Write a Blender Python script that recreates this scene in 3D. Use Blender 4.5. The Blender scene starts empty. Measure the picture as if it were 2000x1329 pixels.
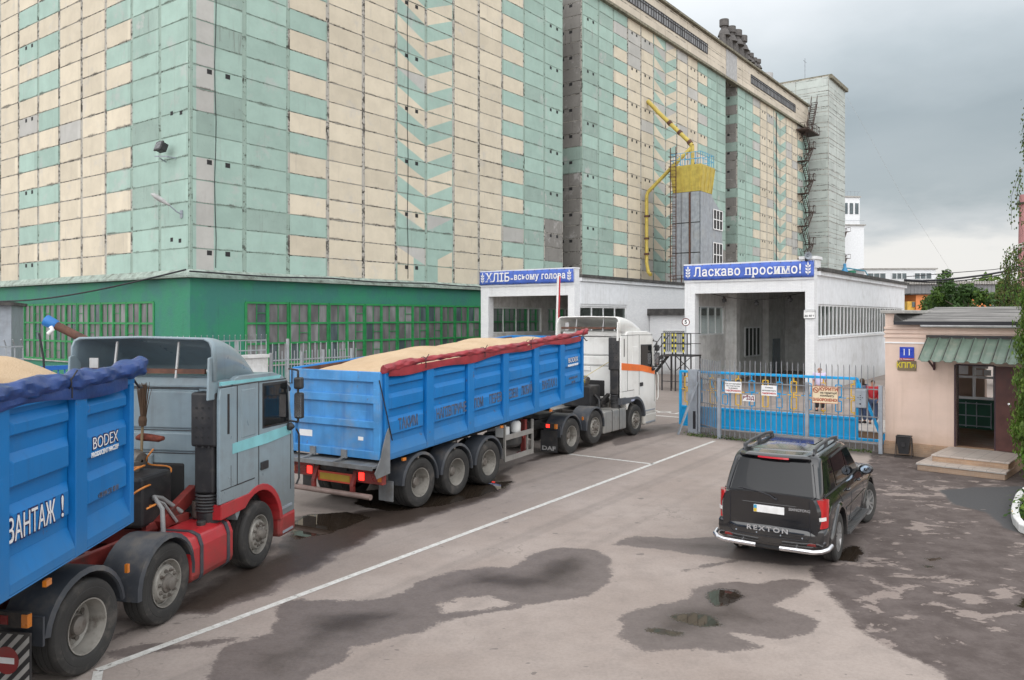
import bpy, bmesh, math, random
import numpy as np
from mathutils import Vector, Matrix
random.seed(7)
S = bpy.context.scene
COL = S.collection
PI = math.pi
R = math.radians

# ------------------------------------------------------------------ camera
FPX, HORIZ, HC = 1560.0, 621.0, 3.9          # focal length in photo pixels, horizon row, eye height
cd = bpy.data.cameras.new("camera")
cd.sensor_width = 36
cd.lens = FPX * 36 / 2000
cd.shift_y = -(664.5 - HORIZ) / 2000
cd.clip_end = 5000
cd.clip_start = 0.1
cam = bpy.data.objects.new("camera", cd)
cam.location = (0, 0, HC)
cam.rotation_euler = (PI / 2, 0, 0)
COL.objects.link(cam)
S.camera = cam

# ------------------------------------------------------------------ world, sun, exposure
SUN_AZ, SUN_EL = R(176), R(46)               # direction towards the light, clockwise from +Y
W = bpy.data.worlds.new("World")
S.world = W
W.use_nodes = True
nt = W.node_tree
for n in list(nt.nodes):
    nt.nodes.remove(n)
def wn(t, **k):
    n = nt.nodes.new(t)
    for a, b in k.items():
        setattr(n, a, b)
    return n
wl = nt.links.new
out = wn("ShaderNodeOutputWorld")
bg = wn("ShaderNodeBackground")
bg.inputs["Strength"].default_value = 0.1
sky = wn("ShaderNodeTexSky", sky_type='NISHITA', sun_disc=False)
sky.sun_elevation = SUN_EL
sky.sun_rotation = SUN_AZ
sky.air_density = 1.5
sky.dust_density = 3.0
tc = wn("ShaderNodeTexCoord")
sep = wn("ShaderNodeSeparateXYZ")
wl(tc.outputs["Generated"], sep.inputs[0])
# cloud deck: direction projected on a flat layer, so clouds flatten towards the horizon
zc = wn("ShaderNodeMath", operation='MAXIMUM'); zc.inputs[1].default_value = 0.0
wl(sep.outputs[2], zc.inputs[0])
za = wn("ShaderNodeMath", operation='ADD'); za.inputs[1].default_value = 0.22
wl(zc.outputs[0], za.inputs[0])
dv = wn("ShaderNodeVectorMath", operation='DIVIDE')
cmb = wn("ShaderNodeCombineXYZ")
for i in range(3):
    wl(za.outputs[0], cmb.inputs[i])
wl(tc.outputs["Generated"], dv.inputs[0]); wl(cmb.outputs[0], dv.inputs[1])
n1 = wn("ShaderNodeTexNoise"); n1.inputs["Scale"].default_value = 1.3; n1.inputs["Detail"].default_value = 5
n1.inputs["Roughness"].default_value = 0.5; n1.inputs["Distortion"].default_value = 0.3
wl(dv.outputs[0], n1.inputs["Vector"])
# overall luminance of the deck: thin and bright behind the elevator, heavy low on the right
def mth(op, a, b=None, clamp=False):
    m = wn("ShaderNodeMath", operation=op); m.use_clamp = clamp
    for i, v in enumerate((a, b)):
        if v is None: continue
        if isinstance(v, (int, float)): m.inputs[i].default_value = v
        else: wl(v, m.inputs[i])
    return m.outputs[0]
def ramp(fac, stops):
    r = wn("ShaderNodeValToRGB")
    e = r.color_ramp.elements
    while len(e) < len(stops): e.new(0.5)
    for i, (p, c) in enumerate(stops):
        e[i].position = p; e[i].color = (c[0], c[1], c[2], 1)
    wl(fac, r.inputs[0])
    return r.outputs[0]
n2 = wn("ShaderNodeTexNoise"); n2.inputs["Scale"].default_value = 3.2; n2.inputs["Detail"].default_value = 6; n2.inputs["Roughness"].default_value = .55
wl(dv.outputs[0], n2.inputs["Vector"])
zel = mth('ADD', sep.outputs[2], mth('MULTIPLY', mth('SUBTRACT', n2.outputs["Fac"], 0.5), 0.075))
el = ramp(zel, [(0.0, (1.02, 1.0, .97)), (0.080, (.97, .96, .94)), (0.104, (.66, .70, .73)), (0.135, (.45, .515, .55)), (0.225, (.43, .50, .54)),
                           (0.29, (.62, .695, .74)), (0.35, (.92, .975, 1.02)), (0.43, (1.25, 1.27, 1.30))])
# brighter towards the left of the view (thinner cloud there)
lf = mth('MULTIPLY', mth('SUBTRACT', 0.37, sep.outputs[0]), 1.6, True)
n1f = mth('MULTIPLY', mth('SUBTRACT', n1.outputs["Fac"], 0.5), 0.35)
lf2 = mth('ADD', lf, n1f, True)
mxl = wn("ShaderNodeMix", data_type='RGBA')
wl(lf2, mxl.inputs[0]); wl(el, mxl.inputs[6]); mxl.inputs[7].default_value = (1.36, 1.37, 1.39, 1)
cl = wn("ShaderNodeVectorMath", operation='SCALE'); wl(mxl.outputs[2], cl.inputs[0])
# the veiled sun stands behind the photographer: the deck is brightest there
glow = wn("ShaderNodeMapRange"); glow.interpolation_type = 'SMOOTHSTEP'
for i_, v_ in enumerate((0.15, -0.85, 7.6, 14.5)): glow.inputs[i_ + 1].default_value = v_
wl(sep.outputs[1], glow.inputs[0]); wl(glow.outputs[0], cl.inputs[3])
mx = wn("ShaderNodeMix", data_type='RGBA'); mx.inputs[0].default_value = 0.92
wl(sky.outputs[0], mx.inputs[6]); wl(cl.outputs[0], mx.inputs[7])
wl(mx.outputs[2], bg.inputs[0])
wl(bg.outputs[0], out.inputs[0])

sd = bpy.data.lights.new("sun", 'SUN')
sd.energy = 0.85
sd.angle = R(110)
sd.color = (1.0, .96, .9)
sun = bpy.data.objects.new("sun", sd)
sun.rotation_euler = (PI / 2 - SUN_EL, 0, PI - SUN_AZ)
COL.objects.link(sun)

S.render.engine = 'CYCLES'
S.view_settings.view_transform = 'Standard'
S.view_settings.look = 'None'
S.view_settings.exposure = 0.30
S.view_settings.gamma = 1
S.cycles.max_bounces = 6
S.cycles.transparent_max_bounces = 16
S.cycles.use_denoising = True

# ------------------------------------------------------------------ placing helpers
def G(u, v):
    """Ground point seen at photo pixel (u, v)."""
    y = FPX * HC / (v - HORIZ)
    return ((u - 1000) / FPX * y, y)
CX, CY, ANG = -16.93, 42.0, R(53.5)          # corner of the elevator and the bearing of its long face
E1 = Vector((math.cos(ANG), math.sin(ANG), 0)); E2 = Vector((-math.sin(ANG), math.cos(ANG), 0))
def BW(x, y, z=0):
    return Vector((CX, CY, z)) + E1 * x + E2 * y

# ------------------------------------------------------------------ mesh builder
class MB:
    def __init__(s, M=None):
        s.v = []; s.f = []; s.m = []; s.M = M or Matrix.Identity(4)
    def pt(s, p):
        s.v.append(tuple(s.M @ Vector(p))); return len(s.v) - 1
    def face(s, pts, m=0):
        s.f.append([s.pt(p) for p in pts]); s.m.append(m); return s
    def box(s, x0, x1, y0, y1, z0, z1, m=0):
        c = [s.pt(p) for p in ((x0,y0,z0),(x1,y0,z0),(x1,y1,z0),(x0,y1,z0),(x0,y0,z1),(x1,y0,z1),(x1,y1,z1),(x0,y1,z1))]
        for q in ((0,3,2,1),(4,5,6,7),(0,1,5,4),(1,2,6,5),(2,3,7,6),(3,0,4,7)):
            s.f.append([c[i] for i in q]); s.m.append(m)
        return s
    def beam(s, p, q, w, h=None, m=0, up=(0,0,1)):
        h = h or w
        p, q = Vector(p), Vector(q); d = (q - p).normalized(); up = Vector(up)
        if abs(d.dot(up)) > .99: up = Vector((1,0,0))
        a = d.cross(up).normalized() * w / 2; b = a.cross(d).normalized() * h / 2
        c = [s.pt(o + i * a + j * b) for o in (p, q) for i, j in ((-1,-1),(1,-1),(1,1),(-1,1))]
        for k in ((3,2,1,0),(4,5,6,7),(0,1,5,4),(1,2,6,5),(2,3,7,6),(3,0,4,7)):
            s.f.append([c[i] for i in k]); s.m.append(m)
        return s
    def tube(s, pts, r, n=8, m=0, caps=True):
        pts = [Vector(p) for p in pts]; rs = r if isinstance(r, (list, tuple)) else [r] * len(pts)
        rings = []; a = None
        for i, p in enumerate(pts):
            d = (pts[min(i + 1, len(pts) - 1)] - pts[max(i - 1, 0)]).normalized()
            if a is None:
                a = d.orthogonal().normalized()
            else:
                a = (a - d * a.dot(d)).normalized()
            b = d.cross(a)
            rings.append([s.pt(p + (a * math.cos(2*PI*k/n) + b * math.sin(2*PI*k/n)) * rs[i]) for k in range(n)])
        for i in range(len(rings) - 1):
            for k in range(n):
                s.f.append([rings[i][k], rings[i][(k+1) % n], rings[i+1][(k+1) % n], rings[i+1][k]]); s.m.append(m)
        if caps:
            s.f.append(rings[0][::-1]); s.m.append(m); s.f.append(rings[-1][:]); s.m.append(m)
        return s
    def lathe(s, prof, o, d, n=24, m=0, ms=None):
        """prof: (radius, distance along d)."""
        o, d = Vector(o), Vector(d).normalized(); a = d.orthogonal().normalized(); b = d.cross(a); rings = []
        for r, h in prof:
            rings.append([s.pt(o + d * h + (a * math.cos(2*PI*k/n) + b * math.sin(2*PI*k/n)) * max(r, 1e-4)) for k in range(n)])
        for i in range(len(rings) - 1):
            for k in range(n):
                s.f.append([rings[i][k], rings[i][(k+1) % n], rings[i+1][(k+1) % n], rings[i+1][k]]); s.m.append(ms[i] if ms else m)
        return s
    def prism(s, poly, f0, f1, m=0, ms=None):
        """poly: 2-D points; f0, f1 map a 2-D point to 3-D for the two ends."""
        A = [s.pt(f0(*p)) for p in poly]; B = [s.pt(f1(*p)) for p in poly]; n = len(poly)
        s.f.append(A[::-1]); s.m.append(m); s.f.append(B[:]); s.m.append(m)
        for i in range(n):
            s.f.append([A[i], A[(i+1) % n], B[(i+1) % n], B[i]]); s.m.append(ms[i] if ms else m)
        return s
    def xz(s, poly, y0, y1, m=0):
        return s.prism(poly, lambda x, z: (x, y0, z), lambda x, z: (x, y1, z), m)
    def yz(s, poly, x0, x1, m=0):
        return s.prism(poly, lambda y, z: (x0, y, z), lambda y, z: (x1, y, z), m)
    def xy(s, poly, z0, z1, m=0):
        return s.prism(poly, lambda x, y: (x, y, z0), lambda x, y: (x, y, z1), m)
    def rings(s, rr, m=0, closed=True, caps=True):
        """loft a list of equally long point rings."""
        I = [[s.pt(p) for p in r] for r in rr]; n = len(rr[0])
        for i in range(len(I) - 1):
            for k in range(n if closed else n - 1):
                s.f.append([I[i][k], I[i][(k+1) % n], I[i+1][(k+1) % n], I[i+1][k]]); s.m.append(m)
        if caps and closed:
            s.f.append(I[0][::-1]); s.m.append(m); s.f.append(I[-1][:]); s.m.append(m)
        return s
    def build(s, name, mats, parent=None, smooth=False, bevel=0, seg=2, subsurf=0, label=None, solid=0, fixn=True):
        me = bpy.data.meshes.new(name)
        me.from_pydata(s.v, [], s.f)
        if not isinstance(mats, (list, tuple)): mats = [mats]
        for m in mats: me.materials.append(m)
        me.polygons.foreach_set("material_index", s.m)
        if fixn:
            bm = bmesh.new(); bm.from_mesh(me); bmesh.ops.recalc_face_normals(bm, faces=bm.faces); bm.to_mesh(me); bm.free()
        me.update()
        if smooth:
            me.shade_smooth(); me.set_sharp_from_angle(angle=R(smooth if smooth > 1 else 38))
        o = bpy.data.objects.new(name, me)
        COL.objects.link(o)
        if parent: o.parent = parent
        if solid:
            q = o.modifiers.new("solid", 'SOLIDIFY'); q.thickness = solid; q.offset = 0
        if subsurf:
            q = o.modifiers.new("sub", 'SUBSURF'); q.levels = subsurf; q.render_levels = subsurf
        if bevel:
            q = o.modifiers.new("bevel", 'BEVEL'); q.width = bevel; q.segments = seg; q.limit_method = 'ANGLE'; q.angle_limit = R(40)
            q.harden_normals = False
        if label: o["label"] = label
        return o

def _build_by(s, key, name, mats, parent=None, **kw):
    """one object per group of faces; key(face centre) names the group."""
    groups = {}
    for f, m in zip(s.f, s.m):
        c = sum((Vector(s.v[i]) for i in f), Vector()) / len(f); groups.setdefault(key(c), []).append((f, m))
    out = []
    for k in sorted(groups):
        b = MB(); mp = {}
        for f, m in groups[k]:
            ids = []
            for i in f:
                if i not in mp: mp[i] = len(b.v); b.v.append(s.v[i])
                ids.append(mp[i])
            b.f.append(ids); b.m.append(m)
        out.append(b.build(name, mats, parent, **kw))
    return out
MB.build_by = _build_by
SIDE = lambda c: c.y > 0
def thing(name, label, cat, loc=(0,0,0), rz=0, group=None):
    o = bpy.data.objects.new(name, None); COL.objects.link(o)
    o.empty_display_size = .2
    o.location = loc; o.rotation_euler = (0, 0, rz); o["label"] = label; o["category"] = cat
    if group: o["group"] = group
    return o
def bthing(name, label, cat, x, y, z=0, rz=0, group=None):
    return thing(name, label, cat, BW(x, y, z), ANG + rz, group)
def tag(o, label, cat, group=None):
    o["label"] = label; o["category"] = cat
    if group: o["group"] = group
    return o
def kind(o, k):
    o["kind"] = k; return o
def copy_tree(o, parent=None):
    c = o.copy(); COL.objects.link(c)
    if parent: c.parent = parent
    for ch in list(o.children): copy_tree(ch, c)
    return c
def baked(o):
    """replace an object's mesh by its evaluated one."""
    dg = bpy.context.evaluated_depsgraph_get(); dg.update()
    me = bpy.data.meshes.new_from_object(o.evaluated_get(dg))
    o.modifiers.clear(); o.data = me
    return o
def text(txt, size, name, m, parent, M, depth=0.004, bold=0.0, align='CENTER', sx=1.0, spacing=1.0, serif=0, fit=None, most=None):
    """lettering as thin solid geometry; M places it (text lies in its XY plane)."""
    c = bpy.data.curves.new(name, 'FONT'); c.body = txt; c.size = size; c.extrude = depth / 2; c.offset = bold
    c.align_x = align; c.align_y = 'CENTER'; c.space_character = spacing; c.resolution_u = 3
    t = bpy.data.objects.new(name, c); COL.objects.link(t)
    dg = bpy.context.evaluated_depsgraph_get(); dg.update()
    me = bpy.data.meshes.new_from_object(t.evaluated_get(dg))
    bpy.data.objects.remove(t); bpy.data.curves.remove(c)
    me.name = name
    if serif:      # slab serifs: a bar across every free end of a stem
        bm = bmesh.new(); bm.from_mesh(me); add = []
        ys = sorted(v.co.y for v in bm.verts)
        for e in bm.edges:
            a, b2 = e.verts[0].co, e.verts[1].co
            if a.z > 0 and b2.z > 0 and abs(a.y - b2.y) < size * .004 and size * .05 < abs(a.x - b2.x) < size * .20 and any(abs(f.normal.y) > .9 for f in e.link_faces):
                up = any(f.normal.y > .9 for f in e.link_faces)
                add.append((min(a.x, b2.x), max(a.x, b2.x), a.y, up))
        for x0, x1, y, up in add:
            h_ = size * .055; o_ = size * serif
            ya, yb = (y - h_, y) if up else (y, y + h_)
            vs_ = [bm.verts.new((x, q, zz)) for zz in (-depth / 2, depth / 2 + .0008) for x, q in ((x0 - o_, ya), (x1 + o_, ya), (x1 + o_, yb), (x0 - o_, yb))]
            for k in ((0,3,2,1),(4,5,6,7),(0,1,5,4),(1,2,6,5),(2,3,7,6),(3,0,4,7)): bm.faces.new([vs_[i] for i in k])
        bm.to_mesh(me); bm.free()
    if most:
        xs = [v.co.x for v in me.vertices]
        if max(xs) - min(xs) > most: fit = most
    if fit:
        xs = [v.co.x for v in me.vertices]; w_ = max(xs) - min(xs); c_ = (max(xs) + min(xs)) / 2
        me.transform(Matrix.Diagonal((fit / w_, 1, 1, 1)) @ Matrix.Translation((-c_, 0, 0)))
    me.transform(M @ Matrix.Diagonal((sx, 1, 1, 1)))
    me.materials.clear(); me.materials.append(m)
    o = bpy.data.objects.new(name, me); COL.objects.link(o)
    if parent: o.parent = parent
    return o
def frame(o, xdir, ydir):
    """matrix with origin o, x axis xdir (reading direction) and y axis ydir (up)."""
    x = Vector(xdir).normalized(); y = Vector(ydir).normalized(); z = x.cross(y)
    return Matrix(((x.x, y.x, z.x, o[0]), (x.y, y.y, z.y, o[1]), (x.z, y.z, z.z, o[2]), (0, 0, 0, 1)))

# ------------------------------------------------------------------ materials
def srgb(r, g, b):
    f = lambda c: (c / 255 / 12.92) if c / 255 < .04045 else ((c / 255 + .055) / 1.055) ** 2.4
    return (f(r), f(g), f(b))
class NT:
    def __init__(s, name):
        s.mat = bpy.data.materials.new(name); s.mat.use_nodes = True; s.t = s.mat.node_tree
        s.p = s.t.nodes["Principled BSDF"]; s.out = s.t.nodes["Material Output"]; s.tc = s.n("ShaderNodeTexCoord")
    def n(s, t, **k):
        x = s.t.nodes.new(t)
        for a, b in k.items(): setattr(x, a, b)
        return x
    def l(s, a, b): s.t.links.new(a, b)
    def coord(s, scale=(1,1,1), which="Object"):
        mp = s.n("ShaderNodeMapping"); mp.inputs["Scale"].default_value = scale; s.l(s.tc.outputs[which], mp.inputs[0]); return mp.outputs[0]
    def noise(s, scale, detail=4, rough=.55, vec=None, dist=0):
        x = s.n("ShaderNodeTexNoise"); x.inputs["Scale"].default_value = scale; x.inputs["Detail"].default_value = detail
        x.inputs["Roughness"].default_value = rough; x.inputs["Distortion"].default_value = dist
        s.l(vec if vec is not None else s.tc.outputs["Object"], x.inputs["Vector"]); return x.outputs["Fac"]
    def ramp(s, fac, a, b, lo=0.0, hi=1.0):
        x = s.n("ShaderNodeMapRange"); x.clamp = True; x.interpolation_type = 'SMOOTHSTEP'
        x.inputs[1].default_value = a; x.inputs[2].default_value = b; x.inputs[3].default_value = lo; x.inputs[4].default_value = hi
        s.l(fac, x.inputs[0]); return x.outputs[0]
    def math(s, op, a, b=0.0, clamp=False):
        x = s.n("ShaderNodeMath", operation=op); x.use_clamp = clamp
        for i, v in enumerate((a, b)):
            if isinstance(v, (int, float)): x.inputs[i].default_value = v
            else: s.l(v, x.inputs[i])
        return x.outputs[0]
    def mix(s, fac, a, b, blend='MIX'):
        x = s.n("ShaderNodeMix", data_type='RGBA', blend_type=blend)
        for i, v in ((0, fac), (6, a), (7, b)):
            if isinstance(v, (int, float)): x.inputs[i].default_value = v
            elif isinstance(v, tuple): x.inputs[i].default_value = (v[0], v[1], v[2], 1)
            else: s.l(v, x.inputs[i])
        return x.outputs[2]
    def bump(s, h, strength=.3, dist=.02):
        x = s.n("ShaderNodeBump"); x.inputs["Strength"].default_value = strength; x.inputs["Distance"].default_value = dist
        s.l(h, x.inputs["Height"]); s.l(x.outputs[0], s.p.inputs["Normal"])
    def set(s, **k):
        for a, v in k.items():
            i = s.p.inputs[a.replace("_", " ")]
            if isinstance(v, (int, float)): i.default_value = v
            elif isinstance(v, tuple): i.default_value = (v[0], v[1], v[2], 1)
            else: s.l(v, i)
        return s
def mat(name, col, rough=.55, metal=0.0, var=.12, vs=2.5, dirt=0.0, dcol=(.12,.1,.085), ds=1.2, streak=0.0, scol=None, bump=0.0, bs=40, coat=0.0, spec=.5, low=None, wear=None):
    """paint, plastic, metal ...: base colour with slow variation, blotchy dirt and vertical streaks; low=(z0, z1) adds road dirt near the ground."""
    t = NT(name)
    v = t.noise(vs, 5)
    c = t.mix(t.ramp(v, .3, .7), tuple(x * (1 - var) for x in col), tuple(min(1, x * (1 + var)) for x in col))
    rr = t.ramp(v, .3, .7, max(0.02, rough - .07), min(1, rough + .09))
    if dirt:
        d = t.noise(ds, 8, .65)
        c = t.mix(t.math('MULTIPLY', t.ramp(d, .48, .72), dirt), c, dcol)
    if streak:
        sv = t.noise(1.0, 6, .6, t.coord((7, 7, .35)))
        c = t.mix(t.math('MULTIPLY', t.ramp(sv, .5, .75), streak), c, scol or dcol)
    if wear:     # scratches and chipped, rusting spots
        s1_ = t.noise(1.0, 5, .7, t.coord((1.3, 1.3, 26))); s2_ = t.noise(.7, 4, .6)
        c = t.mix(t.math('MULTIPLY', t.ramp(s1_, .66, .70), t.ramp(s2_, .45, .6, 0, .55)), c, tuple(min(1, x * 1.5 + .10) for x in col))
        r1_ = t.noise(7.0, 8, .72); r2_ = t.noise(1.1, 5, .65); c = t.mix(t.math('MULTIPLY', t.ramp(r1_, .60, .66), t.ramp(r2_, .5, .62, 0, .8)), c, wear)
        rn_ = t.noise(1.0, 6, .65, t.coord((9, 9, .55))); c = t.mix(t.math('MULTIPLY', t.ramp(rn_, .62, .74), t.ramp(r2_, .48, .62, 0, .55)), c, tuple(x * .5 + y * .5 for x, y in zip(wear, col)))
    if low:
        sp = t.n("ShaderNodeSeparateXYZ"); t.l(t.tc.outputs["Object"], sp.inputs[0])
        z = t.math('ADD', sp.outputs[2], t.math('MULTIPLY', t.math('SUBTRACT', t.noise(3, 6, .7), .5), .8))
        c = t.mix(t.ramp(z, low[1], low[0], 0, .75), c, dcol)
    t.set(Base_Color=c, Roughness=rr, Metallic=metal, Coat_Weight=coat, Specular_IOR_Level=spec)
    if coat: t.p.inputs["Coat Roughness"].default_value = .06
    if bump: t.bump(t.noise(bs, 4), bump, .01)
    return t.mat
def glass(name, tint=(.8,.85,.85), keep=.35, rough=.03, body=(.05,.055,.06)):
    """window glass: partly clear, partly reflecting."""
    t = NT(name)
    tr = t.n("ShaderNodeBsdfTransparent"); tr.inputs[0].default_value = (*tint, 1)
    t.set(Base_Color=body, Roughness=rough, Specular_IOR_Level=.8)
    mx_ = t.n("ShaderNodeMixShader"); mx_.inputs[0].default_value = keep
    t.l(tr.outputs[0], mx_.inputs[1]); t.l(t.p.outputs[0], mx_.inputs[2]); t.l(mx_.outputs[0], t.out.inputs[0])
    return t.mat
# ------------------------------------------------------------------ shared materials
M_BLACK = mat("black_plastic", (.022,.022,.024), .5, var=.2, dirt=.5, dcol=(.09,.08,.07), ds=3, bump=.05)
M_RUBBER = mat("tyre_rubber", (.03,.029,.028), .75, var=.25, dirt=.75, dcol=(.10,.088,.078), ds=3.5, bump=.25, bs=55)
M_STEELRIM = mat("rim_steel", (.30,.285,.26), .5, metal=.25, var=.2, dirt=.75, dcol=(.09,.072,.058), ds=6)
M_HUB = mat("hub_iron", (.16,.145,.13), .55, metal=.4, var=.3, dirt=.8, dcol=(.07,.05,.04), ds=9)
M_CHROME = mat("polished_steel", (.75,.75,.77), .22, metal=1.0, var=.05)
M_GALV = mat("grey_metal_paint", (.27,.30,.34), .5, var=.12, dirt=.35, dcol=(.12,.09,.07), ds=3, streak=.25)
M_DARKSTEEL = mat("dark_steel", (.035,.034,.036), .55, metal=.3, var=.3, dirt=.5, dcol=(.09,.05,.03), ds=4)
M_RUST = mat("rusty_steel", (.10,.045,.03), .75, var=.4, vs=5, dirt=.6, dcol=(.04,.022,.018), ds=4, bump=.15)
M_CONC = mat("concrete", (.36,.35,.33), .85, var=.15, dirt=.5, dcol=(.14,.13,.11), ds=1.5, streak=.35, bump=.2)
M_TAR = mat("roofing_felt", (.05,.048,.046), .85, var=.4, dirt=.5, dcol=(.15,.14,.13), ds=2.5, bump=.4, bs=12)
M_INK = mat("dark_lettering", (.015,.015,.02), .6, var=.1)
M_WHITE = mat("white_gloss", (.78,.78,.78), .45, var=.05, dirt=.3, dcol=(.4,.38,.34), ds=3)
M_REDLET = mat("red_lettering", (.42,.03,.03), .55)
M_GLASSD = glass("dark_glass", (.25,.28,.28), .72, .03, (.012,.014,.016))
M_GLASSC = glass("window_glass", (.62,.69,.67), .5, .04, (.035,.042,.04))
M_DARKIN = mat("dark_interior", (.02,.02,.021), .8)

# ------------------------------------------------------------------ ground: one sheet, stains and water as real surface differences
def sdf(P, poly):
    """signed distance (inside negative) of points P (n,2) to a polygon."""
    poly = np.array(poly, float); n = len(poly); d = np.full(len(P), 1e9); ins = np.zeros(len(P), bool)
    for i in range(n):
        a, b = poly[i], poly[(i + 1) % n]; e = b - a; w = P - a
        t = np.clip((w @ e) / max(e @ e, 1e-12), 0, 1); q = w - t[:, None] * e
        d = np.minimum(d, np.hypot(q[:, 0], q[:, 1]))
        c = ((a[1] > P[:, 1]) != (b[1] > P[:, 1]))
        with np.errstate(divide='ignore', invalid='ignore'):
            xi = (b[0] - a[0]) * (P[:, 1] - a[1]) / (b[1] - a[1] + 1e-15) + a[0]
        ins ^= c & (P[:, 0] < xi)
    return np.where(ins, -d, d)
gp = lambda pts: [G(u, v) for u, v in pts]
LANE = gp([(-400,1420),(60,1322),(217,1252),(303,1213),(356,1201),(410,1199),(451,1187),(492,1170),(529,1158),(570,1133),(615,1117),(639,1102),(668,1082),(709,1066),(742,1039),(787,1029),(836,1014),(877,1000),(930,985),(975,970),(998,955),(1004,936),(985,926),(1005,910),(1060,896),(1116,886),(1220,853),(1262,840),(1240,836),(1100,872),(950,930),(800,985),(690,1000),(575,1010),(540,1080),(440,1120),(250,1230),(100,1310),(-400,1400)])
MID = gp([(540,1182),(586,1172),(660,1173),(754,1168),(790,1158),(820,1135),(869,1119),(938,1107),(1000,1109),(1040,1080),(1100,1070),(1160,1074),(1195,1095),(1192,1135),(1150,1162),(1080,1174),(1010,1187),(985,1192),(870,1212),(820,1234),(762,1246),(692,1266),(668,1291),(627,1312),(575,1345),(397,1345),(418,1283),(442,1262),(528,1238),(543,1209)])
ISLE = gp([(855,1182),(905,1167),(955,1165),(1005,1180),(985,1189),(870,1200)])
STREAK = gp([(195,1275),(260,1262),(330,1258),(420,1248),(520,1243),(440,1256),(330,1272),(240,1285),(200,1288)])
FRONT = gp([(1212,1200),(1290,1180),(1345,1172),(1350,1150),(1400,1137),(1480,1141),(1530,1128),(1592,1138),(1545,1168),(1500,1183),(1560,1195),(1602,1215),(1590,1240),(1530,1250),(1430,1238),(1486,1262),(1420,1275),(1330,1266),(1250,1277),(1218,1245)])
CARW = gp([(1195,1064),(1240,1047),(1330,1052),(1400,1048),(1640,1030),(1700,1060),(1690,1098),(1620,1102),(1560,1108),(1420,1090),(1350,1082),(1270,1072)])
TRACK = gp([(1325,1112),(1370,1102),(1440,1092),(1445,1098),(1390,1110),(1330,1120)])
BACKW = gp([(1270,832),(1330,825),(1345,838),(1290,850),(1240,862),(1200,872),(1195,862)])
POOLS = [gp(p) for p in ([(1380,1160),(1400,1150),(1440,1152),(1450,1166),(1420,1184),(1398,1186),(1382,1174)],
         [(1302,1200),(1350,1197),(1395,1204),(1410,1222),(1370,1224),(1320,1214)], [(1256,1224),(1290,1226),(1350,1240),(1320,1243),(1270,1236)],
         [(560,1030),(600,1005),(680,1000),(725,1012),(650,1040),(580,1055)], [(1640,1070),(1675,1066),(1690,1080),(1668,1098),(1630,1095)], [(1800,1090),(1838,1089),(1840,1094),(1812,1098)], [(1795,1104),(1832,1104),(1825,1110),(1800,1109)],
         [(700,960),(900,940),(1000,940),(985,955),(880,985),(760,1000),(690,985)], [(1985,1170),(2030,1165),(2030,1195),(1990,1185)])]
DARKA = gp([(1704,884),(1690,915),(1700,960),(1690,1015),(1640,1040),(1600,1095),(1580,1112),(1604,1140),(1640,1182),(1684,1232),(1742,1270),(1800,1292),(1850,1330),(1950,1420),(3600,1420),(3000,820),(1900,870)])
PATCH = gp([(1835,958),(1905,952),(2010,950),(2100,1000),(2000,1045),(1960,1030),(1925,1000),(1860,985)])
BED = gp([(2004,960),(1990,975),(1985,992),(1980,1010),(1983,1032),(2000,1050),(2300,1060),(2300,930)])
FOOT = [BW(18.2, y)[:2] for y in (-27.3,)]
DIRTS = [gp([(1340,848),(1400,858),(1560,880),(1720,892),(1800,898),(1800,880),(1716,868),(1400,838),(1350,834)])]

core = lambda a, b, s: np.arange(a, b, s)
xs = np.concatenate([-np.geomspace(1500, 9.2, 30), core(-9, 17, .08), np.geomspace(17.2, 1500, 30)])
ys = np.concatenate([-np.geomspace(300, 2, 12), core(-1, 7, .25), core(7, 20, .07), core(20, 34, .12), np.geomspace(34.3, 2000, 44)])
X, Y = np.meshgrid(xs, ys); P2 = np.stack([X.ravel(), Y.ravel()], 1)
wet = np.minimum.reduce([sdf(P2, LANE), np.maximum(sdf(P2, MID), -sdf(P2, ISLE)), sdf(P2, STREAK), sdf(P2, FRONT), sdf(P2, CARW), sdf(P2, TRACK) + .05, sdf(P2, BACKW)])
pool = np.minimum.reduce([sdf(P2, p) for p in POOLS])
dark = sdf(P2, DARKA); patch = sdf(P2, PATCH); dirt = np.minimum.reduce([sdf(P2, p) for p in DIRTS]); bed = sdf(P2, BED)
nx, ny = len(xs), len(ys)
_a, _b = np.array(G(190, 1310)), np.array(G(1395, 862)); _d = (_b - _a) / np.linalg.norm(_b - _a)
ZONE = (P2 - _a) @ np.array([_d[1], -_d[0]])        # metres to the right of the painted lane line
idx = np.arange(nx * ny).reshape(ny, nx)
quads = np.stack([idx[:-1, :-1], idx[:-1, 1:], idx[1:, 1:], idx[1:, :-1]], -1).reshape(-1, 4)
gm = bpy.data.meshes.new("ground")
gm.vertices.add(nx * ny); gm.vertices.foreach_set("co", np.column_stack([P2, np.zeros(len(P2))]).ravel())
gm.loops.add(quads.size); gm.loops.foreach_set("vertex_index", quads.ravel().astype(np.int32))
gm.polygons.add(len(quads)); gm.polygons.foreach_set("loop_start", np.arange(0, quads.size, 4, dtype=np.int32))
gm.update(calc_edges=True)
for nm, arr in (("wet", wet), ("pool", pool), ("dark", dark), ("patch", patch), ("dirt", dirt), ("bed", bed), ("lane", sdf(P2, LANE)), ("zone", ZONE)):
    a = gm.attributes.new(nm, 'FLOAT', 'POINT'); a.data.foreach_set("value", np.clip(arr, -3, 3).astype(np.float32))
t = NT("asphalt")
at = lambda n: (lambda x: (setattr(x, "attribute_name", n), x.outputs["Fac"])[1])(t.n("ShaderNodeAttribute"))
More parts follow.
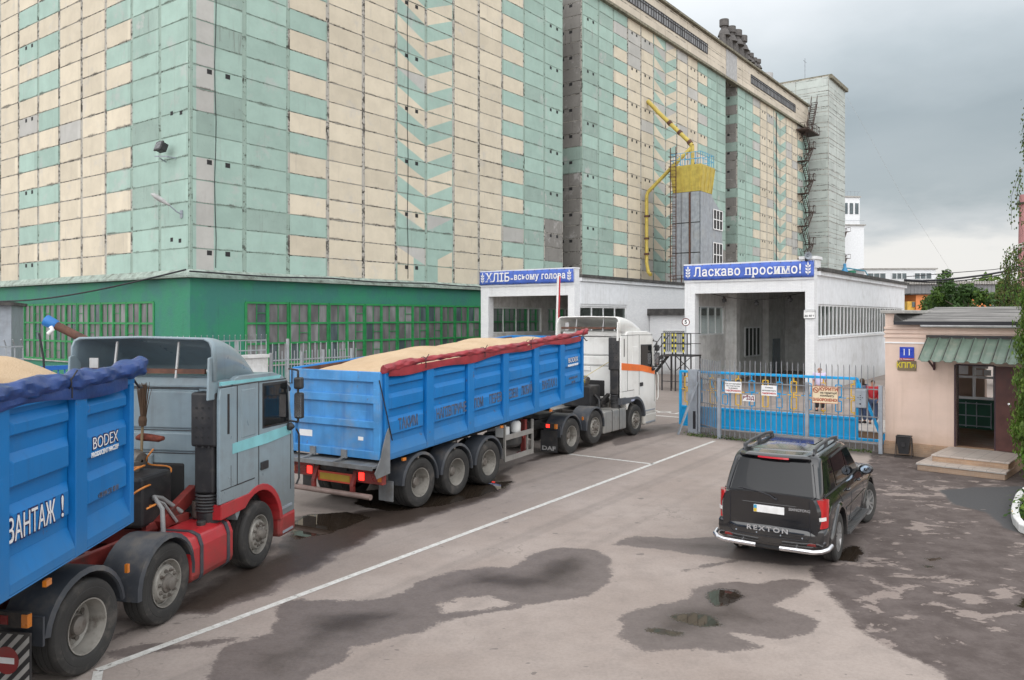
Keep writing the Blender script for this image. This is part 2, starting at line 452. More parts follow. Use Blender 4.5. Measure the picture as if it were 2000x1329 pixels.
big = t.noise(.35, 6, .6); mid = t.noise(2.2, 6, .65); fine = t.noise(26, 3, .6); grit = t.noise(140, 2, .7); gr2 = t.noise(60, 3, .7)
fray = t.math('ADD', t.math('MULTIPLY', t.math('SUBTRACT', mid, .5), .60), t.math('MULTIPLY', t.math('SUBTRACT', fine, .5), .26))
def mask(nm, soft=.05, extra=1.0, off=0.0):
    return t.ramp(t.math('ADD', at(nm), t.math('ADD', t.math('MULTIPLY', fray, extra), off)), soft, -soft)
dry = t.mix(t.ramp(big, .35, .65), (.335,.280,.248), (.402,.344,.310))
dry = t.mix(t.ramp(mid, .4, .75, 0, .35), dry, (.215,.185,.168))
drk = t.mix(t.ramp(mid, .35, .65), (.100,.080,.074), (.150,.124,.116))
worn = t.math('ADD', t.math('MULTIPLY', t.noise(2.4, 8, .66, t.coord((.8,1.1,1)), .3), .62), t.math('MULTIPLY', t.noise(.42, 3, .5), .38))
drk = t.mix(t.ramp(worn, .548, .572, 0, .85), drk, (.315,.262,.235))
drk = t.mix(mask("patch", .06, .3), drk, (.085,.085,.088))
# the truck lane is greyed by traffic, with faint tyre tracks along it
dry = t.mix(t.ramp(t.math('ADD', at("zone"), t.math('MULTIPLY', fray, 1.2)), .9, -.9, 0, .24), dry, (.150,.134,.126))
trk = t.noise(1.0, 5, .6, None); zs_ = t.n("ShaderNodeCombineXYZ"); t.l(t.math('MULTIPLY', at("zone"), 1.6), zs_.inputs[0]); tz = t.noise(1.0, 3, .5, zs_.outputs[0])
dry = t.mix(t.ramp(tz, .50, .66, 0, .22), dry, (.12,.11,.104))
c = t.mix(mask("dark", .06, .7), dry, drk)
c = t.mix(t.math('MULTIPLY', mask("dirt", .35, 1.2), .7), c, (.045,.038,.032))
c = t.mix(mask("bed", .05, .3), c, (.03,.024,.017))
# scattered old damp spots and cracks
spot = t.math('MAXIMUM', t.ramp(t.noise(3.1, 3, .4, t.coord((1,1.6,1))), .715, .725), t.ramp(t.noise(7.5, 3, .45, t.coord((1,1.4,1))), .745, .755))
vor = t.n("ShaderNodeTexVoronoi", feature='DISTANCE_TO_EDGE'); vor.inputs["Scale"].default_value = .22
wv = t.n("ShaderNodeVectorMath", operation='ADD'); nz = t.n("ShaderNodeTexNoise"); nz.inputs["Scale"].default_value = 1.6; nz.inputs["Detail"].default_value = 5
t.l(t.tc.outputs["Object"], nz.inputs["Vector"]); sc_ = t.n("ShaderNodeVectorMath", operation='SCALE'); sc_.inputs[3].default_value = 1.3
t.l(nz.outputs["Color"], sc_.inputs[0]); t.l(t.tc.outputs["Object"], wv.inputs[0]); t.l(sc_.outputs[0], wv.inputs[1]); t.l(wv.outputs[0], vor.inputs["Vector"])
crack = t.math('MULTIPLY', t.ramp(vor.outputs["Distance"], .004, .0015), t.ramp(big, .52, .62, 0, .3))
c = t.mix(crack, c, (.05,.045,.04))
wetm = t.math('MAXIMUM', mask("wet", .035, .8), t.math('MULTIPLY', spot, .8))
deep = t.ramp(t.math('ADD', at("wet"), t.math('MULTIPLY', t.math('SUBTRACT', big, .5), 2.2)), -.25, -1.0)
deep = t.math('MAXIMUM', deep, t.ramp(t.math('ADD', at("lane"), t.math('MULTIPLY', fray, .8)), -.0, -.26))
wcol = t.mix(deep, (.165,.136,.124), (.060,.045,.037))
wcol = t.mix(t.ramp(t.noise(5.5, 5, .7), .35, .7, 0, .5), wcol, t.mix(1.0, wcol, (.68,.66,.66), 'MULTIPLY'))
c = t.mix(wetm, c, wcol)
poolm = mask("pool", .05, .55)
c = t.mix(poolm, c, (.030,.022,.016))
gr3 = t.noise(22, 4, .75)
c = t.mix(t.ramp(gr3, .35, .7, 0, .42), c, t.mix(1.0, c, (.72,.70,.70), 'MULTIPLY'))
c = t.mix(t.ramp(grit, .25, .75, 0, .35), c, t.mix(1.0, c, (.55,.55,.55), 'MULTIPLY'))
c = t.mix(t.ramp(gr2, .66, .72, 0, .38), c, (.36,.33,.31))
rough = t.math('SUBTRACT', .88, t.math('MULTIPLY', wetm, t.ramp(deep, 0, 1, .30, .42)))
rough = t.mix(poolm, rough, (.025,.025,.025))
t.set(Base_Color=c, Roughness=rough, Specular_IOR_Level=t.math('ADD', .25, t.math('MULTIPLY', wetm, t.ramp(deep, 0, 1, .2, .02))))
hb = t.math('MULTIPLY', t.math('ADD', t.math('MULTIPLY', grit, .6), fine), t.math('SUBTRACT', 1.0, poolm))
t.bump(hb, .35, .006)
gm.materials.append(t.mat)
go = bpy.data.objects.new("ground", gm); COL.objects.link(go); kind(go, "structure")

# painted road markings
t = NT("road_paint")
w1 = t.noise(9, 8, .75); w2 = t.noise(60, 3, .7)
al = t.math('MULTIPLY', t.ramp(w1, .30, .44), t.ramp(w2, .22, .42, .45, 1))
t.set(Base_Color=t.mix(t.ramp(w1, .4, .7), (.50,.49,.46), (.68,.67,.65)), Roughness=.7, Alpha=al)
M_PAINT = t.mat
def ground_line(name, pts, w, z=.004):
    b = MB()
    for p, q in zip(pts[:-1], pts[1:]):
        p, q = Vector((*G(*p), z)), Vector((*G(*q), z)); d = (q - p).normalized(); n = Vector((-d.y, d.x, 0)) * w / 2
        k = max(2, int((q - p).length))
        for i in range(k):
            a, e = p.lerp(q, i / k), p.lerp(q, (i + 1) / k); b.face([a - n, e - n, e + n, a + n])
    return kind(b.build(name, M_PAINT), "structure")
ground_line("road_marking_lane", [(190,1310),(1395,862)], .115)
ground_line("road_marking_bay", [(186,1345),(192,1311)], .10)
ground_line("road_marking_bay", [(1108,887),(1276,907)], .11)
ground_line("road_marking_bay", [(520,927),(612,910)], .11)
ground_line("road_marking_stop", [(1255,810),(1345,817)], .16)
g0 = G(1310, 806)
o = text("СТОП", .78, "road_marking_stop", M_PAINT, None, frame((g0[0], g0[1], .004), E2, -E1), .002, .01, sx=1.1)
o.rotation_euler = (0, 0, 0); kind(o, "structure")
# ------------------------------------------------------------------ grain elevator
def panel_paint(name, col, stain, amount, patchy=.35):
    t = NT(name)
    a = t.noise(.8, 6, .6); b = t.noise(4.5, 5, .65); st = t.noise(1.0, 7, .65, t.coord((3.2, 3.2, .28)))
    c = t.mix(t.ramp(a, .3, .7), tuple(x * .93 for x in col), tuple(x * 1.05 for x in col))
    c = t.mix(t.math('MULTIPLY', t.ramp(t.noise(.5, 7, .7), .55, .66), patchy), c, (.47,.46,.45))
    c = t.mix(t.math('MULTIPLY', t.ramp(st, .56, .8), amount), c, stain)
    c = t.mix(t.math('MULTIPLY', t.ramp(b, .55, .8), amount * .5), c, stain)
    # damp black edges along the panel joints, and every panel a slightly different tone
    sp = t.n("ShaderNodeSeparateXYZ"); t.l(t.tc.outputs["Object"], sp.inputs[0])
    zr = t.math('DIVIDE', t.math('SUBTRACT', sp.outputs[2], 7.58), 1.215); fr = t.math('FRACT', zr)
    e = t.math('MINIMUM', fr, t.math('MULTIPLY', t.math('SUBTRACT', 1.0, fr), 1.6))
    grime = t.math('SUBTRACT', t.math('ADD', t.noise(.55, 5, .6), t.math('MULTIPLY', t.noise(9, 5, .75), .45)), t.math('MULTIPLY', e, 2.2))
    c = t.mix(t.math('MULTIPLY', t.ramp(grime, .57, .80), .8), c, (.085,.082,.07))
    s_ = t.math('DIVIDE', t.math('ADD', sp.outputs[0], sp.outputs[1]), 2.978); cb = t.n("ShaderNodeCombineXYZ")
    t.l(t.math('FLOOR', t.math('SUBTRACT', s_, .1)), cb.inputs[0]); t.l(t.math('FLOOR', zr), cb.inputs[1]); wn_ = t.n("ShaderNodeTexWhiteNoise", noise_dimensions='2D'); t.l(cb.outputs[0], wn_.inputs["Vector"])
    k_ = t.math('ADD', .90, t.math('MULTIPLY', wn_.outputs["Value"], .17)); vm = t.n("ShaderNodeVectorMath", operation='SCALE'); t.l(c, vm.inputs[0]); t.l(k_, vm.inputs[3]); c = vm.outputs[0]
    t.set(Base_Color=c, Roughness=.8, Specular_IOR_Level=.25); t.bump(t.noise(18, 4), .25, .01)
    return t.mat
M_MINT = panel_paint("mint_paint", (.345,.475,.42), (.27,.29,.265), .6, .45)
M_MINTD = panel_paint("mint_paint_worn", (.30,.40,.355), (.16,.16,.145), .9, .7)
M_CREAM = panel_paint("cream_paint", (.62,.555,.44), (.40,.36,.31), .6, .35)
M_LILAC = panel_paint("bare_grey_panel", (.46,.455,.43), (.30,.28,.27), .5)
M_STAIN = panel_paint("stained_concrete", (.235,.225,.21), (.06,.055,.05), .95, .6)
M_GALLERY = panel_paint("gallery_paint", (.58,.52,.43), (.33,.30,.25), .5, .3)
M_TOWERC = panel_paint("pale_concrete_panel", (.46,.50,.475), (.27,.28,.26), .7, .4)
t = NT("joint_mortar")
def joint(name, col, dark, lo, hi):
    t = NT(name)
    a = t.math('ADD', t.noise(3.2, 6, .75), t.math('MULTIPLY', t.math('SUBTRACT', t.noise(.33, 4, .6), .5), .55))
    c = t.mix(t.ramp(a, lo, hi), col, dark); c = t.mix(t.ramp(t.noise(1.3, 5, .6), .4, .7, 0, .5), c, tuple(x * .8 for x in col))
    t.set(Base_Color=c, Roughness=.9); t.bump(a, .6, .03); return t.mat
M_JOINT = joint("joint_mortar", (.42,.40,.36), (.040,.036,.031), .50, .57)
M_JOINTG = joint("joint_mortar_mint", (.29,.385,.335), (.055,.065,.052), .55, .64)

def rect_clip(poly, fn):
    """part of a convex polygon where fn >= 0 (fn linear)."""
    o = []
    for i, p in enumerate(poly):
        q = poly[(i + 1) % len(poly)]; a, b = fn(*p), fn(*q)
        if a >= 0: o.append(p)
        if (a >= 0) != (b >= 0):
            k = a / (a - b); o.append((p[0] + (q[0] - p[0]) * k, p[1] + (q[1] - p[1]) * k))
    return o
def panel_wall(mb, P, cols, rows, colour, gx=.135, gz=.03, h=.03, holes=()):
    """P(s, z, out) -> 3-D.  A grid of raised cladding panels; colour(i, j) gives a material or a list of (material, half-plane list)."""
    for i in range(len(cols) - 1):
        for j in range(len(rows) - 1):
            jit = random.uniform(-.006, .006)
            s0, s1, z0, z1 = cols[i] + gx, cols[i + 1] - gx, rows[j] + gz + jit, rows[j + 1] - gz + jit
            q = [(s0, z0), (s1, z0), (s1, z1), (s0, z1)]
            spec = colour(i, j)
            base = spec[0][0] if isinstance(spec, list) else spec
            if base in (0, 4): mb.face([P(a, b, .004) for a, b in ((cols[i], rows[j]), (cols[i + 1], rows[j]), (cols[i + 1], rows[j + 1]), (cols[i], rows[j + 1]))], 8)
            if not isinstance(spec, list): spec = [(spec, [])]
            for m, fns in spec:
                pl = q
                for fn in fns: pl = rect_clip(pl, fn)
                if len(pl) >= 3: mb.face([P(a, b, h) for a, b in pl], m)
            for a, b in zip(q, q[1:] + q[:1]):
                mb.face([P(*a, 0), P(*b, 0), P(*b, h), P(*a, h)], 8 if base in (0, 4) else 6)
    for s, z, w, hh in holes:
        mb.face([P(s - w/2, z - hh/2, h + .004), P(s + w/2, z - hh/2, h + .004), P(s + w/2, z + hh/2, h + .004), P(s - w/2, z + hh/2, h + .004)], 7)
SILO_MATS = [M_MINT, M_CREAM, M_LILAC, M_STAIN, M_MINTD, M_GALLERY, M_JOINT, M_DARKIN, M_JOINTG]
def silo_colour(cols, rows, rnd, worn=0.06, chev=(5, 6), alt=(2, 9), green=(0, 1, 10, 11), first=0, bare=False):
    def f(i, j):
        r = rnd.random(); k = j + first
        if i == 11 and k < 7: return 4 if k > 4 or k == 1 else 3
        if bare and i == 0: return [(0, [lambda s, z: .34 - s]), (2 if r > .12 else 4, [lambda s, z: s - .34, lambda s, z: 1.38 - s]), (0 if r < .75 else 4, [lambda s, z: s - 1.38])]
        if i in green: return 0 if r > worn * 1.5 else 4
        if i in alt: return (0 if k % 2 == 0 else 1) if r > worn else 2
        if i in chev:
            lft = i == chev[0]
            s0, s1 = cols[i], cols[i + 1]; z0, z1 = rows[j], rows[j + 1]
            # r' = row coordinate minus the drop of the chevron; bands of one row
            def rp(s, z):
                u = (s - s0) / (s1 - s0); u = u if lft else 1 - u
                return k + (z - z0) / (z1 - z0) - (1 - u)
            res = []
            for b in range(k - 2, k + 2):
                m = 2 if (r < worn and b == k) else (0 if (b in (1, 2) or (b >= 4 and b % 2 == 0)) else 1)
                if b <= 0: continue
                res.append((m, [lambda s, z, b=b: rp(s, z) - b, lambda s, z, b=b: b + 1 - rp(s, z)]))
            if k <= 1:   # stem of the arrow
                half = (s1 - s0) * .42; c = s1 if lft else s0
                res.append((0, [lambda s, z: 1 - rp(s, z), lambda s, z: half - abs(s - c) if False else ((s - (c - half)) if lft else ((c + half) - s))]))
                res.append((1, [lambda s, z: 1 - rp(s, z), lambda s, z: (((c - half) - s) if lft else (s - (c + half)))]))
            return res
        return 1 if r > worn * 1.2 else 2
    return f
ROWS = [6.42] + [7.58 + 1.215 * k for k in range(22)] + [34.3]
def silo(x0, cols, depth, label, end_stain=True, worn=.035):
    rnd = random.Random(int(x0) + 3)
    L = cols[-1]
    root = bthing("silo_building", label, "grain silo", x0, 0, group="silo blocks of the grain elevator")
    mb = MB(); rows = ROWS
    mb.box(0, L, 0, depth, 6.35, 34.28, 6)
    holes = []
    for ci in (0, 5, 11) if end_stain is False else (0, 3, 4, 8, 9):
        if ci + 1 >= len(cols): continue
        c0, w = cols[ci], cols[ci + 1] - cols[ci]
        for z in rows[1::3] if ci else rows[1:-1:4]:
            for fx in (.34, .68): holes.append((c0 + w * fx, z - .2, .3, .26))
    panel_wall(mb, lambda s, z, o: (s, -o, z), cols, rows, silo_colour(cols, rows, rnd, worn, bare=not end_stain), holes=holes)
    yc = [0] + [2.87 + 2.95 * k for k in range(int(depth / 2.95))]
    if end_stain:
        fc = lambda i, j: 3 if rnd.random() < .8 else 4
        hl = [(1.2 + .9 * q, z - .2, .34, .28) for z in rows[2::2] for q in (0, 1)]
    else:
        fc = silo_colour(yc, rows, rnd, .04, (98, 99), (2, 5, 6), (0, 1))
        hl = [(yc[0] + .9, 8.0, .26, .22), (yc[0] + 1.7, 8.1, .26, .22), (yc[0] + .8, 14.8, .26, .22), (yc[0] + 1.7, 14.9, .26, .22)] + [(yc[6] + .9 + .9 * q, z - .2, .28, .24) for z in rows[1::4] for q in (0, 1)]
    panel_wall(mb, lambda s, z, o: (-o, s, z), yc, rows, fc, holes=hl)
    mb.build("silo_wall", SILO_MATS, root, fixn=False)
    return root

t = NT("green_paint")
a = t.noise(.5, 6, .6); b = t.noise(2.5, 7, .7)
c = t.mix(t.ramp(a, .4, .6), (.024,.205,.115), (.030,.165,.135))
c = t.mix(t.ramp(b, .6, .75, 0, .5), c, (.06,.23,.165))
st = t.noise(1.0, 6, .6, t.coord((5,5,.4))); c = t.mix(t.ramp(st, .55, .8, 0, .5), c, (.02,.09,.06))
t.set(Base_Color=c, Roughness=.6); t.bump(t.noise(5, 7, .7), .55, .04); M_GREEN = t.mat
M_GFRAME = mat("green_window_frame", (.018,.225,.065), .5, var=.15, dirt=.35, dcol=(.06,.14,.07), ds=4)
def pane_mat(name, col, rough):
    t = NT(name); a = t.noise(1.2, 4, .5, t.coord((1.6, 1.6, .5)))
    t.set(Base_Color=t.mix(t.ramp(a, .35, .7), tuple(x * .75 for x in col), tuple(x * 1.35 for x in col)), Roughness=rough, Specular_IOR_Level=.5); return t.mat
PANES = [pane_mat("dusty_glass", (.135,.132,.135), .3), pane_mat("dusty_glass_pale", (.20,.20,.205), .35), pane_mat("dusty_glass_blue", (.075,.10,.11), .2)]
M_LEDGE = mat("cornice_mint", (.30,.36,.32), .85, var=.2, dirt=.8, dcol=(.075,.07,.055), ds=1.6, streak=.5, bump=.3)
def ribbon(root, P, s0, s1, zs, rnd, step=1.5, sub=2):
    """industrial window: heavy frame, panes split by thin bars. P(s, z, out)"""
    fr = MB(); pn = MB()
    def bar(a, b, w, o0, o1):
        (s0_, z0_), (s1_, z1_) = a, b
        ds, dz = (w / 2, 0) if s0_ == s1_ else (0, w / 2)
        q = [(s0_ - ds, z0_ - dz), (s1_ + ds, z0_ - dz), (s1_ + ds, z1_ + dz), (s0_ - ds, z1_ + dz)]
        A = [fr.pt(P(*p, o1)) for p in q]; B = [fr.pt(P(*p, o0)) for p in q]
        for k in ([0,1,2,3],): fr.f.append([A[i] for i in k]); fr.m.append(0)
        for i in range(4): fr.f.append([A[i], B[i], B[(i+1) % 4], A[(i+1) % 4]]); fr.m.append(0)
    n = max(1, round((s1 - s0) / step)); w = (s1 - s0) / n
    for i in range(n + 1):
        bar((s0 + i * w, zs[0]), (s0 + i * w, zs[-1]), .13, -.06, .05 + .006 * (i % 2))
    for z in zs: bar((s0, z), (s1, z), .11, -.06, .043)
    for i in range(n):
        for j in range(len(zs) - 1):
            a0, a1, b0, b1 = s0 + i * w + .06, s0 + (i + 1) * w - .06, zs[j] + .05, zs[j + 1] - .05
            bar((a0 + .02, b0), (a0 + .02, b1), .05, -.05, .025); bar((a1 - .02, b0), (a1 - .02, b1), .05, -.05, .025)
            mid = (a0 + a1) / 2
            bar((mid, b0), (mid, b1), .035, -.05, .02)
            if rnd.random() < .35:
                bar((mid, (b0 + b1) / 2), (a1, (b0 + b1) / 2), .035, -.05, .017)
            for c0, c1 in ((a0, mid), (mid, a1)):
                pn.face([P(c0, b0, -.03), P(c1, b0, -.03), P(c1, b1, -.03), P(c0, b1, -.03)], rnd.choices((0, 1, 2), (6, 2.4, 1))[0])
    f = fr.build("window", M_GFRAME, root)
    pn.build("pane", PANES, f, fixn=False)
def base_storey(root, L, D, wins_long, wins_end, hole=True):
    """ground floor with deep window openings built as wall strips."""
    rnd = random.Random(5); zs = [1.25, 2.42, 3.58, 4.75]
    b = MB()
    def strips(s_end, wins, P, th):
        def bx(s0, s1, z0, z1):
            A = [P(s, z, o) for o in (0, -th) for s, z in ((s0, z0), (s1, z0), (s1, z1), (s0, z1))]
            c = [b.pt(p) for p in A]
            for k in ((0,1,2,3),(7,6,5,4),(0,4,5,1),(1,5,6,2),(2,6,7,3),(3,7,4,0)): b.f.append([c[i] for i in k]); b.m.append(0)
        e = [0] + [q for w in wins for q in w] + [s_end]
        bx(0, s_end, 4.81, 6.0); bx(0, s_end, -.2, 1.19)
        for i in range(0, len(e), 2): bx(e[i], e[i + 1], 1.19, 4.81)
    PL = lambda s, z, o: (s, -o, z); PE = lambda s, z, o: (-o, s, z)
    strips(L, wins_long, PL, .35)
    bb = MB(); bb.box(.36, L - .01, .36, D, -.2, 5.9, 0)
    strips_end_start = .36
    strips(D, wins_end, lambda s, z, o: (-o if s > .01 else -o, max(s, .352), z), .35)
    b.build("base_wall", M_GREEN, root)
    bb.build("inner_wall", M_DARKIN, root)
    for s0, s1 in wins_long:
        s = s0
        while s < s1 - .5: ribbon(root, PL, s + .03, min(s + 3.0, s1) - .03, zs, rnd); s += 3.0
    for s0, s1 in wins_end:
        s = s0
        while s < s1 - .5: ribbon(root, PE, s + .03, min(s + 2.95, s1) - .03, zs, rnd); s += 2.95
    sl = MB()
    for s0, s1 in wins_end: sl.box(-.14, .0, s0, s1, 1.12, 1.19)
    for s0, s1 in wins_long: sl.box(s0, s1, -.14, 0, 1.12, 1.19)
    sl.build("sill", M_CONC, root)
def cornice(root, L, D, z=6.0):
    c = MB(); pr = [(-.42, z + .02), (-.42, z + .12), (-.06, z + .46), (.2, z + .46), (.2, z + .02)]
    c.prism(pr, lambda o, h: (o, o, h), lambda o, h: (L, o, h))
    c.prism(pr, lambda o, h: (o - .0, o, h), lambda o, h: (o, D, h))
    c.build("cornice", M_LEDGE, root)

C1 = [0] + [3.28 + 2.978 * k for k in range(12)]
s1 = silo(0, C1, 36, "nearest green and cream silo block with the chevron and dark green ground floor", end_stain=False)
base_storey(s1, 36.04, 36, [(3.35, 35.9)], [(3.5, 24.2), (26, 34)])
cornice(s1, 36.04, 36)
C2 = [2.9 * k for k in range(13)]
s2 = silo(39.3, C2, 30, "middle silo block behind the white drive-through sheds, yellow spout on its wall", worn=.15)
C3 = [2.85 * k for k in range(12)]
s3 = silo(78.2, C3, 30, "farthest silo block with the outside stairs, next to the pale concrete tower", worn=.13)
for r_, L in ((s2, 34.8), (s3, 31.35)):
    b = MB(); b.box(0, L, 0, 30, -.2, 6.36); b.build("base_wall", M_STAIN, r_)
M_MOSS = mat("mossy_ledge", (.20,.185,.14), .9, var=.3, dirt=.8, dcol=(.06,.065,.03), ds=2, bump=.4)
M_FLUE = mat("grey_sheet_metal", (.40,.40,.40), .6, var=.15, dirt=.4, dcol=(.2,.19,.17), ds=2, streak=.4)
def gallery(root, x0, x1, win, link=None):
    g = MB(); n = max(1, round((x1 - x0) / 5.8)); w = (x1 - x0) / n
    g.box(x0, x1, .05, 9, 34.3, 38.2, 1)
    for i in range(n):
        for z0, z1 in ((34.55, 36.0), (36.0, 37.0), (37.0, 38.15)):
            a, b_ = x0 + i * w + .03, x0 + (i + 1) * w - .03
            g.box(a, b_, 0, .05, z0 + .02, z1 - .01, 0)
    if link: g.box(link[0], link[1], -.04, 0, 34.6, 38.15, 2)
    o = g.build("gallery", [M_GALLERY, M_JOINT, M_FLUE], root)
    e = MB(); e.box(x0, x1, -.42, .3, 34.18, 34.46, 0); e.build("ledge", M_MOSS, root)
    e = MB(); e.box(x0, x1, -.35, 9.3, 38.2, 38.45, 0); e.build("gallery_roof", M_MOSS, root)
    f = MB(); p = MB(); k = int((win[1] - win[0]) / .6); ws = (win[1] - win[0]) / k
    for i in range(k + 1): f.box(win[0] + i * ws - .04, win[0] + i * ws + .04, -.07, .02, 35.9, 37.05)
    for z in (35.9, 36.75, 37.05): f.box(win[0], win[1], -.075, .02, z - .04, z + .04)
    for i in range(k): p.face([(win[0] + i * ws, -.03, 35.9), (win[0] + (i+1) * ws, -.03, 35.9), (win[0] + (i+1) * ws, -.03, 37.05), (win[0] + i * ws, -.03, 37.05)], random.choices((0, 1), (3, 1))[0])
    fo = f.build("window", M_DARKSTEEL, root); p.build("pane", [PANES[1], PANES[0]], fo, fixn=False)
gallery(s2, 0, 34.9, (2.5, 29.0), None)
gallery(s3, -4.0, 31.4, (5.0, 24.5), (-3.9, -.2))
d = MB(); d.tube([(18.4 - 3.2, -.15, 33.9), (18.4 - 3.2, -.15, 6)], .06, 6); d.build("drain_pipe", M_DARKSTEEL, s3)

# tower at the far end
root = bthing("elevator_tower", "tall pale grey concrete panel tower at the far end of the elevator", "tower", 111, -2.76)
mb = MB(); rows = [0]; 
while rows[-1] < 42.2: rows += [rows[-1] + 1.75, rows[-1] + 2.55]
rows = [z for z in rows if z < 42] + [43.1]
mb.box(0, 10.4, 0, 20, 0, 43.2, 6)
panel_wall(mb, lambda s, z, o: (s, -o, z), [0, 5.0, 10.4], rows, lambda i, j: 5, gx=.03, gz=.05)
panel_wall(mb, lambda s, z, o: (-o, s, z), [0, 5.2, 10.2, 15.2, 20], rows, lambda i, j: 5, gx=.03, gz=.05)
ms = list(SILO_MATS); ms[5] = M_TOWERC
mb.build("tower_wall", ms, root, fixn=False)
e = MB(); e.box(.35, 10.9, -.45, 20.2, 42.9, 43.5); e.build("roof_edge", M_MOSS, root)
e = MB(); e.tube([(1, 4, 43.4), (1, 4, 47)], .05, 6); e.beam((.2, 4, 46.5), (1.8, 4, 46.5), .05); e.build("antenna", M_GALV, root)

# roof vents
M_VENT = mat("dark_vent_metal", (.085,.078,.075), .7, var=.3, dirt=.5, dcol=(.16,.15,.14), ds=2, streak=.4)
vents = [(78.7, 5.2, 1.0), (81.2, 5.0, 1.0), (83.1, 5.0, 1.25), (85.4, 4.9, 1.1), (87.1, 3.3, .8), (88.5, 3.3, .8), (89.9, 3.0, .8), (91.5, 3.2, .8)]
names = ["tallest dark roof vent, first of the row, with a narrow cap", "dark roof vent just behind the tallest one", "widest dark roof vent with a drum shaped cap", "dark roof vent beside the widest drum capped one",
         "first short roof vent after the tall capped ones", "second short roof vent after the tall capped ones", "third short roof vent after the tall capped ones", "last and lowest roof vent of the row"]
for (x, h, k), lb in zip(vents, names):
    t_ = bthing("roof_vent", lb, "roof vent", x, 2.0, 38.4, group="dark vents on the elevator roof")
    b = MB()
    for q in (-.55 * k, .55 * k): b.lathe([(.02, 0), (.42 * k, 0), (.5 * k, h * .35), (.4 * k, h * .62), (.02, h * .66)], (q, 0, 0), (0, 0, 1), 14)
    b.build("duct", M_VENT, t_, smooth=45)
    b = MB(); b.lathe([(.02, h*.58), (.85 * k, h*.58), (.6 * k, h*.72), (.42 * k, h * .76), (.42 * k, h*.82), (.62 * k, h*.83), (.62 * k, h), (.02, h)], (0, 0, 0), (0, 0, 1), 16); b.build("cap", M_VENT, t_, smooth=40)
t_ = bthing("roof_cowl", "pale round cowl standing alone on the elevator roof near the tower", "roof vent", 97, 2.5, 38.4)
b = MB(); b.lathe([(.02, 0), (.45, 0), (.45, 1.2), (.9, 1.25), (.9, 2.6), (.02, 2.65)], (0,0,0), (0,0,1), 18); b.build("cowl", M_FLUE, t_, smooth=40)

# outside stairs
M_STAIR = mat("stair_steel", (.055,.036,.030), .75, var=.4, vs=5, dirt=.5, dcol=(.10,.05,.03), ds=4)
def stairs(root, x, w, z0, z1, rise, run, m, y0=-1.5, y1=-.3):
    z = z0; d = 1; k = 0; fl = MB(); ld = MB(); rl = MB()
    while z < z1 - .5:
        zt = min(z + rise, z1); xa, xb = (x, x + run) if d > 0 else (x + run, x)
        ya, yb = (y0, (y0 + y1) / 2 - .05) if d > 0 else ((y0 + y1) / 2 + .05, y1)
        for yy in (ya, yb): fl.beam((xa, yy, z), (xb, yy, zt), .07, .22)
        n = 9
        for i in range(n):
            q = (i + .5) / n; fl.box(xa + (xb - xa) * q - .14, xa + (xb - xa) * q + .14, ya, yb, z + (zt - z) * q, z + (zt - z) * q + .04)
        for yy in (ya, yb):
            rl.beam((xa, yy, z + 1), (xb, yy, zt + 1), .06); 
            for i in range(4): q = i / 3; rl.beam((xa + (xb - xa) * q, yy, z + (zt - z) * q), (xa + (xb - xa) * q, yy, z + (zt - z) * q + 1), .05)
        xe = xb + d * 1.0
        ld.box(min(xb, xe), max(xb, xe), y0 - .1, y1 + .3, zt - .1, zt)
        ld.beam((xb, y0, zt - .1), (xb - d * .2, 0, zt - 1.3), .1)
        rl.beam((xe, y0, zt + 1), (xe, y1, zt + 1), .06); rl.beam((xb, y0 - .05, zt + 1), (xe, y0 - .05, zt + 1), .06)
        for q in (xb, xe): rl.beam((q, y0 - .05, zt), (q, y0 - .05, zt + 1), .05)
        z = zt; d = -d; k += 1
    fl.build("flight", m, root); ld.build_by(lambda c: round(c.z / rise), "landing", m, root); rl.build("handrail", m, root)
root = bthing("fire_escape", "rusty dark zigzag stairs climbing the end of the farthest silo block", "stairs", 104.6, 0, 0)
stairs(root, 0, 2.6, 3, 33.4, 2.55, 2.7, M_STAIR)
b = MB(); b.box(-1.6, 4.6, -1.9, 0, 33.2, 33.4)
for i in range(8): b.beam((-1.6 + i * .88, -1.9, 33.4), (-1.6 + i * .88, -1.9, 34.5), .06)
b.beam((-1.6, -1.9, 34.5), (4.6, -1.9, 34.5), .07); b.beam((-1.6, -1.9, 33.9), (4.6, -1.9, 33.9), .05)
b.build("top_platform", M_STAIR, root)
b = MB()
for q in (0, .9): b.beam((1.5 + q*.0, -1.6 + q, 33.4), (4.4, -1.6 + q, 38.6), .1, .16)
for i in range(14): k = i / 13; b.box(1.5 + 2.9 * k - .14, 1.5 + 2.9 * k + .14, -1.6, -.7, 33.4 + 5.2 * k, 33.44 + 5.2 * k)
for q in (0, .9):
    b.beam((1.5, -1.6 + q, 34.5), (4.4, -1.6 + q, 39.7), .07)
    for i in range(5): k = i / 4; b.beam((1.5 + 2.9*k, -1.6 + q, 33.4 + 5.2*k), (1.5 + 2.9*k, -1.6 + q, 34.5 + 5.2*k), .05)
b.build("roof_ladder", M_STAIR, root)

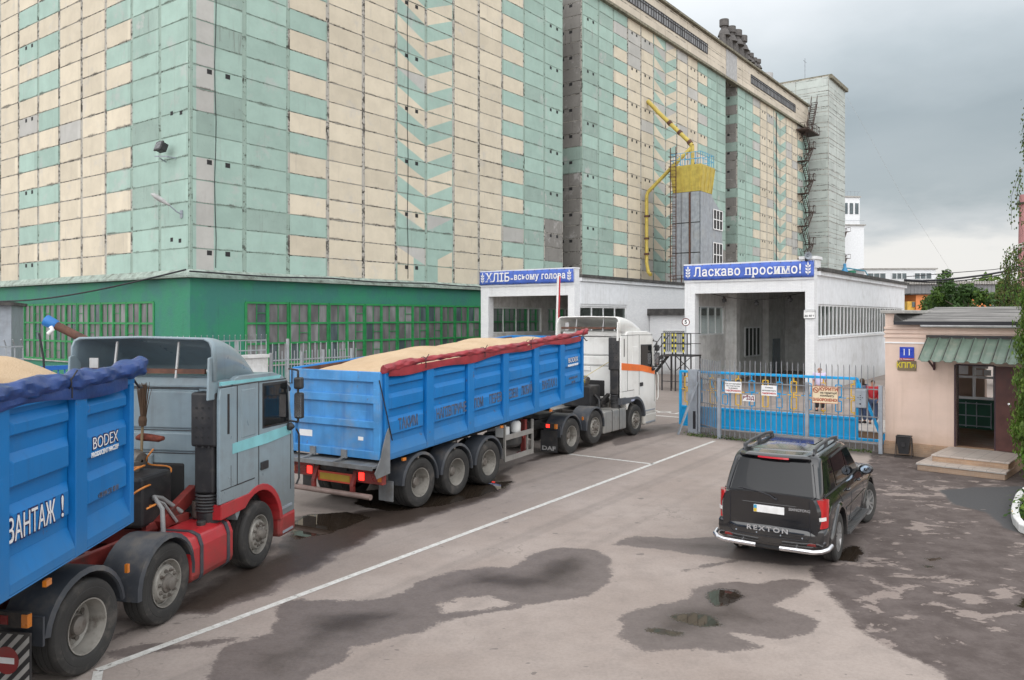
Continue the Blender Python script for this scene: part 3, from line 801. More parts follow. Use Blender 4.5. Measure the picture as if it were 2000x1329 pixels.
# far white elevator and low buildings
M_FARW = mat("far_white_wall", (.70,.72,.74), .8, var=.05)
def at_px(u, y): return ((u - 1000) / FPX * y, y)
def zpx(v, y): return HC + (HORIZ - v) / FPX * y
x, y = at_px(1648, 205)
root = thing("far_elevator", "distant white elevator block with a row of windows, right of the grey tower", "building", (x, y, 0), R(8))
b = MB(); b.box(-6, 5.6, 0, 12, 0, 27.8); b.box(-6, 4.6, .3, 12, 27.8, 35.0, 0); b.build("wall", M_FARW, root)
b = MB(); b.box(-6.3, 5.9, -.4, 12.4, 27.6, 27.9); b.box(-6.3, 4.8, 0, 12.4, 34.9, 35.2); b.build("parapet", M_CONC, root)
for i in range(4):
    b = MB(); b.box(-1.2 + i * 1.5, -.3 + i * 1.5, .18, .32, 30.6, 33.4); b.build("window", PANES[2], root)
b = MB()
for i in range(9): b.beam((-4 + i, .1, 35.2), (-4 + i, .1, 36.4), .06)
b.beam((-4, .1, 36.4), (4.6, .1, 36.4), .07); b.beam((-4, -.2, 28.9), (5.6, -.2, 28.9), .07); b.build("roof_railing", M_GALV, root)
root = thing("far_fire_escape", "distant dark stairs on the white elevator's edge beside the grey tower", "stairs", (x - .1, y - 1.0, 0), R(8))
stairs(root, -1.6, 2, 2, 26, 3.4, 1.2, M_STAIR)
x0, y0 = at_px(1688, 150)
root = thing("far_office", "long low white building with three wide window bands far behind the shed roof", "building", (x0, y0, 0), R(-4))
h = zpx(527, 150); b = MB(); b.box(0, 13.0, 0, 10, 0, h); b.build("wall", M_FARW, root)
b = MB(); b.box(-.2, 13.3, -.25, 10, h, h + .25); b.build("parapet", M_CONC, root)
for a, c in ((.6, 3.9), (5.0, 7.7), (9.1, 12.2)):
    b = MB(); b.box(a, c, -.06, .1, zpx(546, 150), zpx(534, 150)); w_ = b.build("window", PANES[2], root)
    b = MB(); 
    for i in range(4): b.box(a + (c - a) * i / 3 - .06, a + (c - a) * i / 3 + .06, -.1, 0, zpx(546, 150), zpx(534, 150))
    for z in (zpx(546, 150), zpx(534, 150)): b.box(a - .06, c + .06, -.095, 0, z - .05, z + .05)
    b.build("frame", M_FARW, w_)
x0, y0 = at_px(1757, 112)
root = thing("metal_shed", "grey metal clad hall with a ribbed roof behind the orange house", "building", (x0, y0, 0), R(-3))
M_CLAD = mat("grey_cladding", (.20,.205,.215), .6, var=.1, streak=.35, dcol=(.1,.1,.1))
b = MB()
for i in range(26): b.box(i * .5, i * .5 + .46, -.04, 0, 0, zpx(556, 112))
b.box(0, 13, 0, 9, 0, zpx(556, 112)); b.build("wall", M_CLAD, root)
b = MB()
for i in range(40): b.box(-.2 + i * .34, -.2 + i * .34 + .2, -.5, 9, zpx(556, 112), zpx(550, 112))
b.box(-.2, 13.3, -.4, 9, zpx(556, 112) + .02, zpx(551.5, 112)); b.build("roof", M_CONC, root)
x0, y0 = at_px(1789, 98)
root = thing("orange_house", "orange rendered house with a thin dark roof edge beyond the white shed", "building", (x0, y0, 0), R(-3))
M_ORANGE = mat("orange_render", (.66,.235,.085), .85, var=.08, vs=6, bump=.15)
b = MB(); b.box(0, 9, 0, 8, 0, zpx(576, 98)); b.build("wall", M_ORANGE, root)
b = MB(); b.box(-.9, 9.5, -.4, 8.4, zpx(576, 98), zpx(574.5, 98) + .05); b.build("roof", M_TAR, root)
b = MB(); b.box(-.9, 0, .3, 7, 0, zpx(589, 98)); b.build("side_wall", mat("yellow_render", (.60,.36,.07), .85), root)
b = MB(); b.box(-.35, -.02, .18, .32, zpx(600, 98), zpx(590, 98)); b.build("window", PANES[2], root)
# ------------------------------------------------------------------ loading tower with the yellow spout
M_YELLOW = mat("yellow_sheet", (.50,.39,.08), .5, var=.12, dirt=.4, dcol=(.22,.12,.04), ds=1.5, streak=.35)
M_SHEET = mat("blue_grey_sheet", (.30,.325,.355), .55, var=.15, dirt=.5, dcol=(.40,.40,.39), ds=.7, streak=.5, scol=(.17,.15,.13))
M_CYAN = mat("light_blue_paint", (.06,.36,.62), .45, var=.1)
root = bthing("loading_tower", "grey sheet loading tower with a yellow hopper on top, in front of the silo wall", "tower", 51, -6.5)
b = MB()
def side(P, s0, s1, n, zs):
    w = (s1 - s0) / n
    for i in range(n):
        for z0, z1 in zip(zs[:-1], zs[1:]):
            a = [P(s0 + i*w + .04, z0 + .05, .05), P(s0 + (i+1)*w - .04, z0 + .05, .05), P(s0 + (i+1)*w - .04, z1 - .05, .05), P(s0 + i*w + .04, z1 - .05, .05)]
            b.face(a, 0)
            q = [P(s0 + i*w + .04, z0 + .05, 0), P(s0 + (i+1)*w - .04, z0 + .05, 0), P(s0 + (i+1)*w - .04, z1 - .05, 0), P(s0 + i*w + .04, z1 - .05, 0)]
            for k in range(4): b.face([a[k], q[k], q[(k+1) % 4], a[(k+1) % 4]], 0)
b.box(0, 3, 0, 3, 0, 16.5, 1)
side(lambda s, z, o: (-o, s, z), 0, 3, 3, [0, 2.6, 5.2, 7.8, 10.4, 13.4, 16.5]); side(lambda s, z, o: (s, -o, z), 0, 3, 1, [0, 6, 16.5])
b.build("tower_body", [M_SHEET, M_DARKSTEEL], root, fixn=False)
b = MB(); b.xz([(3, 0), (5.8, 0), (5.8, 14.7), (3, 16.3)], .02, 2.9, 0); b.build("cabin", M_SHEET, root)
for z0, z1 in ((13.0, 15.0), (9.2, 11.6)):
    b = MB(); b.box(3.25, 5.65, -.03, .05, z0, z1, 0); w_ = b.build("window", M_DARKIN, root)
    b = MB()
    for q in (3.25, 4.05, 4.85, 5.65): b.box(q - .05, q + .05, -.09, -.031, z0, z1)
    for q in (z0, (z0 + z1) / 2, z1): b.box(3.25, 5.65, -.085, -.031, q - .05, q + .05)
    b.build("frame", M_WHITE, w_)
b = MB(); c0 = [(.05,.05),(2.95,.05),(2.95,2.95),(.05,2.95)]; c1 = [(-.18,-.18),(3.3,-.18),(3.3,3.18),(-.18,3.18)]
b.rings([[(x, y, 16.5) for x, y in c0], [(x, y, 19.0) for x, y in c1], [(x, y, 19.15) for x, y in c1]])
for q in (.2, 1.1, 2.0, 2.9): b.beam((-.16 - .02, 3.1 - q * 1.03, 19), (-.02, 2.95 - q, 16.5), .08); b.beam((q * 1.15 - .1, -.2, 19), (q, .02, 16.5), .08)
b.build("hopper", M_YELLOW, root)
b = MB()
for i in range(7):
    q = -.1 + i * .55
    for p in ((q, -.1), (q, 3.1), (-.1, q * .97), (3.2, q * .97)): b.beam((*p, 19.1), (*p, 20.4), .04)
for z in (19.75, 20.4):
    for p, q in (((-.1,-.1),(3.2,-.1)), ((3.2,-.1),(3.2,3.1)), ((3.2,3.1),(-.1,3.1)), ((-.1,3.1),(-.1,-.1))): b.beam((*p, z), (*q, z), .045)
b.build("railing", M_CYAN, root)
b = MB()
for y in (2.3, 2.9): b.beam((-.6, y, 0), (-.6, y, 21), .07)
for i in range(60): b.beam((-.6, 2.3, .3 + i * .34), (-.6, 2.9, .3 + i * .34), .04)
for i in range(18):
    z = 3 + i; b.tube([(-.6, 2.3, z), (-1.1, 2.3, z), (-1.25, 2.6, z), (-1.1, 2.9, z), (-.6, 2.9, z)], .03, 5)
for z in (4.2, 7.0):
    b.box(-1.3, -.05, .5, 2.2, z - .06, z)
    for q in (.5, 1.35, 2.2): b.beam((-1.3, q, z), (-1.3, q, z + 1.1), .05)
    b.beam((-1.3, .5, z + 1.1), (-1.3, 2.2, z + 1.1), .05)
b.beam((-.12, 1.05, 0), (-.12, 1.05, 16.4), .14)
b.build("ladder", M_RUST, root)
root = bthing("grain_spout", "bent yellow grain pipe running from the silo wall over the hopper and down the wall", "pipe", 51, 0, 0)
b = MB(); r = .22
J = (1.5, -5.0, 21.4)
b.tube([(1.3, -.1, 26.7), (1.5, -1.2, 25.4), (1.6, -4.6, 21.9), J], r, 12); b.tube([J, (1.5, -5, 19.0)], r, 12)
b.tube([(1.5, -4.9, 21.2), (.6, -3.6, 19.6), (.1, -.75, 16.9), (.1, -.6, 16.5), (.1, -.6, 9.6), (-.3, -1.0, 8.6), (-.6, -1.4, 8.3)], r * .85, 12)
b.build("pipe", M_YELLOW, root, smooth=40)
b = MB()
for p, q in (((1.53, -2.4, 24.2), (1.54, -2.65, 23.9)), ((1.57, -3.5, 23.05), (1.58, -3.75, 22.8)), ((1.6, -4.6, 21.9), (1.56, -4.85, 21.6)), ((.1, -.6, 12), (.1, -.6, 12.2)), ((.1, -.6, 14.3), (.1, -.6, 14.5)), ((.1,-.6,10.4),(.1,-.6,10.6))):
    b.tube([p, q], r + .05, 12)
b.build("flange", M_RUST, root)

# machine on a concrete block near the far stairs
root = bthing("pump_station", "green cabinet and blue pipes on a concrete block under the far stairs", "machine", 92, -11)
zb = 7.6
b = MB(); b.box(0, 3.2, 0, 2.6, 0, zb); b.box(-.3, 3.6, -.3, 2.9, zb, zb + .2); b.build("plinth", M_STAIN, root)
b = MB(); b.box(1.8, 2.9, .2, 1.4, zb + .2, zb + 2.9); b.build("cabinet", M_GREEN, root, bevel=.04)
b = MB(); b.lathe([(.02, 0), (.45, 0), (.45, 2.6), (.2, 3.1), (.2, 3.6), (.02, 3.6)], (.8, 1.2, zb + .2), (0,0,1), 16); b.build("tank", mat("blue_enamel", (.04,.22,.42), .4), root, smooth=40)
b = MB(); b.tube([(.8, 1.0, zb + 3.2), (4.6, -.6, zb + 2.9), (5.0, -.8, zb + 2.4), (5.0, -.8, 0)], .09, 8); b.build("pipe", mat("teal_pipe", (.05,.24,.34), .5), root, smooth=40)

# ------------------------------------------------------------------ white drive-through sheds
def brick(name, col, col2, mortar, sx=1.0, rough=.8, bmp=.5, scale=4.0):
    t = NT(name)
    bt = t.n("ShaderNodeTexBrick"); bt.inputs["Scale"].default_value = scale; bt.inputs["Mortar Size"].default_value = .012; bt.inputs["Brick Width"].default_value = 1.0; bt.inputs["Row Height"].default_value = .3
    bt.inputs["Color1"].default_value = (*col, 1); bt.inputs["Color2"].default_value = (*col2, 1); bt.inputs["Mortar"].default_value = (*mortar, 1)
    sp = t.n("ShaderNodeSeparateXYZ"); t.l(t.tc.outputs["Object"], sp.inputs[0]); cb = t.n("ShaderNodeCombineXYZ")
    t.l(t.math('ADD', sp.outputs[0], sp.outputs[1]), cb.inputs[0]); t.l(sp.outputs[2], cb.inputs[1]); t.l(cb.outputs[0], bt.inputs["Vector"])
    d = t.noise(1.1, 7, .7); st = t.noise(1.0, 6, .6, t.coord((5,5,.3)))
    c = t.mix(t.ramp(d, .5, .78, 0, .35), bt.outputs["Color"], tuple(x * .6 for x in col))
    c = t.mix(t.ramp(st, .58, .8, 0, .3), c, (.35,.33,.3))
    spz = t.math('ADD', sp.outputs[2], t.math('MULTIPLY', t.math('SUBTRACT', t.noise(3, 6, .7), .5), .9)); c = t.mix(t.ramp(spz, .75, -.1, 0, .6), c, (.16,.145,.13))
    t.set(Base_Color=c, Roughness=rough); t.bump(t.math('ADD', bt.outputs["Fac"], t.math('MULTIPLY', t.noise(12, 4), .6)), -bmp, .02)
    return t.mat
M_WBRICK = brick("white_painted_brick", (.74,.75,.76), (.68,.69,.71), (.52,.53,.54))
M_WWALL = mat("white_wall", (.72,.735,.76), .75, var=.05, dirt=.45, dcol=(.42,.41,.39), ds=.8, streak=.35, scol=(.38,.37,.35), bump=.12, bs=25, low=(-.2, 1.1))
M_WDIRTY = mat("grey_white_interior", (.68,.675,.665), .8, var=.1, dirt=.55, dcol=(.30,.28,.25), ds=.7, streak=.3, scol=(.25,.23,.21))
M_WFRAME = mat("white_frame", (.76,.77,.78), .5, var=.05, dirt=.25, dcol=(.5,.48,.45), ds=2)
M_BANNER = mat("blue_banner", (.065,.135,.50), .55, var=.12, vs=3, dirt=.25, dcol=(.16,.24,.55), ds=1.5)
def glazed(root, wall_axis, s0, s1, z0, z1, off, n, th=.1):
    """window band: white frame and one glass part. wall_axis(s, z, out)."""
    f = MB(); p = MB()
    def bar(a0, a1, b0, b1, o0, o1):
        c = [f.pt(wall_axis(s, z, o)) for o in (o0, o1) for s, z in ((a0, b0), (a1, b0), (a1, b1), (a0, b1))]
        for k in ((0,1,2,3),(7,6,5,4),(0,4,5,1),(1,5,6,2),(2,6,7,3),(3,7,4,0)): f.f.append([c[i] for i in k]); f.m.append(0)
    w = (s1 - s0) / n
    for i in range(n + 1):
        q = s0 + i * w; bar(q - .032, q + .032, z0, z1, off - th / 2, off + th / 2 + (.004 if i % 2 else 0))
    bar(s0, s1, z0, z0 + .09, off - th / 2 + .01, off + th / 2 - .008); bar(s0, s1, z1 - .09, z1, off - th / 2 + .01, off + th / 2 - .008)
    p.face([wall_axis(s0, z0, off), wall_axis(s1, z0, off), wall_axis(s1, z1, off), wall_axis(s0, z1, off)])
    o = f.build("window", M_WFRAME, root); p.build("pane", M_GLASSC, o, fixn=False); return o
def shed(x, y, L, label, brick_from=None, windows_r=(), windows_l=(), back=True, nr=4):
    """local +x runs into the shed, y = 0 is its right-hand wall, y = 7.2 its left-hand wall."""
    root = bthing("drive_through_shed", label, "building", x, y)
    H = 6.35
    b = MB()   # portal: two piers and the lintel
    b.box(0, .55, 0, .46, 0, 6.86); b.box(0, .55, 6.58, 7.2, 0, 6.86); b.box(0.02, .5, .46, 6.58, 5.27, 6.84)
    b.box(-.06, .0, 0, 7.2, 5.9, 6.02); b.box(-.05, .58, -.04, 7.24, 6.86, 6.94)
    b.build("portal", M_WBRICK, root)
    def wall(y0, y1, wins, mtl, nm):
        b = MB(); e = [.552] + [q for w in wins for q in w] + [L]
        b.box(.552, L, y0, y1, 0, 2.85, 0); b.box(.552, L, y0, y1, 4.62, H, 0)
        for i in range(0, len(e), 2): b.box(e[i], e[i + 1], y0, y1, 2.85, 4.62, 0)
        b.build(nm, mtl, root)
    wall(0, .28, windows_r, M_WBRICK if brick_from is not None else M_WWALL, "side_wall")
    wall(6.9, 7.18, windows_l, M_WDIRTY, "side_wall")
    for w0, w1 in windows_r:
        k = max(1, round((w1 - w0) / 3.0)); ws = (w1 - w0) / k
        for i in range(k): glazed(root, lambda s, z, o: (s, -o + .1, z), w0 + i * ws, w0 + (i+1) * ws - .004, 2.86, 4.61, 0, nr)
        b = MB(); b.box(w0 - .05, w1 + .05, -.07, 0, 2.76, 2.85); b.build("sill", M_WFRAME, root)
    for w0, w1 in windows_l:
        k = max(1, round((w1 - w0) / 3.0)); ws = (w1 - w0) / k
        for i in range(k): glazed(root, lambda s, z, o: (s, 7.04 + o, z), w0 + i * ws, w0 + (i+1) * ws - .004, 2.86, 4.61, 0, 2)
    b = MB(); b.box(.5, L + .4, .28, 6.9, 5.75, 5.9); b.build("ceiling", M_WDIRTY, root)
    b = MB(); b.box(.56, L + .3, -.3, 7.5, H, H + .18); b.build("roof", M_TAR, root)
    b = MB(); b.box(.58, L + .32, -.16, 0, H - .22, H - .003); b.build("eaves_board", M_WWALL, root)
    if back:
        b = MB(); b.box(L, L + .25, 0, 7.2, 0, H - .01); b.build("rear_wall", M_WDIRTY, root)
    return root
sh1 = shed(17.12, -13.06, 17.5, "left white drive-through shed under the blue banner with the dash, brick side wall", brick_from=0, nr=2, windows_r=[(.65, 6.5)], windows_l=[(.7, 6.6), (7.4, 15)])
b = MB(); b.box(.64, 6.6, -.05, -.002, 4.75, 6.05); b.build("plaster_panel", M_WWALL, sh1)
sh2 = shed(18.9, -26.56, 23.2, "right white drive-through shed with the welcome banner and long side windows", windows_r=[(.75, 22.6)], windows_l=[(.7, 5.2)])
# pilasters, ticket window and door inside the right shed
b = MB(); b.box(5.4, 6.0, 6.2, 6.9, 0, 5.75); b.box(12.2, 12.8, 6.5, 6.9, 0, 5.75); b.build_by(lambda c: c.x > 9, "pilaster", M_WDIRTY, sh2); b = MB(); b.box(17, 23, 4.6, 6.898, 0, 5.74); b.build("inner_wall", M_WDIRTY, sh2)
glazed(sh2, lambda s, z, o: (s, 6.84 - o, z), 8.6, 11.4, 1.3, 3.3, 0, 4)
b = MB(); b.box(8.6, 11.4, 6.86, 6.895, 1.3, 3.3); b.build("blind", M_DARKIN, sh2)
b = MB(); b.box(14.2, 15.6, 6.8, 6.895, 0, 2.4); b.build("door", M_GALV, sh2)
# parapet cap at the right shed's corner
b = MB(); b.box(-.12, .95, -.16, .75, 6.94, 7.1); b.box(.0, .9, -.08, .5, 6.5, 6.94); b.build("corner_parapet", M_WBRICK, sh2)
# low annex between the sheds
root = bthing("annex", "low white annex with a black felt roof edge between the two sheds", "building", 27.0, -19.36)
b = MB(); b.box(0, 6, .02, 6.28, 0, 1.5); b.box(0, 6, .02, 6.28, 3.0, 4.06); b.box(0, 6, .02, 3.4, 1.5, 3.0); b.box(0, 6, 5.25, 6.28, 1.5, 3.0); b.build("wall", M_WBRICK, root)
b = MB(); b.box(.3, 6, 3.0, 5.6, 1.3, 3.2); b.build("inner_room", M_DARKIN, root)
b = MB()
for i in range(12): b.box(.055, .075 + .02 * (i % 2), 3.42 + i * .155, 3.42 + i * .155 + .11, 1.52, 2.98)
b.build("blind", mat("striped_curtain", (.40,.41,.42), .9), root)
b = MB(); b.box(-.35, 6, -.1, 6.3, 4.06, 4.52); b.build("roof", M_TAR, root)
glazed(root, lambda s, z, o: (-o + .12, s, z), 3.42, 5.23, 1.5, 3.0, 0, 2)
b = MB(); b.box(-.05, 0, 3.3, 5.35, 1.42, 1.5); b.box(-.03, 0, 3.3, 5.35, 3.0, 3.07); b.build("sill", M_WFRAME, root)
# connecting rear brick between sheds
# banners
def wheat(M_, parent, s=1.0):
    b = MB(M_); 
    for k in range(3):
        for sg in (-1, 1):
            z0 = -.26 * s + k * .17 * s
            b.prism([(sg * .02 * s, z0), (sg * .12 * s, z0 + .03 * s), (sg * .15 * s, z0 + .15 * s), (sg * .05 * s, z0 + .12 * s)], lambda x, y: (x, y, 0), lambda x, y: (x, y, .008))
    b.prism([(-.04*s, .22*s), (0, .19*s), (.04*s, .22*s), (.03*s, .34*s), (0, .4*s), (-.03*s, .34*s)], lambda x, y: (x, y, 0), lambda x, y: (x, y, .008))
    b.box(-.012*s, .012*s, -.34*s, .2*s, 0, .007)
    return b.build("wheat_emblem", M_WHITE, parent)
def banner(shedx, shedy, label, parts, y0=-.02, y1=7.2):
    root = bthing("banner", label, "banner", shedx - .1, shedy + (y0 + y1) / 2, 6.02)
    w = y1 - y0; h = .84; n = 36; b = MB(); g = []
    rnd = random.Random(shedx)
    ph = [rnd.uniform(0, 6) for _ in range(6)]
    wob = lambda s, z: .012 * math.sin(s * 2.1 + ph[0] + z * 2) + .01 * math.sin(s * 5.3 + ph[1] - z * 4)
    fr = [[(-wob(i / n * w, j * .21) - .03, (i / n - .5) * w, h * j / 4 + .02 * math.sin(i / n * PI * 5 + ph[2]) * (j / 4 - .5)) for i in range(n + 1)] for j in range(5)]
    b.rings(fr, closed=False, caps=False)
    o = b.build("cloth", M_BANNER, root, smooth=60, solid=.006)
    for txt, size, yy, zz, w_ in parts:
        text(txt, size, "lettering", M_WHITE, root, frame((-.085, yy, zz), (0, -1, 0), (0, 0, 1)), .006, .012, fit=w_, serif=.07, spacing=1.1)
    for s in (w / 2 - .28, -w / 2 + .28): wheat(frame((-.075, s, .42), (0, -1, 0), (0, 0, 1)), root, .95)
    b = MB()
    for i in range(14):
        for z in (.03, h - .03): b.lathe([(.001, 0), (.025, 0), (.025, .03), (.001, .03)], (-.085, (i / 13 - .5) * (w - .1), z), (-1, 0, 0), 8)
    b.build("eyelet", M_DARKSTEEL, root)
    return root
banner(17.12, -13.06, "blue banner reading ХЛІБ - всьому голова over the left shed entrance", [("ХЛІБ", .76, 2.12, .42, 1.95), ("-", .6, .96, .38, .18), ("всьому голова", .56, -1.15, .44, 3.85)])
banner(18.9, -26.56, "blue banner reading Ласкаво просимо! over the right shed entrance", [("Ласкаво просимо!", .70, 0, .42, 5.95)])
# lamps on a sagging wire across the right entrance
root = bthing("lamp_wire", "sagging wire with three small lamps under the right shed's ceiling", "lamp", 20.2, -26.56, 5.4)
b = MB(); pts = [(0, 6.6 - i * .62, -.9 * math.sin(i / 10 * PI) * .55) for i in range(11)]; b.tube(pts, .018, 5); b.build("wire", M_DARKSTEEL, root)
for i in (2, 5, 8):
    b = MB(); p = pts[i]; b.lathe([(.02, 0), (.05, 0), (.07, -.1), (.14, -.16), (.12, -.3), (.02, -.34)], p, (0, 0, 1), 12); b.build("lamp_shade", M_DARKSTEEL, root, smooth=40)
# loudspeaker on the corner
root = bthing("loudspeaker", "round grey loudspeaker on the right shed's corner beside the banner", "loudspeaker", 18.75, -26.2, 6.85)
b = MB(); b.lathe([(.01, -.02), (.05, .0), (.06, .12), (.11, .22), (.20, .27), (.19, .285), (.09, .22), (.04, .16), (.035, .24), (.001, .25)], (.05, .03, .26), (-.7, -.6, 0), 20); b.build("horn", M_GALV, root, smooth=40)
b = MB(); b.box(-.05, .12, -.06, .06, 0, .3); b.build("bracket", M_DARKSTEEL, root)
# weight sign on the pier
root = bthing("weight_sign", "small white notice with a weight limit on the right shed's pier", "sign", 18.87, -26.33, 3.85)
b = MB(); b.box(-.03, 0, -.3, .3, 0, .46, 0); b.build("plate", M_WHITE, root)
text("ВАГОВИЙ КОНТРОЛЬ", .062, "lettering", M_INK, root, frame((-.034, 0, .36), (0,-1,0), (0,0,1)), .004)
text("до 60 т", .15, "lettering", M_INK, root, frame((-.034, 0, .15), (0,-1,0), (0,0,1)), .004, .003)
b = MB()
for a in ((-.3,.3,0,.02),(-.3,.3,.44,.46),(-.3,-.28,0,.46),(.28,.3,0,.46)): b.box(-.036, -.028, *a)
b.build("border", M_INK, root)
# steel inspection platform
root = bthing("inspection_platform", "dark steel platform with yellow and black posts and steep steps beside the annex", "platform", 15.6, -21.6)
M_HAZY = mat("hazard_yellow", (.62,.55,.05), .5)
b = MB(); b.box(0, 1.3, .38, 2.12, 1.84, 1.92); b.build("deck", M_DARKSTEEL, root)
b = MB()
for x in (.05, 1.25):
    for y in (.42, 1.3, 1.55, 2.08): b.beam((x, y, 0), (x, y, 1.84), .06)
b.beam((.05, .42, 1.1), (.05, 1.25, 1.84), .035); b.beam((.05, 1.25, 1.1), (.05, .42, 1.84), .035); b.beam((.05, 1.6, 1.1), (.05, 2.08, 1.84), .035)
b.beam((.05, .42, .5), (.05, 2.08, .5), .035); b.build("leg", M_DARKSTEEL, root)
b = MB()
for y in (.42, .62, 2.08): b.beam((.03, y, 1.92), (.03, y, 3.05), .045)
for z in (2.5, 3.05):
    b.beam((.03, .4, z), (.03, 2.1, z), .035); b.beam((1.27, .4, z), (1.27, 2.1, z), .035)
b.build("railing", M_DARKSTEEL, root)
for y in (.84, 1.28, 1.46, 1.93):
    b = MB()
    for i in range(8): b.box(0, .06, y - .03, y + .03, 1.92 + i * .142, 1.92 + (i + 1) * .142, i % 2)
    b.build("hazard_post", [M_INK, M_HAZY], root)
b = MB()
for x in (.15, 1.0):
    b.beam((x, 2.12, 1.88), (x, 3.6, .05), .06, .14); b.beam((x, 2.12, 2.95), (x, 3.5, 1.2), .035)
    for k in (.3, .75): b.beam((x, 2.12 + 1.45 * k, 1.88 - 1.8 * k), (x, 2.12 + 1.45 * k, 2.95 - 1.78 * k), .035)
for i in range(7): k = (i + .5) / 7; b.box(.15, 1.0, 2.12 + 1.48 * k - .1, 2.12 + 1.48 * k + .1, 1.88 - 1.83 * k, 1.92 - 1.83 * k)
b.build("steps", M_DARKSTEEL, root)
# speed sign
x, y = at_px(1339.5, 43.0)
root = thing("speed_sign", "round white sign with the number 5 on a thin pole by the platform", "road sign", (x, y, 0), R(-14))
b = MB(); b.tube([(0, 0, 0), (0, 0, 3.9)], .025, 8); b.build("pole", M_GALV, root)
b = MB(); b.lathe([(.001, 0), (.21, 0), (.21, .015), (.001, .015)], (0, -.03, zpx(629.5, 43)), (0, -1, 0), 28); b.build("plate", M_WHITE, root)
b = MB(); b.lathe([(.17, 0), (.215, 0), (.215, .02), (.17, .02)], (0, -.032, zpx(629.5, 43)), (0, -1, 0), 28); b.build("border", mat("dark_red_border", (.12,.02,.02), .5), root)
text("5", .28, "lettering", M_INK, root, frame((0, -.05, zpx(629.5, 43)), (1,0,0), (0,0,1)), .004, .008)
# raised barrier arm
x, y = at_px(1080, 38.0)
root = thing("barrier_arm", "raised red and white barrier arm standing up behind the white cab", "barrier", (x, y, 0), R(20))
b = MB(); b.box(-.2, .2, -.2, .2, 0, 1.1); b.build("cabinet", M_GALV, root, bevel=.03)
b = MB(); q = Vector((.15, 0, zpx(540, 38) - .9)); n = 14
for i in range(n):
    a, c = Vector((0, -.26, .9)) + q * (i / n), Vector((0, -.26, .9)) + q * ((i + 1) / n)
    b.beam(a, c, .12, .05, 0)
    b.beam(a + Vector((.092, 0, 0)), c + Vector((.092, 0, 0)), .06, .055, 1)
    if i % 3 == 1: b.beam(a + Vector((0, -.03, 0)), a + Vector((0, -.03, .22)), .05, .02, 1)
b.build("arm", [M_WHITE, mat("barrier_red", (.5,.03,.04), .5)], root)
# ------------------------------------------------------------------ fittings on the near silo block
root = bthing("floodlight", "black square floodlight on a bracket high on the mint wall near the corner", "lamp", -.06, 1.75, 12.55)
b = MB(Matrix.Rotation(R(20), 4, 'Y')); b.box(-.75, -.45, -.3, .3, .0, .45); b.box(-.85, -.75, -.33, .33, -.05, .5); b.build("housing", M_BLACK, root, bevel=.03)
b = MB(Matrix.Rotation(R(20), 4, 'Y')); b.box(-.87, -.851, -.27, .27, .02, .43); b.build("lens", mat("lamp_lens", (.10,.105,.11), .25), root)
b = MB(); b.beam((0, -.5, -.12), (-.5, -.5, -.12), .06); b.beam((-.5, -.6, -.12), (-.6, .5, -.0), .06); b.beam((0, .5, -.2), (-.4, .35, -.1), .05); b.build("bracket", M_GALV, root)
root = bthing("wall_lamp", "silver cobra head street lamp on a short arm low on the mint wall", "lamp", -.06, .7, 9.4)
b = MB(); b.tube([(0, 0, 0), (-.25, .05, .1), (-.6, .2, .45)], .035, 8); b.box(-.04, .02, -.1, .1, -.2, .2); b.build("arm", M_GALV, root)
b = MB(); d = Vector((-.55, .35, .42)).normalized(); b.lathe([(.02, 0), (.06, .05), (.08, .22), (.13, .48), (.13, .78), (.08, 1.0), (.01, 1.08)], (-.55, .17, .4), d, 14); b.build("lamp_head", M_FLUE, root, smooth=60)
def cable(name, label, pts, r, m=None, grp=None):
    b = MB(); b.tube(pts, r, 5); o = b.build(name, m or M_INK, smooth=80); tag(o, label, "cable", grp); return o
cable("cable", "black cable sagging along the green ground floor from the corner to the left", [BW(-.5 - .02 * y, y, 6.35 - 1.35 * math.sin(min(y, 20) / 20 * PI / 2) + .0 * y) for y in np.linspace(-.4, 26, 16)], .05)
cable("cable", "black cable lying along the mint cornice to the right of the corner", [BW(x, -.46 - .03 * math.sin(x * .9), 6.33 - .09 * abs(math.sin(x * .35)) - (0 if x < 24 else (x - 24) * .12)) for x in np.linspace(-.3, 27, 24)], .045)
cable("cable", "thin dark line of the crack running down the corner panel", [BW(1.45 + .05 * math.sin(z), -.07, z) for z in np.linspace(6.6, 24, 12)], .02)  # upright crack in the panel, modelled as a thin dark cable
cable("cable", "thin dark wire hanging down beside the chevron's left half", [BW(16.3 + .05 * math.sin(z), -.07, z) for z in np.linspace(6.6, 30, 12)], .022)

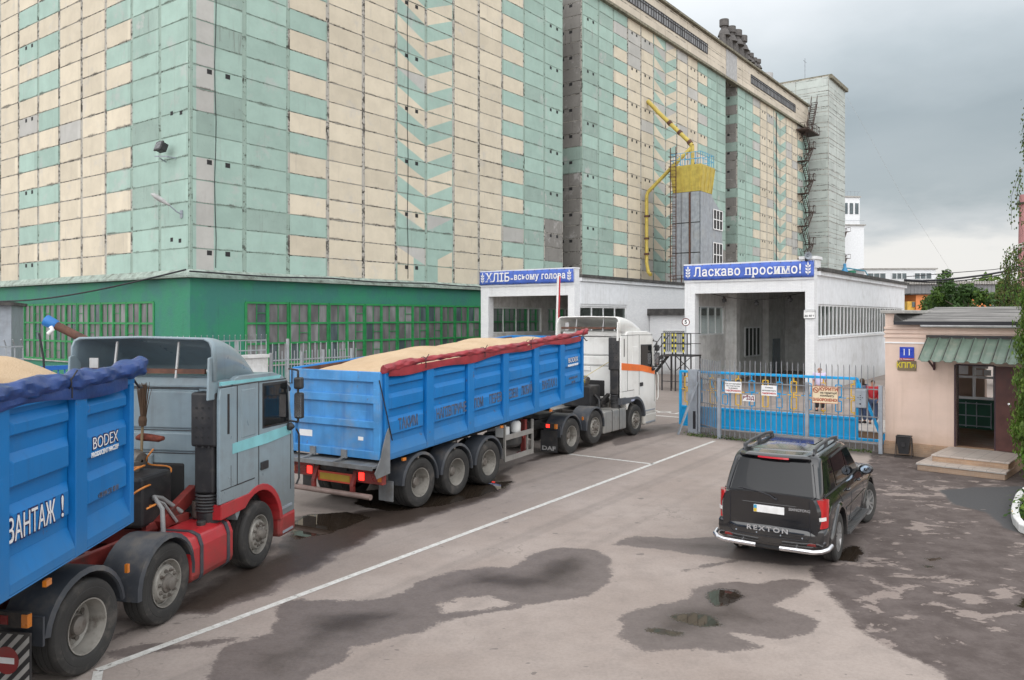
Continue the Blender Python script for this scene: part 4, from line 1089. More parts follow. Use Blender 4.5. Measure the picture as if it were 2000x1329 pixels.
# ------------------------------------------------------------------ left boundary: wall, pickets, gate
FA = Vector((-12.2, 20.0, 0)); FR = ANG
def fthing(name, label, cat, s, off=0, group=None):
    p = FA + E1 * s + E2 * off
    return thing(name, label, cat, p, FR, group)
M_WPAINT = mat("whitewashed_concrete", (.66,.66,.65), .85, var=.08, dirt=.5, dcol=(.30,.28,.25), ds=1.5, streak=.4, scol=(.3,.28,.25), bump=.2)
M_PICK = mat("pale_grey_metal", (.31,.335,.355), .5, var=.1, dirt=.3, dcol=(.2,.15,.12), ds=4)
def wall_fence(s, L, label):
    root = fthing("wall_fence", label, "fence", s, group="whitewashed walls with bent picket tips")
    b = MB(); b.box(0, L, 0, .2, 0, 2.62); b.box(-.02, L + .02, -.05, .25, 2.62, 2.72); b.box(.3, L - .3, -.02, 0, .4, 2.4); b.build("wall", M_WPAINT, root)
    b = MB(); n = int(L / .19)
    for i in range(n + 1):
        x = i * L / n; b.beam((x, .1, 2.72), (x, .1, 3.2), .022); b.beam((x, .1, 3.2), (x - .12, -.08, 3.36), .02)
    for z in (2.86, 3.18): b.beam((0, .1, z), (L, .1, z), .035)
    for x in (0.0, L * .72): b.beam((x, .1, 2.72), (x, .1, 3.2), .07)
    b.build("picket_panel", M_PICK, root)
wall_fence(-9, 9.0, "whitewashed wall with bent pickets in front of the small grey shed")
wall_fence(3.4, 3.85, "whitewashed wall with bent pickets seen over the grey-blue cab's roof")
root = fthing("blue_gate", "low blue metal gate of upright bars between the whitewashed walls", "gate", .1)
b = MB(); b.box(0, 3.2, .06, .14, 2.55, 2.66); b.box(0, 3.2, .07, .13, .2, .3)
for x in (0, 1.6, 3.14): b.box(x, x + .07, .05, .15, .1, 2.7)
b.build("frame", mat("royal_blue_paint", (.02,.13,.45), .45, dirt=.3), root)
b = MB()
for i in range(20): b.beam((.16 * i + .1, .1, .25), (.16 * i + .1, .1, 2.6), .03)
b.build("bar", mat("royal_blue_paint_bar", (.03,.16,.45), .45), root)
root = fthing("picket_gate", "tall grey picket gate with round posts behind the second trailer's rear corner", "gate", 7.3)
b = MB()
for x, h in ((.12, 2.75), (.8, 3.2), (1.36, 2.75), (2.3, 2.8), (3.6, 2.8)): b.tube([(x, .1, 0), (x, .1, h)], .055, 10)
b.build("post", M_PICK, root, smooth=40)
b = MB()
for i in range(30):
    x = .2 + i * .125; b.beam((x, .1, .15), (x, .1, 3.05 - .25 * (i % 2)), .022)
for z in (.4, 1.5, 2.5): b.beam((.1, .1, z), (3.7, .1, z), .04)
b.build("picket_panel", M_PICK, root)
x, y = at_px(22, 29)
root = thing("grey_shed", "small grey metal shed with a dark roof edge at the left edge of the picture", "shed", (x, y, 0), R(26))
b = MB(); b.box(-5, 0, 0, 4, 0, 4.35); b.build("wall", M_GALV, root)
b = MB(); b.box(-5.1, .12, -.3, 4.2, 4.352, 4.47); b.build("roof", M_TAR, root)
root = thing("sampling_pipe", "brown slanting pipe with a blue end poking up behind the grey-blue cab", "pipe", (-9.0, 19, 0))
b = MB(); a, c = Vector((-2.05, 0, 3.82)), Vector((.6, 0, 2.5)); b.tube([a, c], .1, 12); b.tube([(.6, 0, 2.5), (.9, 0, 2.2), (.9, 0, 0)], .11, 12); b.build("pipe", M_RUST, root, smooth=40)
b = MB(); d = (a - c).normalized(); b.lathe([(.10, -.25), (.125, -.22), (.14, .04), (.12, .04), (.11, -.1), (.001, -.1)], a, d, 14); b.build("pipe_end", mat("blue_hose", (.02,.16,.46), .5), root, smooth=40)
b = MB(); b.tube([(-1.9, -.12, 3.68), (-1.85, -.14, 3.62), (-1.95, -.14, 3.52)], .05, 8); b.build("rag", M_WHITE, root, smooth=50)
o = MB().tube([(0, 0, 0), (.03, 0, 2.2), (-.02, .02, 3.0), (-.12, .02, 3.55)], .025, 6).build("rod", M_INK); o.location = (-10.55, 18, 0); tag(o, "thin black upright rod in front of the green windows", "pole")

# ------------------------------------------------------------------ sliding gate, picket fence and notices
F0 = Vector((6.69, 25.78, 0)); FZ = R(-36.5)
fxy = lambda x, y, z=0: F0 + Vector((.8039, -.5948, 0)) * x + Vector((.5948, .8039, 0)) * y + Vector((0, 0, z))
M_SKY = mat("sky_blue_paint", (.004,.345,.72), .4, var=.08, dirt=.2, dcol=(.05,.2,.35), ds=3)
M_ORN = mat("golden_paint", (.78,.46,.03), .5, var=.1, dirt=.2, dcol=(.25,.12,.03))
root = thing("sliding_gate", "sky blue sliding gate with a solid lower panel and yellow and blue ornaments", "gate", fxy(0, 1.15), FZ)
b = MB()
for p, q in (((-1.87, 0, 2.04), (3.92, 0, 2.04)), ((-1.87, 0, .2), (4.7, 0, .2)), ((-1.87, 0, .82), (3.92, 0, .82)), ((-1.87, 0, .2), (-1.87, 0, 2.08)), ((3.92, 0, .2), (3.92, 0, 2.06)), ((3.92, 0, 2.04), (4.66, 0, .22))): b.beam(p, q, .085, .085)
for x in (-.1, 1.9): b.beam((x, .03, .82), (x, .03, 2.04), .05)
b.beam((-.85, .03, 2.0), (-.45, .03, .84), .05); b.beam((4.62, 0, .1), (4.74, 0, .42), .2, .1)
b.build("frame", M_SKY, root, bevel=.012)
b = MB(); b.box(-1.83, 3.88, -.012, .012, .24, .79); b.build("panel", M_SKY, root)
for i in range(13):
    x = -1.62 + i * .455; m = M_ORN if i % 2 == 0 else M_SKY; b = MB(); dz = 0 if i % 2 == 0 else -.04; w = .085
    b.beam((x, 0, 1.86 + dz), (x, 0, 2.0), .03); b.beam((x, 0, .86), (x, 0, 1.0), .03)
    for z0, z1 in ((1.5 + dz, 1.86 + dz), (1.0, 1.36 + dz)):
        for xx in (x - w, x + w): b.beam((xx, 0, z0), (xx, 0, z1), .028)
        for zz in (z0, z1): b.beam((x - w, 0, zz), (x + w, 0, zz), .028)
    b.beam((x, 0, 1.36 + dz), (x, 0, 1.5 + dz), .03); b.beam((x - .22, 0, 1.43), (x + .22, 0, 1.43), .026)
    b.build("ornament", m, root)
root = thing("gate_pillar", "grey steel guide column with a slanting strut at the left end of the sliding gate", "post", fxy(-1.2, .78), FZ)
b = MB(); b.box(-.17, .17, -.16, .1, 0, 2.14); b.build("column", M_GALV, root, bevel=.01)
b = MB(); b.beam((.22, -.25, 1.75), (-.25, -.75, 0), .09, .05); b.tube([(.23, -.12, 0), (.23, -.12, 2.1)], .045, 8); b.build("strut", M_GALV, root)
b = MB(); b.box(.02, .12, -.165, -.161, .15, .75); b.build("slot", M_INK, root)
root = thing("picket_fence", "grey picket fence with tall pointed bars in front of the blue gate", "fence", fxy(0, 0), FZ)
M_FEN = mat("fence_grey", (.20,.21,.225), .5, var=.15, dirt=.5, dcol=(.16,.10,.07), ds=6)
for x in (0, 2.77, 4.83):
    b = MB(); b.box(x - .05, x + .05, -.05, .05, 0, 1.93); b.box(x - .055, x + .055, -.055, .055, 1.93, 1.95); b.build("post", M_GALV, root)
b = MB()
for i in range(30):
    x = i * .1655
    if min(abs(x - q) for q in (0, 2.77, 4.83)) < .05 and i: continue
    h = 2.48 + random.uniform(-.015, .015); b.beam((x, .06, .06), (x + random.uniform(-.006, .006), .06, h), .02); 
    b.rings([[(x - .012, .048, h), (x + .012, .048, h), (x + .012, .072, h), (x - .012, .072, h)], [(x - .001, .06, h + .07)] * 4], caps=False)
for i in range(1, 12):
    k = i / 12; p = Vector((-1.05 * k, .86 * k, 0)); h = 2.48 + .05 * k
    b.beam(p + Vector((0, .04, .06)), p + Vector((-.03 * k, .04, h)), .024)
b.build("picket_panel", M_FEN, root)
b = MB()
for z in (.3, 1.06, 1.86):
    b.beam((0, .02, z), (4.83, .02, z - .03), .04, .03); b.beam((0, .0, z), (-1.05, .86, z), .04, .03)
b.build("rail", M_FEN, root)
# weeds along the fence foot
def leaf_patch(name, n, place, size, mats, seed=1, flat=False):
    rnd = random.Random(seed); b = MB()
    for i in range(n):
        p = Vector(place(rnd)); s = size * rnd.uniform(.6, 1.4)
        d = Vector((rnd.gauss(0, 1), rnd.gauss(0, 1), rnd.gauss(0, .8) + (.8 if flat else .2))).normalized(); a = d.orthogonal().normalized()
        a = Matrix.Rotation(rnd.uniform(0, 6.28), 3, d) @ a; c = d.cross(a)
        b.face([p - a * s, p + c * s * .45, p + a * s, p - c * s * .45], rnd.randrange(len(mats)))
    return b.build(name, mats, fixn=False)
def leafmat(name, col, tr=.25):
    t = NT(name); a = t.noise(3, 3); c = t.mix(t.ramp(a, .3, .7), tuple(x * .7 for x in col), tuple(x * 1.35 for x in col))
    t.set(Base_Color=c, Roughness=.55, Specular_IOR_Level=.3); tl = t.n("ShaderNodeBsdfTranslucent"); t.l(c, tl.inputs[0]); m = t.n("ShaderNodeMixShader"); m.inputs[0].default_value = tr
    t.l(t.p.outputs[0], m.inputs[1]); t.l(tl.outputs[0], m.inputs[2]); t.l(m.outputs[0], t.out.inputs[0]); return t.mat
L1, L2, L3, L4 = leafmat("leaf_green", (.075,.135,.025)), leafmat("leaf_dark", (.04,.085,.02)), leafmat("leaf_light", (.12,.185,.035)), leafmat("leaf_olive", (.10,.11,.03))
kind(leaf_patch("weeds", 900, lambda r: fxy(r.uniform(-1.2, 4.6), r.gauss(0, .10) + .02, abs(r.gauss(0, .05))), .035, [L1, L4, L2], 4), "stuff")["label"] = "short weeds along the foot of the picket fence"
def notice(label, s0, s1, z0, z1, rows, col=None, border=None):
    cx, cz = (s0 + s1) / 2, (z0 + z1) / 2; w, h = s1 - s0, z1 - z0
    root = thing("notice", label, "sign", fxy(cx, -.045, cz), FZ, "notices wired to the picket fence")
    b = MB(); b.box(-w/2, w/2, -.006, .006, -h/2, h/2); b.build("plate", col or M_WHITE, root, bevel=.002)
    for txt, size, x, z, m, bo in rows: text(txt, size, "lettering", m, root, frame((x, -.009, z), (1,0,0), (0,0,1)), .003, bo, most=min(w * .93, 2 * (w / 2 - abs(x)) - .03))
    if border:
        b = MB()
        for a in ((-w/2, w/2, -h/2, -h/2 + .012), (-w/2, w/2, h/2 - .012, h/2), (-w/2, -w/2 + .012, -h/2, h/2), (w/2 - .012, w/2, -h/2, h/2)): b.box(a[0], a[1], -.0095, -.0062, a[2], a[3])
        b.build("border", border, root)
    return root
notice("white notice with four lines of text, leftmost on the picket fence", .21, .75, 1.50, 1.86, [("Рух за територією", .058, 0, .115, M_INK, .001), ("без перепустки", .058, 0, .045, M_INK, .001), ("та дозволу", .058, 0, -.025, M_INK, .001), ("ЗАБОРОНЕНО!", .07, 0, -.11, M_REDLET, .003)])
notice("white notice about parking with three lines of text, second from the gate pillar", 1.39, 1.87, 1.48, 1.80, [("Стоянка", .06, 0, .09, M_INK, .001), ("автотранспорту", .056, 0, .0, M_INK, .001), ("ЗАБОРОНЕНА!", .062, 0, -.09, M_REDLET, .003)])
notice("small white plate reading В'ЇЗД below the other notices", .79, 1.18, 1.27, 1.46, [("В'ЇЗД", .15, 0, 0, mat("maroon_lettering", (.16,.02,.05), .5), .006)])
M_CREAMP = mat("cream_plate", (.70,.58,.40), .5, var=.06)
M_ORL = mat("brown_red_lettering", (.33,.05,.02), .5)
ns = notice("cream no smoking notice with a crossed cigarette, in front of the man", 2.93, 3.68, 1.35, 1.86, [("КУРИТИ", .135, .10, .165, M_ORL, .005), ("на території", .082, .10, .06, M_INK, .002), ("комбінату", .082, .06, -.025, M_INK, .002), ("ЗАБОРОНЕНО!", .118, 0, -.155, M_ORL, .005)], M_CREAMP, M_ORL)
b = MB(); b.lathe([(.062, 0), (.085, 0), (.085, .004), (.062, .004)], (-.265, -.0062, .13), (0, -1, 0), 24); b.box(-.32, -.21, -.0098, -.0062, .12, .14); b.beam((-.315, -.0085, .185), (-.215, -.0085, .075), .018, .004, up=(0,1,0)); b.build("no_smoking_mark", M_ORL, ns)
root = thing("call_box", "grey metal call box on the fence next to the guardhouse", "box", fxy(4.34, -.16, 1.30), FZ)
b = MB(); b.box(-.15, .15, -.1, .1, 0, .53); b.build("case", M_GALV, root, bevel=.025)
b = MB()
for x, z in ((0,.3),(0,.36),(0,.24),(-.06,.3),(.06,.3)): b.lathe([(.001,0),(.014,0),(.014,.006),(.001,.006)], (x,-.1,z), (0,-1,0), 8)
b.lathe([(.001,0),(.025,0),(.025,.012),(.001,.012)], (0,-.1,.12), (0,-1,0), 12); b.build("speaker_holes", M_INK, root)
b = MB(); b.box(-.03, .03, .1, .16, .0, .3); b.build("bracket", M_GALV, root)

# ------------------------------------------------------------------ guardhouse
GO = Vector((10.77, 23.05, 0)); GZ = R(-42.5)
gxy = lambda x, y, z=0: GO + Vector((.737, -.676, 0)) * x + Vector((.676, .737, 0)) * y + Vector((0, 0, z))
M_PINK = mat("pink_render", (.65,.50,.42), .8, var=.05, vs=1.5, dirt=.3, dcol=(.48,.34,.25), ds=1.2, streak=.22, scol=(.40,.29,.21), bump=.25, bs=18, low=(.1, 1.0))
M_TILEB = brick("brick_tile", (.52,.33,.20), (.44,.26,.15), (.62,.50,.38), scale=5.5, bmp=.5)
root = thing("guardhouse", "small pink rendered guardhouse with a green canopy over its open door", "building", GO, GZ)
b = MB(); T = .3
for a in ((0, 1.83, 0, T, .36, 3.75), (2.75, 8, 0, T, .36, 3.75), (1.83, 2.75, 0, T, 2.62, 3.75), (0, T, T, 2.6, .36, 3.75), (0, T, 3.9, 6.6, .36, 3.75), (0, T, 2.6, 3.9, 2.7, 3.75), (7.7, 8, T, 6.6, .36, 3.75), (T, 7.7, 6.3, 6.6, .36, 1.2), (T, 1.2, 6.3, 6.6, 1.2, 2.9), (6.4, 7.7, 6.3, 6.6, 1.2, 2.9), (T, 7.7, 6.3, 6.6, 2.9, 3.75)): b.box(*a)  # unseen rear and side openings added to let light into the room
b.box(0, T, -.0, 6.6, 3.75, 4.02); b.build("wall", M_PINK, root)
b = MB()
for z in (3.33, 3.45, 3.57): b.box(-.03, 8.02, -.035, 0, z, z + .075)
b.build("moulding", M_PINK, root, bevel=.012)
b = MB(); b.box(-.02, 8.02, -.025, 0, 3.17, 3.21); b.build("white_band", M_WHITE, root)
b = MB()
for a in ((-.03, 1.83, -.03, T, 0, .36), (2.75, 8.03, -.03, T, 0, .36), (-.03, T, T, 6.6, 0, .36), (1.83, 2.75, 0, T, 0, .37)): b.box(*a)
b.build("plinth", M_TILEB, root)
b = MB(); b.box(-.1, .55, -.12, 6.8, 4.02, 4.12); b.build("parapet_cap", M_CONC, root, bevel=.02)
t = NT("felt_roof"); a = t.noise(1.0, 6, .6, t.coord((.6, 9, 9))); c_ = t.mix(t.ramp(a, .35, .65), (.10,.098,.095), (.27,.26,.25)); t.set(Base_Color=c_, Roughness=.9); t.bump(a, .8, .04)
b = MB(); n = 40; pr = []
for i in range(n + 1):
    k = i / n; y = -.22 + 4.0 * k; z = 3.80 + .42 * k + .018 * math.sin(i * 2.4); pr.append((y, z))
b.yz(pr + [(3.8, 3.78), (-.22, 3.76)], .32, 8.1); b.build("roof", t.mat, root)
b = MB(); b.box(.3, 8.1, -.24, -.2, 3.70, 3.80); b.build("fascia", M_INK, root)
b = MB(); b.tube([(1.0, -.2, 3.68), (8.1, -.2, 3.67)], .045, 8); b.build("gutter", M_FLUE, root)
b = MB(); rr = []
for i in range(20):
    k = i / 19; rr.append((.3 + .10 * math.sin(i * 2.1) * .3, .1 + 3.6 * k))
b.rings([[(.28, -.2, 3.78), (.55, -.2, 3.80), (.55, 5, 4.15), (.28, 5, 4.15)], [(.31, -.2, 4.0), (.50, -.2, 3.82), (.50, 5, 4.2), (.31, 5, 4.2)]]); b.build("roof_flashing", M_TAR, root)
# interior seen through the door
b = MB(); b.box(T, 7.7, T, 6.3, .36, .38); b.build("floor", mat("brown_lino", (.12,.055,.028), .35, var=.3), root)
b = MB(); b.box(T, 7.7, T, 6.3, 3.2, 3.25); b.build("ceiling", M_WWALL, root)
b = MB(); b.box(4.6, 4.7, T + .01, 6.29, .38, 3.2); b.build("inner_wall", M_WWALL, root)
M_DGREEN = mat("dark_green_panel", (.012,.085,.05), .45, var=.15)
b = MB(); b.box(T + .01, 4.6, 4.3, 4.4, .38, 1.32); b.build("counter_wall", M_DGREEN, root)
b = MB(); b.box(.6, 4.6, 4.2, 4.44, 1.32, 1.39)
for x in (.75, 1.28, 1.85, 2.7, 3.6, 4.35): b.box(x, x + .07, 4.3, 4.4, 1.39, 3.2)
for z in (1.98, 3.1): b.box(.7, 4.4, 4.302, 4.398, z, z + .07)
b.build("counter_window", M_WFRAME, root)
b = MB()
for x, z, w, h in ((.86, 2.1, .3, .4), (1.02, 2.55, .22, .3), (1.36, 2.3, .36, .5), (1.36, 2.08, .2, .18), (1.6, 2.08, .2, .18), (2.68, 2.1, .3, .42)): b.box(x, x + w, 4.28, 4.29, z, z + h)
b.build_by(lambda c: (round(c.x * 2.2), round(c.z * 2)), "posted_paper", M_WHITE, root)
b = MB()
for x in (.75, 1.15, 1.45, 1.85): b.tube([(x, 4.05, .45), (x, 4.05, 1.25)], .018, 6)
for z in (.5, .82, 1.2): b.tube([(.75, 4.05, z), (1.85, 4.05, z)], .018, 6)
b.build("guard_rail", M_GALV, root)
b = MB(); b.box(1.79, 1.83, -.015, .32, .38, 2.62); b.box(2.75, 2.79, -.015, .32, .38, 2.62); b.box(1.83, 2.75, -.015, .32, 2.6, 2.64); b.build("door_frame", mat("dark_door_frame", (.045,.02,.03), .5), root)
d = MB(); d.box(0, .95, -.05, 0, 0, 2.22); dm = mat("brown_door", (.085,.030,.024), .45, var=.2, vs=5)
dl = d.build("door", dm, root, bevel=.006); dl.location = (2.80, -.02, .39); dl.rotation_euler = (0, 0, R(-6))
b = MB(); b.lathe([(.001,0),(.035,0),(.03,.05),(.001,.06)], (.32, -.05, 1.25), (0,-1,0), 10); b.build("handle", M_CHROME, dl, smooth=40)
# canopy
M_CANG = mat("green_sheet_metal", (.125,.175,.14), .38, var=.12, dirt=.5, dcol=(.28,.27,.22), ds=3, coat=.2)
b = MB(); nn = 54
top = []; bot = []
for i in range(nn + 1):
    x = 1.12 + i * 2.62 / nn; ph = (i % 6); hz = .045 if ph in (0, 1) else 0.0
    top.append((x, -.03, 3.33 + hz)); bot.append((x, -.92, 2.72 + hz))
for i in range(nn): b.face([bot[i], bot[i+1], top[i+1], top[i]])
b.build("canopy", M_CANG, root, solid=.008)
b = MB(); b.box(1.1, 3.76, -.06, 0, 3.34, 3.42)
for i in range(9): b.tube([(1.14 + i * .29, -.0, 3.395), (1.14 + i * .29, -.9, 2.785)], .012, 5)
b.build("canopy_rib", M_DARKSTEEL, root)
b = MB()
for x in (1.3, 3.6): b.beam((x, -.03, 2.45), (x, -.03, 2.75), .05); b.beam((x, -.03, 2.5), (x, -.75, 2.80), .04)
b.build("canopy_bracket", mat("maroon_bracket", (.05,.012,.02), .5), root)
# steps
t = NT("floor_tile"); bt = t.n("ShaderNodeTexBrick"); bt.offset = 0; bt.inputs["Scale"].default_value = 3.3; bt.inputs["Brick Width"].default_value = 1; bt.inputs["Row Height"].default_value = 1; bt.inputs["Mortar Size"].default_value = .02
bt.inputs["Color1"].default_value = (.42,.36,.32,1); bt.inputs["Color2"].default_value = (.46,.41,.37,1); bt.inputs["Mortar"].default_value = (.22,.2,.18,1); t.l(t.tc.outputs["Object"], bt.inputs["Vector"])
d_ = t.noise(2, 6, .7); t.set(Base_Color=t.mix(t.ramp(d_, .5, .75, 0, .5), bt.outputs["Color"], (.25,.22,.2)), Roughness=.45); M_TILE = t.mat
root2 = thing("doorstep", "two brick faced steps with tiled tops at the guardhouse door", "steps", gxy(0, 0), GZ)
b = MB(); b.box(1.47, 3.42, -2.2, -.04, 0, .165); b.box(1.7, 3.40, -1.75, -.04, .165, .335); b.build("riser", M_TILEB, root2, bevel=.01)
b = MB(); b.box(1.45, 3.44, -2.22, -1.72, .165, .2); b.box(1.45, 1.69, -1.72, -.04, .165, .2); b.box(1.68, 3.43, -1.77, -.04, .335, .375); b.build("tread", M_TILE, root2, bevel=.006)
b = MB(); b.box(1.44, 3.45, -2.225, -2.2, .15, .166); b.build("crumbling_edge", M_CONC, root2)
# plates
r3 = thing("house_number", "blue plate with the white number 11 and a red strip on the pink wall", "sign", gxy(.59, -.02, 2.88), GZ)
b = MB(); b.box(-.19, .19, -.012, .012, -.12, .19); b.build("plate", mat("enamel_blue", (.015,.05,.42), .3), r3, bevel=.003)
b = MB(); b.box(-.19, .19, -.012, .012, -.19, -.122); b.build("street_strip", mat("enamel_red", (.30,.015,.03), .3), r3)
text("1 1", .25, "lettering", M_WHITE, r3, frame((0, -.015, .035), (1,0,0), (0,0,1)), .003, .003, serif=.04, fit=.17); text("пр. Незалежності", .042, "lettering", M_WHITE, r3, frame((0, -.015, -.155), (1,0,0), (0,0,1)), .003, .001)
r3 = thing("gatepost_sign", "olive brown plate with yellow letters КПП №1 under the number plate", "sign", gxy(.59, -.02, 2.545), GZ)
b = MB(); b.box(-.25, .25, -.015, .01, -.14, .135); b.build("plate", mat("olive_brown_plate", (.16,.12,.07), .5), r3, bevel=.003)
m_ = mat("yellow_lettering", (.62,.50,.02), .5); text("КПП", .21, "lettering", m_, r3, frame((-.075, -.018, 0), (1,0,0), (0,0,1)), .004, .004, sx=.9); text("№1", .14, "lettering", m_, r3, frame((.165, -.018, -.02), (1,0,0), (0,0,1)), .004, .003, sx=.8)
# rear step and white pillar behind the gate's end
r3 = thing("side_steps", "tiled step with a brown front where two people stand behind the gate", "steps", gxy(0, 0), GZ)
b = MB(); b.box(-3.2, -.05, 2.4, 5.5, 0, .235); b.build("riser", mat("brown_concrete", (.26,.17,.11), .8, dirt=.4), r3); b = MB(); b.box(-3.23, -.05, 2.37, 5.52, .235, .27); b.build("tread", mat("pale_tile", (.55,.51,.47), .5, dirt=.3, dcol=(.35,.32,.3)), r3)
r3 = thing("white_pillar", "narrow white pillar beside the guardhouse's left corner", "post", gxy(-.22, 1.9), GZ)
b = MB(); b.box(-.1, .12, 0, .5, 0, 2.45); b.build("pillar_wall", M_WWALL, r3)
# bin
r3 = thing("litter_bin", "black tapered litter bin hung on a thin frame against the pink wall", "bin", gxy(.62, -.38), GZ + R(8))
b = MB(); q = lambda w, d, z: [(-w, -d, z), (w, -d, z), (w, d, z), (-w, d, z)]
b.rings([q(.125, .10, .1), q(.18, .14, .56), q(.195, .15, .57), q(.195, .15, .6), q(.17, .125, .6), q(.12, .09, .14)]); b.build("bucket", M_INK if False else M_BLACK, r3, bevel=.008)
b = MB()
for sx in (-1, 1): b.tube([(sx * .21, -.16, 0), (sx * .20, -.1, .3), (sx * .2, 0, .55), (sx * .2, .1, .3), (sx * .21, .16, 0)], .011, 6)
for sy in (-.16, .16): b.tube([(-.21, sy, .03), (.21, sy, .03)], .011, 6)
b.build("stand", M_DARKSTEEL, r3)
b = MB(); b.box(-.05, .05, -.147, -.13, .3, .42); b.build("badge", M_DARKSTEEL, r3)

# ------------------------------------------------------------------ vegetation
def tree(name, label, cat, loc, build, group=None):
    root = thing(name, label, cat, loc, 0, group)
    return root
def clumps(rnd, n, c, r, flatten=1.0):
    out = []
    for i in range(n):
        v = Vector((rnd.gauss(0, 1), rnd.gauss(0, 1), rnd.gauss(0, 1))).normalized() * (rnd.random() ** .4)
        out.append((Vector(c) + Vector((v.x * r[0], v.y * r[1], v.z * r[2])), rnd.uniform(.5, 1.0)))
    return out
def crown(root, cl, per, rad, leaf, mats, seed, up=.3):
    rnd = random.Random(seed); b = MB()
    for c, k in cl:
        w = rnd.random()
        for i in range(int(per * k)):
            v = Vector((rnd.gauss(0, 1), rnd.gauss(0, 1), rnd.gauss(0, 1))).normalized() * rad * k * rnd.random() ** .5
            p = c + Vector((v.x, v.y, v.z * .8)); d = (v.normalized() * .7 + Vector((rnd.gauss(0, .6), rnd.gauss(0, .6), rnd.gauss(0, .6) + up))).normalized()
            a = Matrix.Rotation(rnd.uniform(0, 6.28), 3, d) @ d.orthogonal().normalized(); e = d.cross(a); s = leaf * rnd.uniform(.6, 1.4)
            mi = min(len(mats) - 1, int((w * .6 + rnd.random() * .4) * len(mats)))
            b.face([p - a * s, p + e * s * .5, p + a * s, p - e * s * .5], mi)
    return b.build("crown", mats, root, fixn=False)
def trunk(root, h, r, rnd, limbs=7, spread=1.5, m=None):
    b = MB(); pts = [Vector((rnd.gauss(0, .04) * i, rnd.gauss(0, .04) * i, h * i / 6)) for i in range(7)]; b.tube(pts, [r * (1 - .11 * i) for i in range(7)], 8)
    for i in range(limbs):
        k = rnd.uniform(.35, .95); p = pts[int(k * 6)]; a = rnd.uniform(0, 6.28); L = spread * rnd.uniform(.6, 1.1)
        q = p + Vector((math.cos(a) * L, math.sin(a) * L, L * .7)); b.tube([p, p.lerp(q, .5) + Vector((0, 0, .1)), q], [r * .4, r * .25, r * .08], 5)
    return b.build("trunk", m or mat("bark", (.09,.07,.055), .9, var=.3, bump=.5), root, smooth=60)
def broadleaf(label, x, y, h, r, seed, mats, n=60, per=190, leaf=.11):
    rnd = random.Random(seed); root = thing("leafy_tree", label, "tree", (x, y, 0), 0, "leafy trees behind the guardhouse")
    trunk(root, h * .8, .16, rnd, 8, r * .7); crown(root, clumps(rnd, n, (0, 0, h * .58), (r, r, h * .40)), per, .55, leaf, mats, seed)
broadleaf("dark leafy tree behind the guardhouse roof, left one, covering the orange house", 24.9, 44, 6.0, 1.9, 11, [L2, L2, L1])
broadleaf("olive tinged leafy tree behind the guardhouse roof, between the dark tree and the birch", 27.6, 45.5, 6.1, 2.0, 12, [L2, L4, L1, L2])
broadleaf("small spiky topped tree rising behind the leafy trees by the cables", 27.0, 50, 7.0, 1.3, 13, [L2, L1], 40)
# weeping birch at the right edge
rnd = random.Random(21); root = thing("weeping_birch", "weeping birch with long hanging twigs at the right edge of the picture", "tree", (18.55, 25.5, 0))
M_BIRCH = mat("birch_bark", (.5,.48,.45), .8, var=.25, dirt=.6, dcol=(.06,.05,.05), ds=4)
b = MB(); b.tube([(0, 0, 0), (.05, 0, 3), (.0, .1, 6), (-.1, .1, 9), (-.1, .1, 13.2)], [.2, .17, .13, .09, .03], 9)
tw = MB(); lf_ = MB()
for i in range(170):
    z = rnd.uniform(4.2, 7.0) if i % 3 else rnd.uniform(7, 13.5); a = rnd.uniform(0, 6.28); L = rnd.uniform(.6, 2.6) * (1 if z < 7 else .85)
    p0 = Vector((-.05, .1, z * .92)); p1 = p0 + Vector((math.cos(a) * L * .6, math.sin(a) * L * .6, .45)); p2 = p0 + Vector((math.cos(a) * L, math.sin(a) * L, .2))
    b.tube([p0, p1, p2], [.03, .02, .012], 5, caps=False)
    for q in range(2):
        dl_ = rnd.uniform(1.0, 2.3); p3 = p2 + Vector((rnd.gauss(0, .25), rnd.gauss(0, .25), -dl_)); pm = p2.lerp(p3, .5) + Vector((math.cos(a) * .15, math.sin(a) * .15, .1))
        tw.tube([p2, pm, p3], [.008, .006, .004], 4, caps=False)
        for w in range(int(38 * dl_)):
            k = rnd.random(); p = p2.lerp(pm, k * 2) if k < .5 else pm.lerp(p3, k * 2 - 1); p = p + Vector((rnd.gauss(0, .07), rnd.gauss(0, .07), rnd.gauss(0, .05)))
            d = Vector((rnd.gauss(0, 1), rnd.gauss(0, 1), rnd.gauss(0, .5))).normalized(); a2 = Vector((rnd.gauss(0, .3), rnd.gauss(0, .3), -1)).normalized(); e = d.cross(a2).normalized(); s = rnd.uniform(.03, .055)
            lf_.face([p - a2 * s, p + e * s * .6, p + a2 * s, p - e * s * .6], rnd.randrange(3))
b.build("trunk", M_BIRCH, root, smooth=60); tw.build("twig", mat("birch_twig", (.06,.035,.025), .8), root, fixn=False); lf_.build("crown", [L1, L4, L2], root, fixn=False)
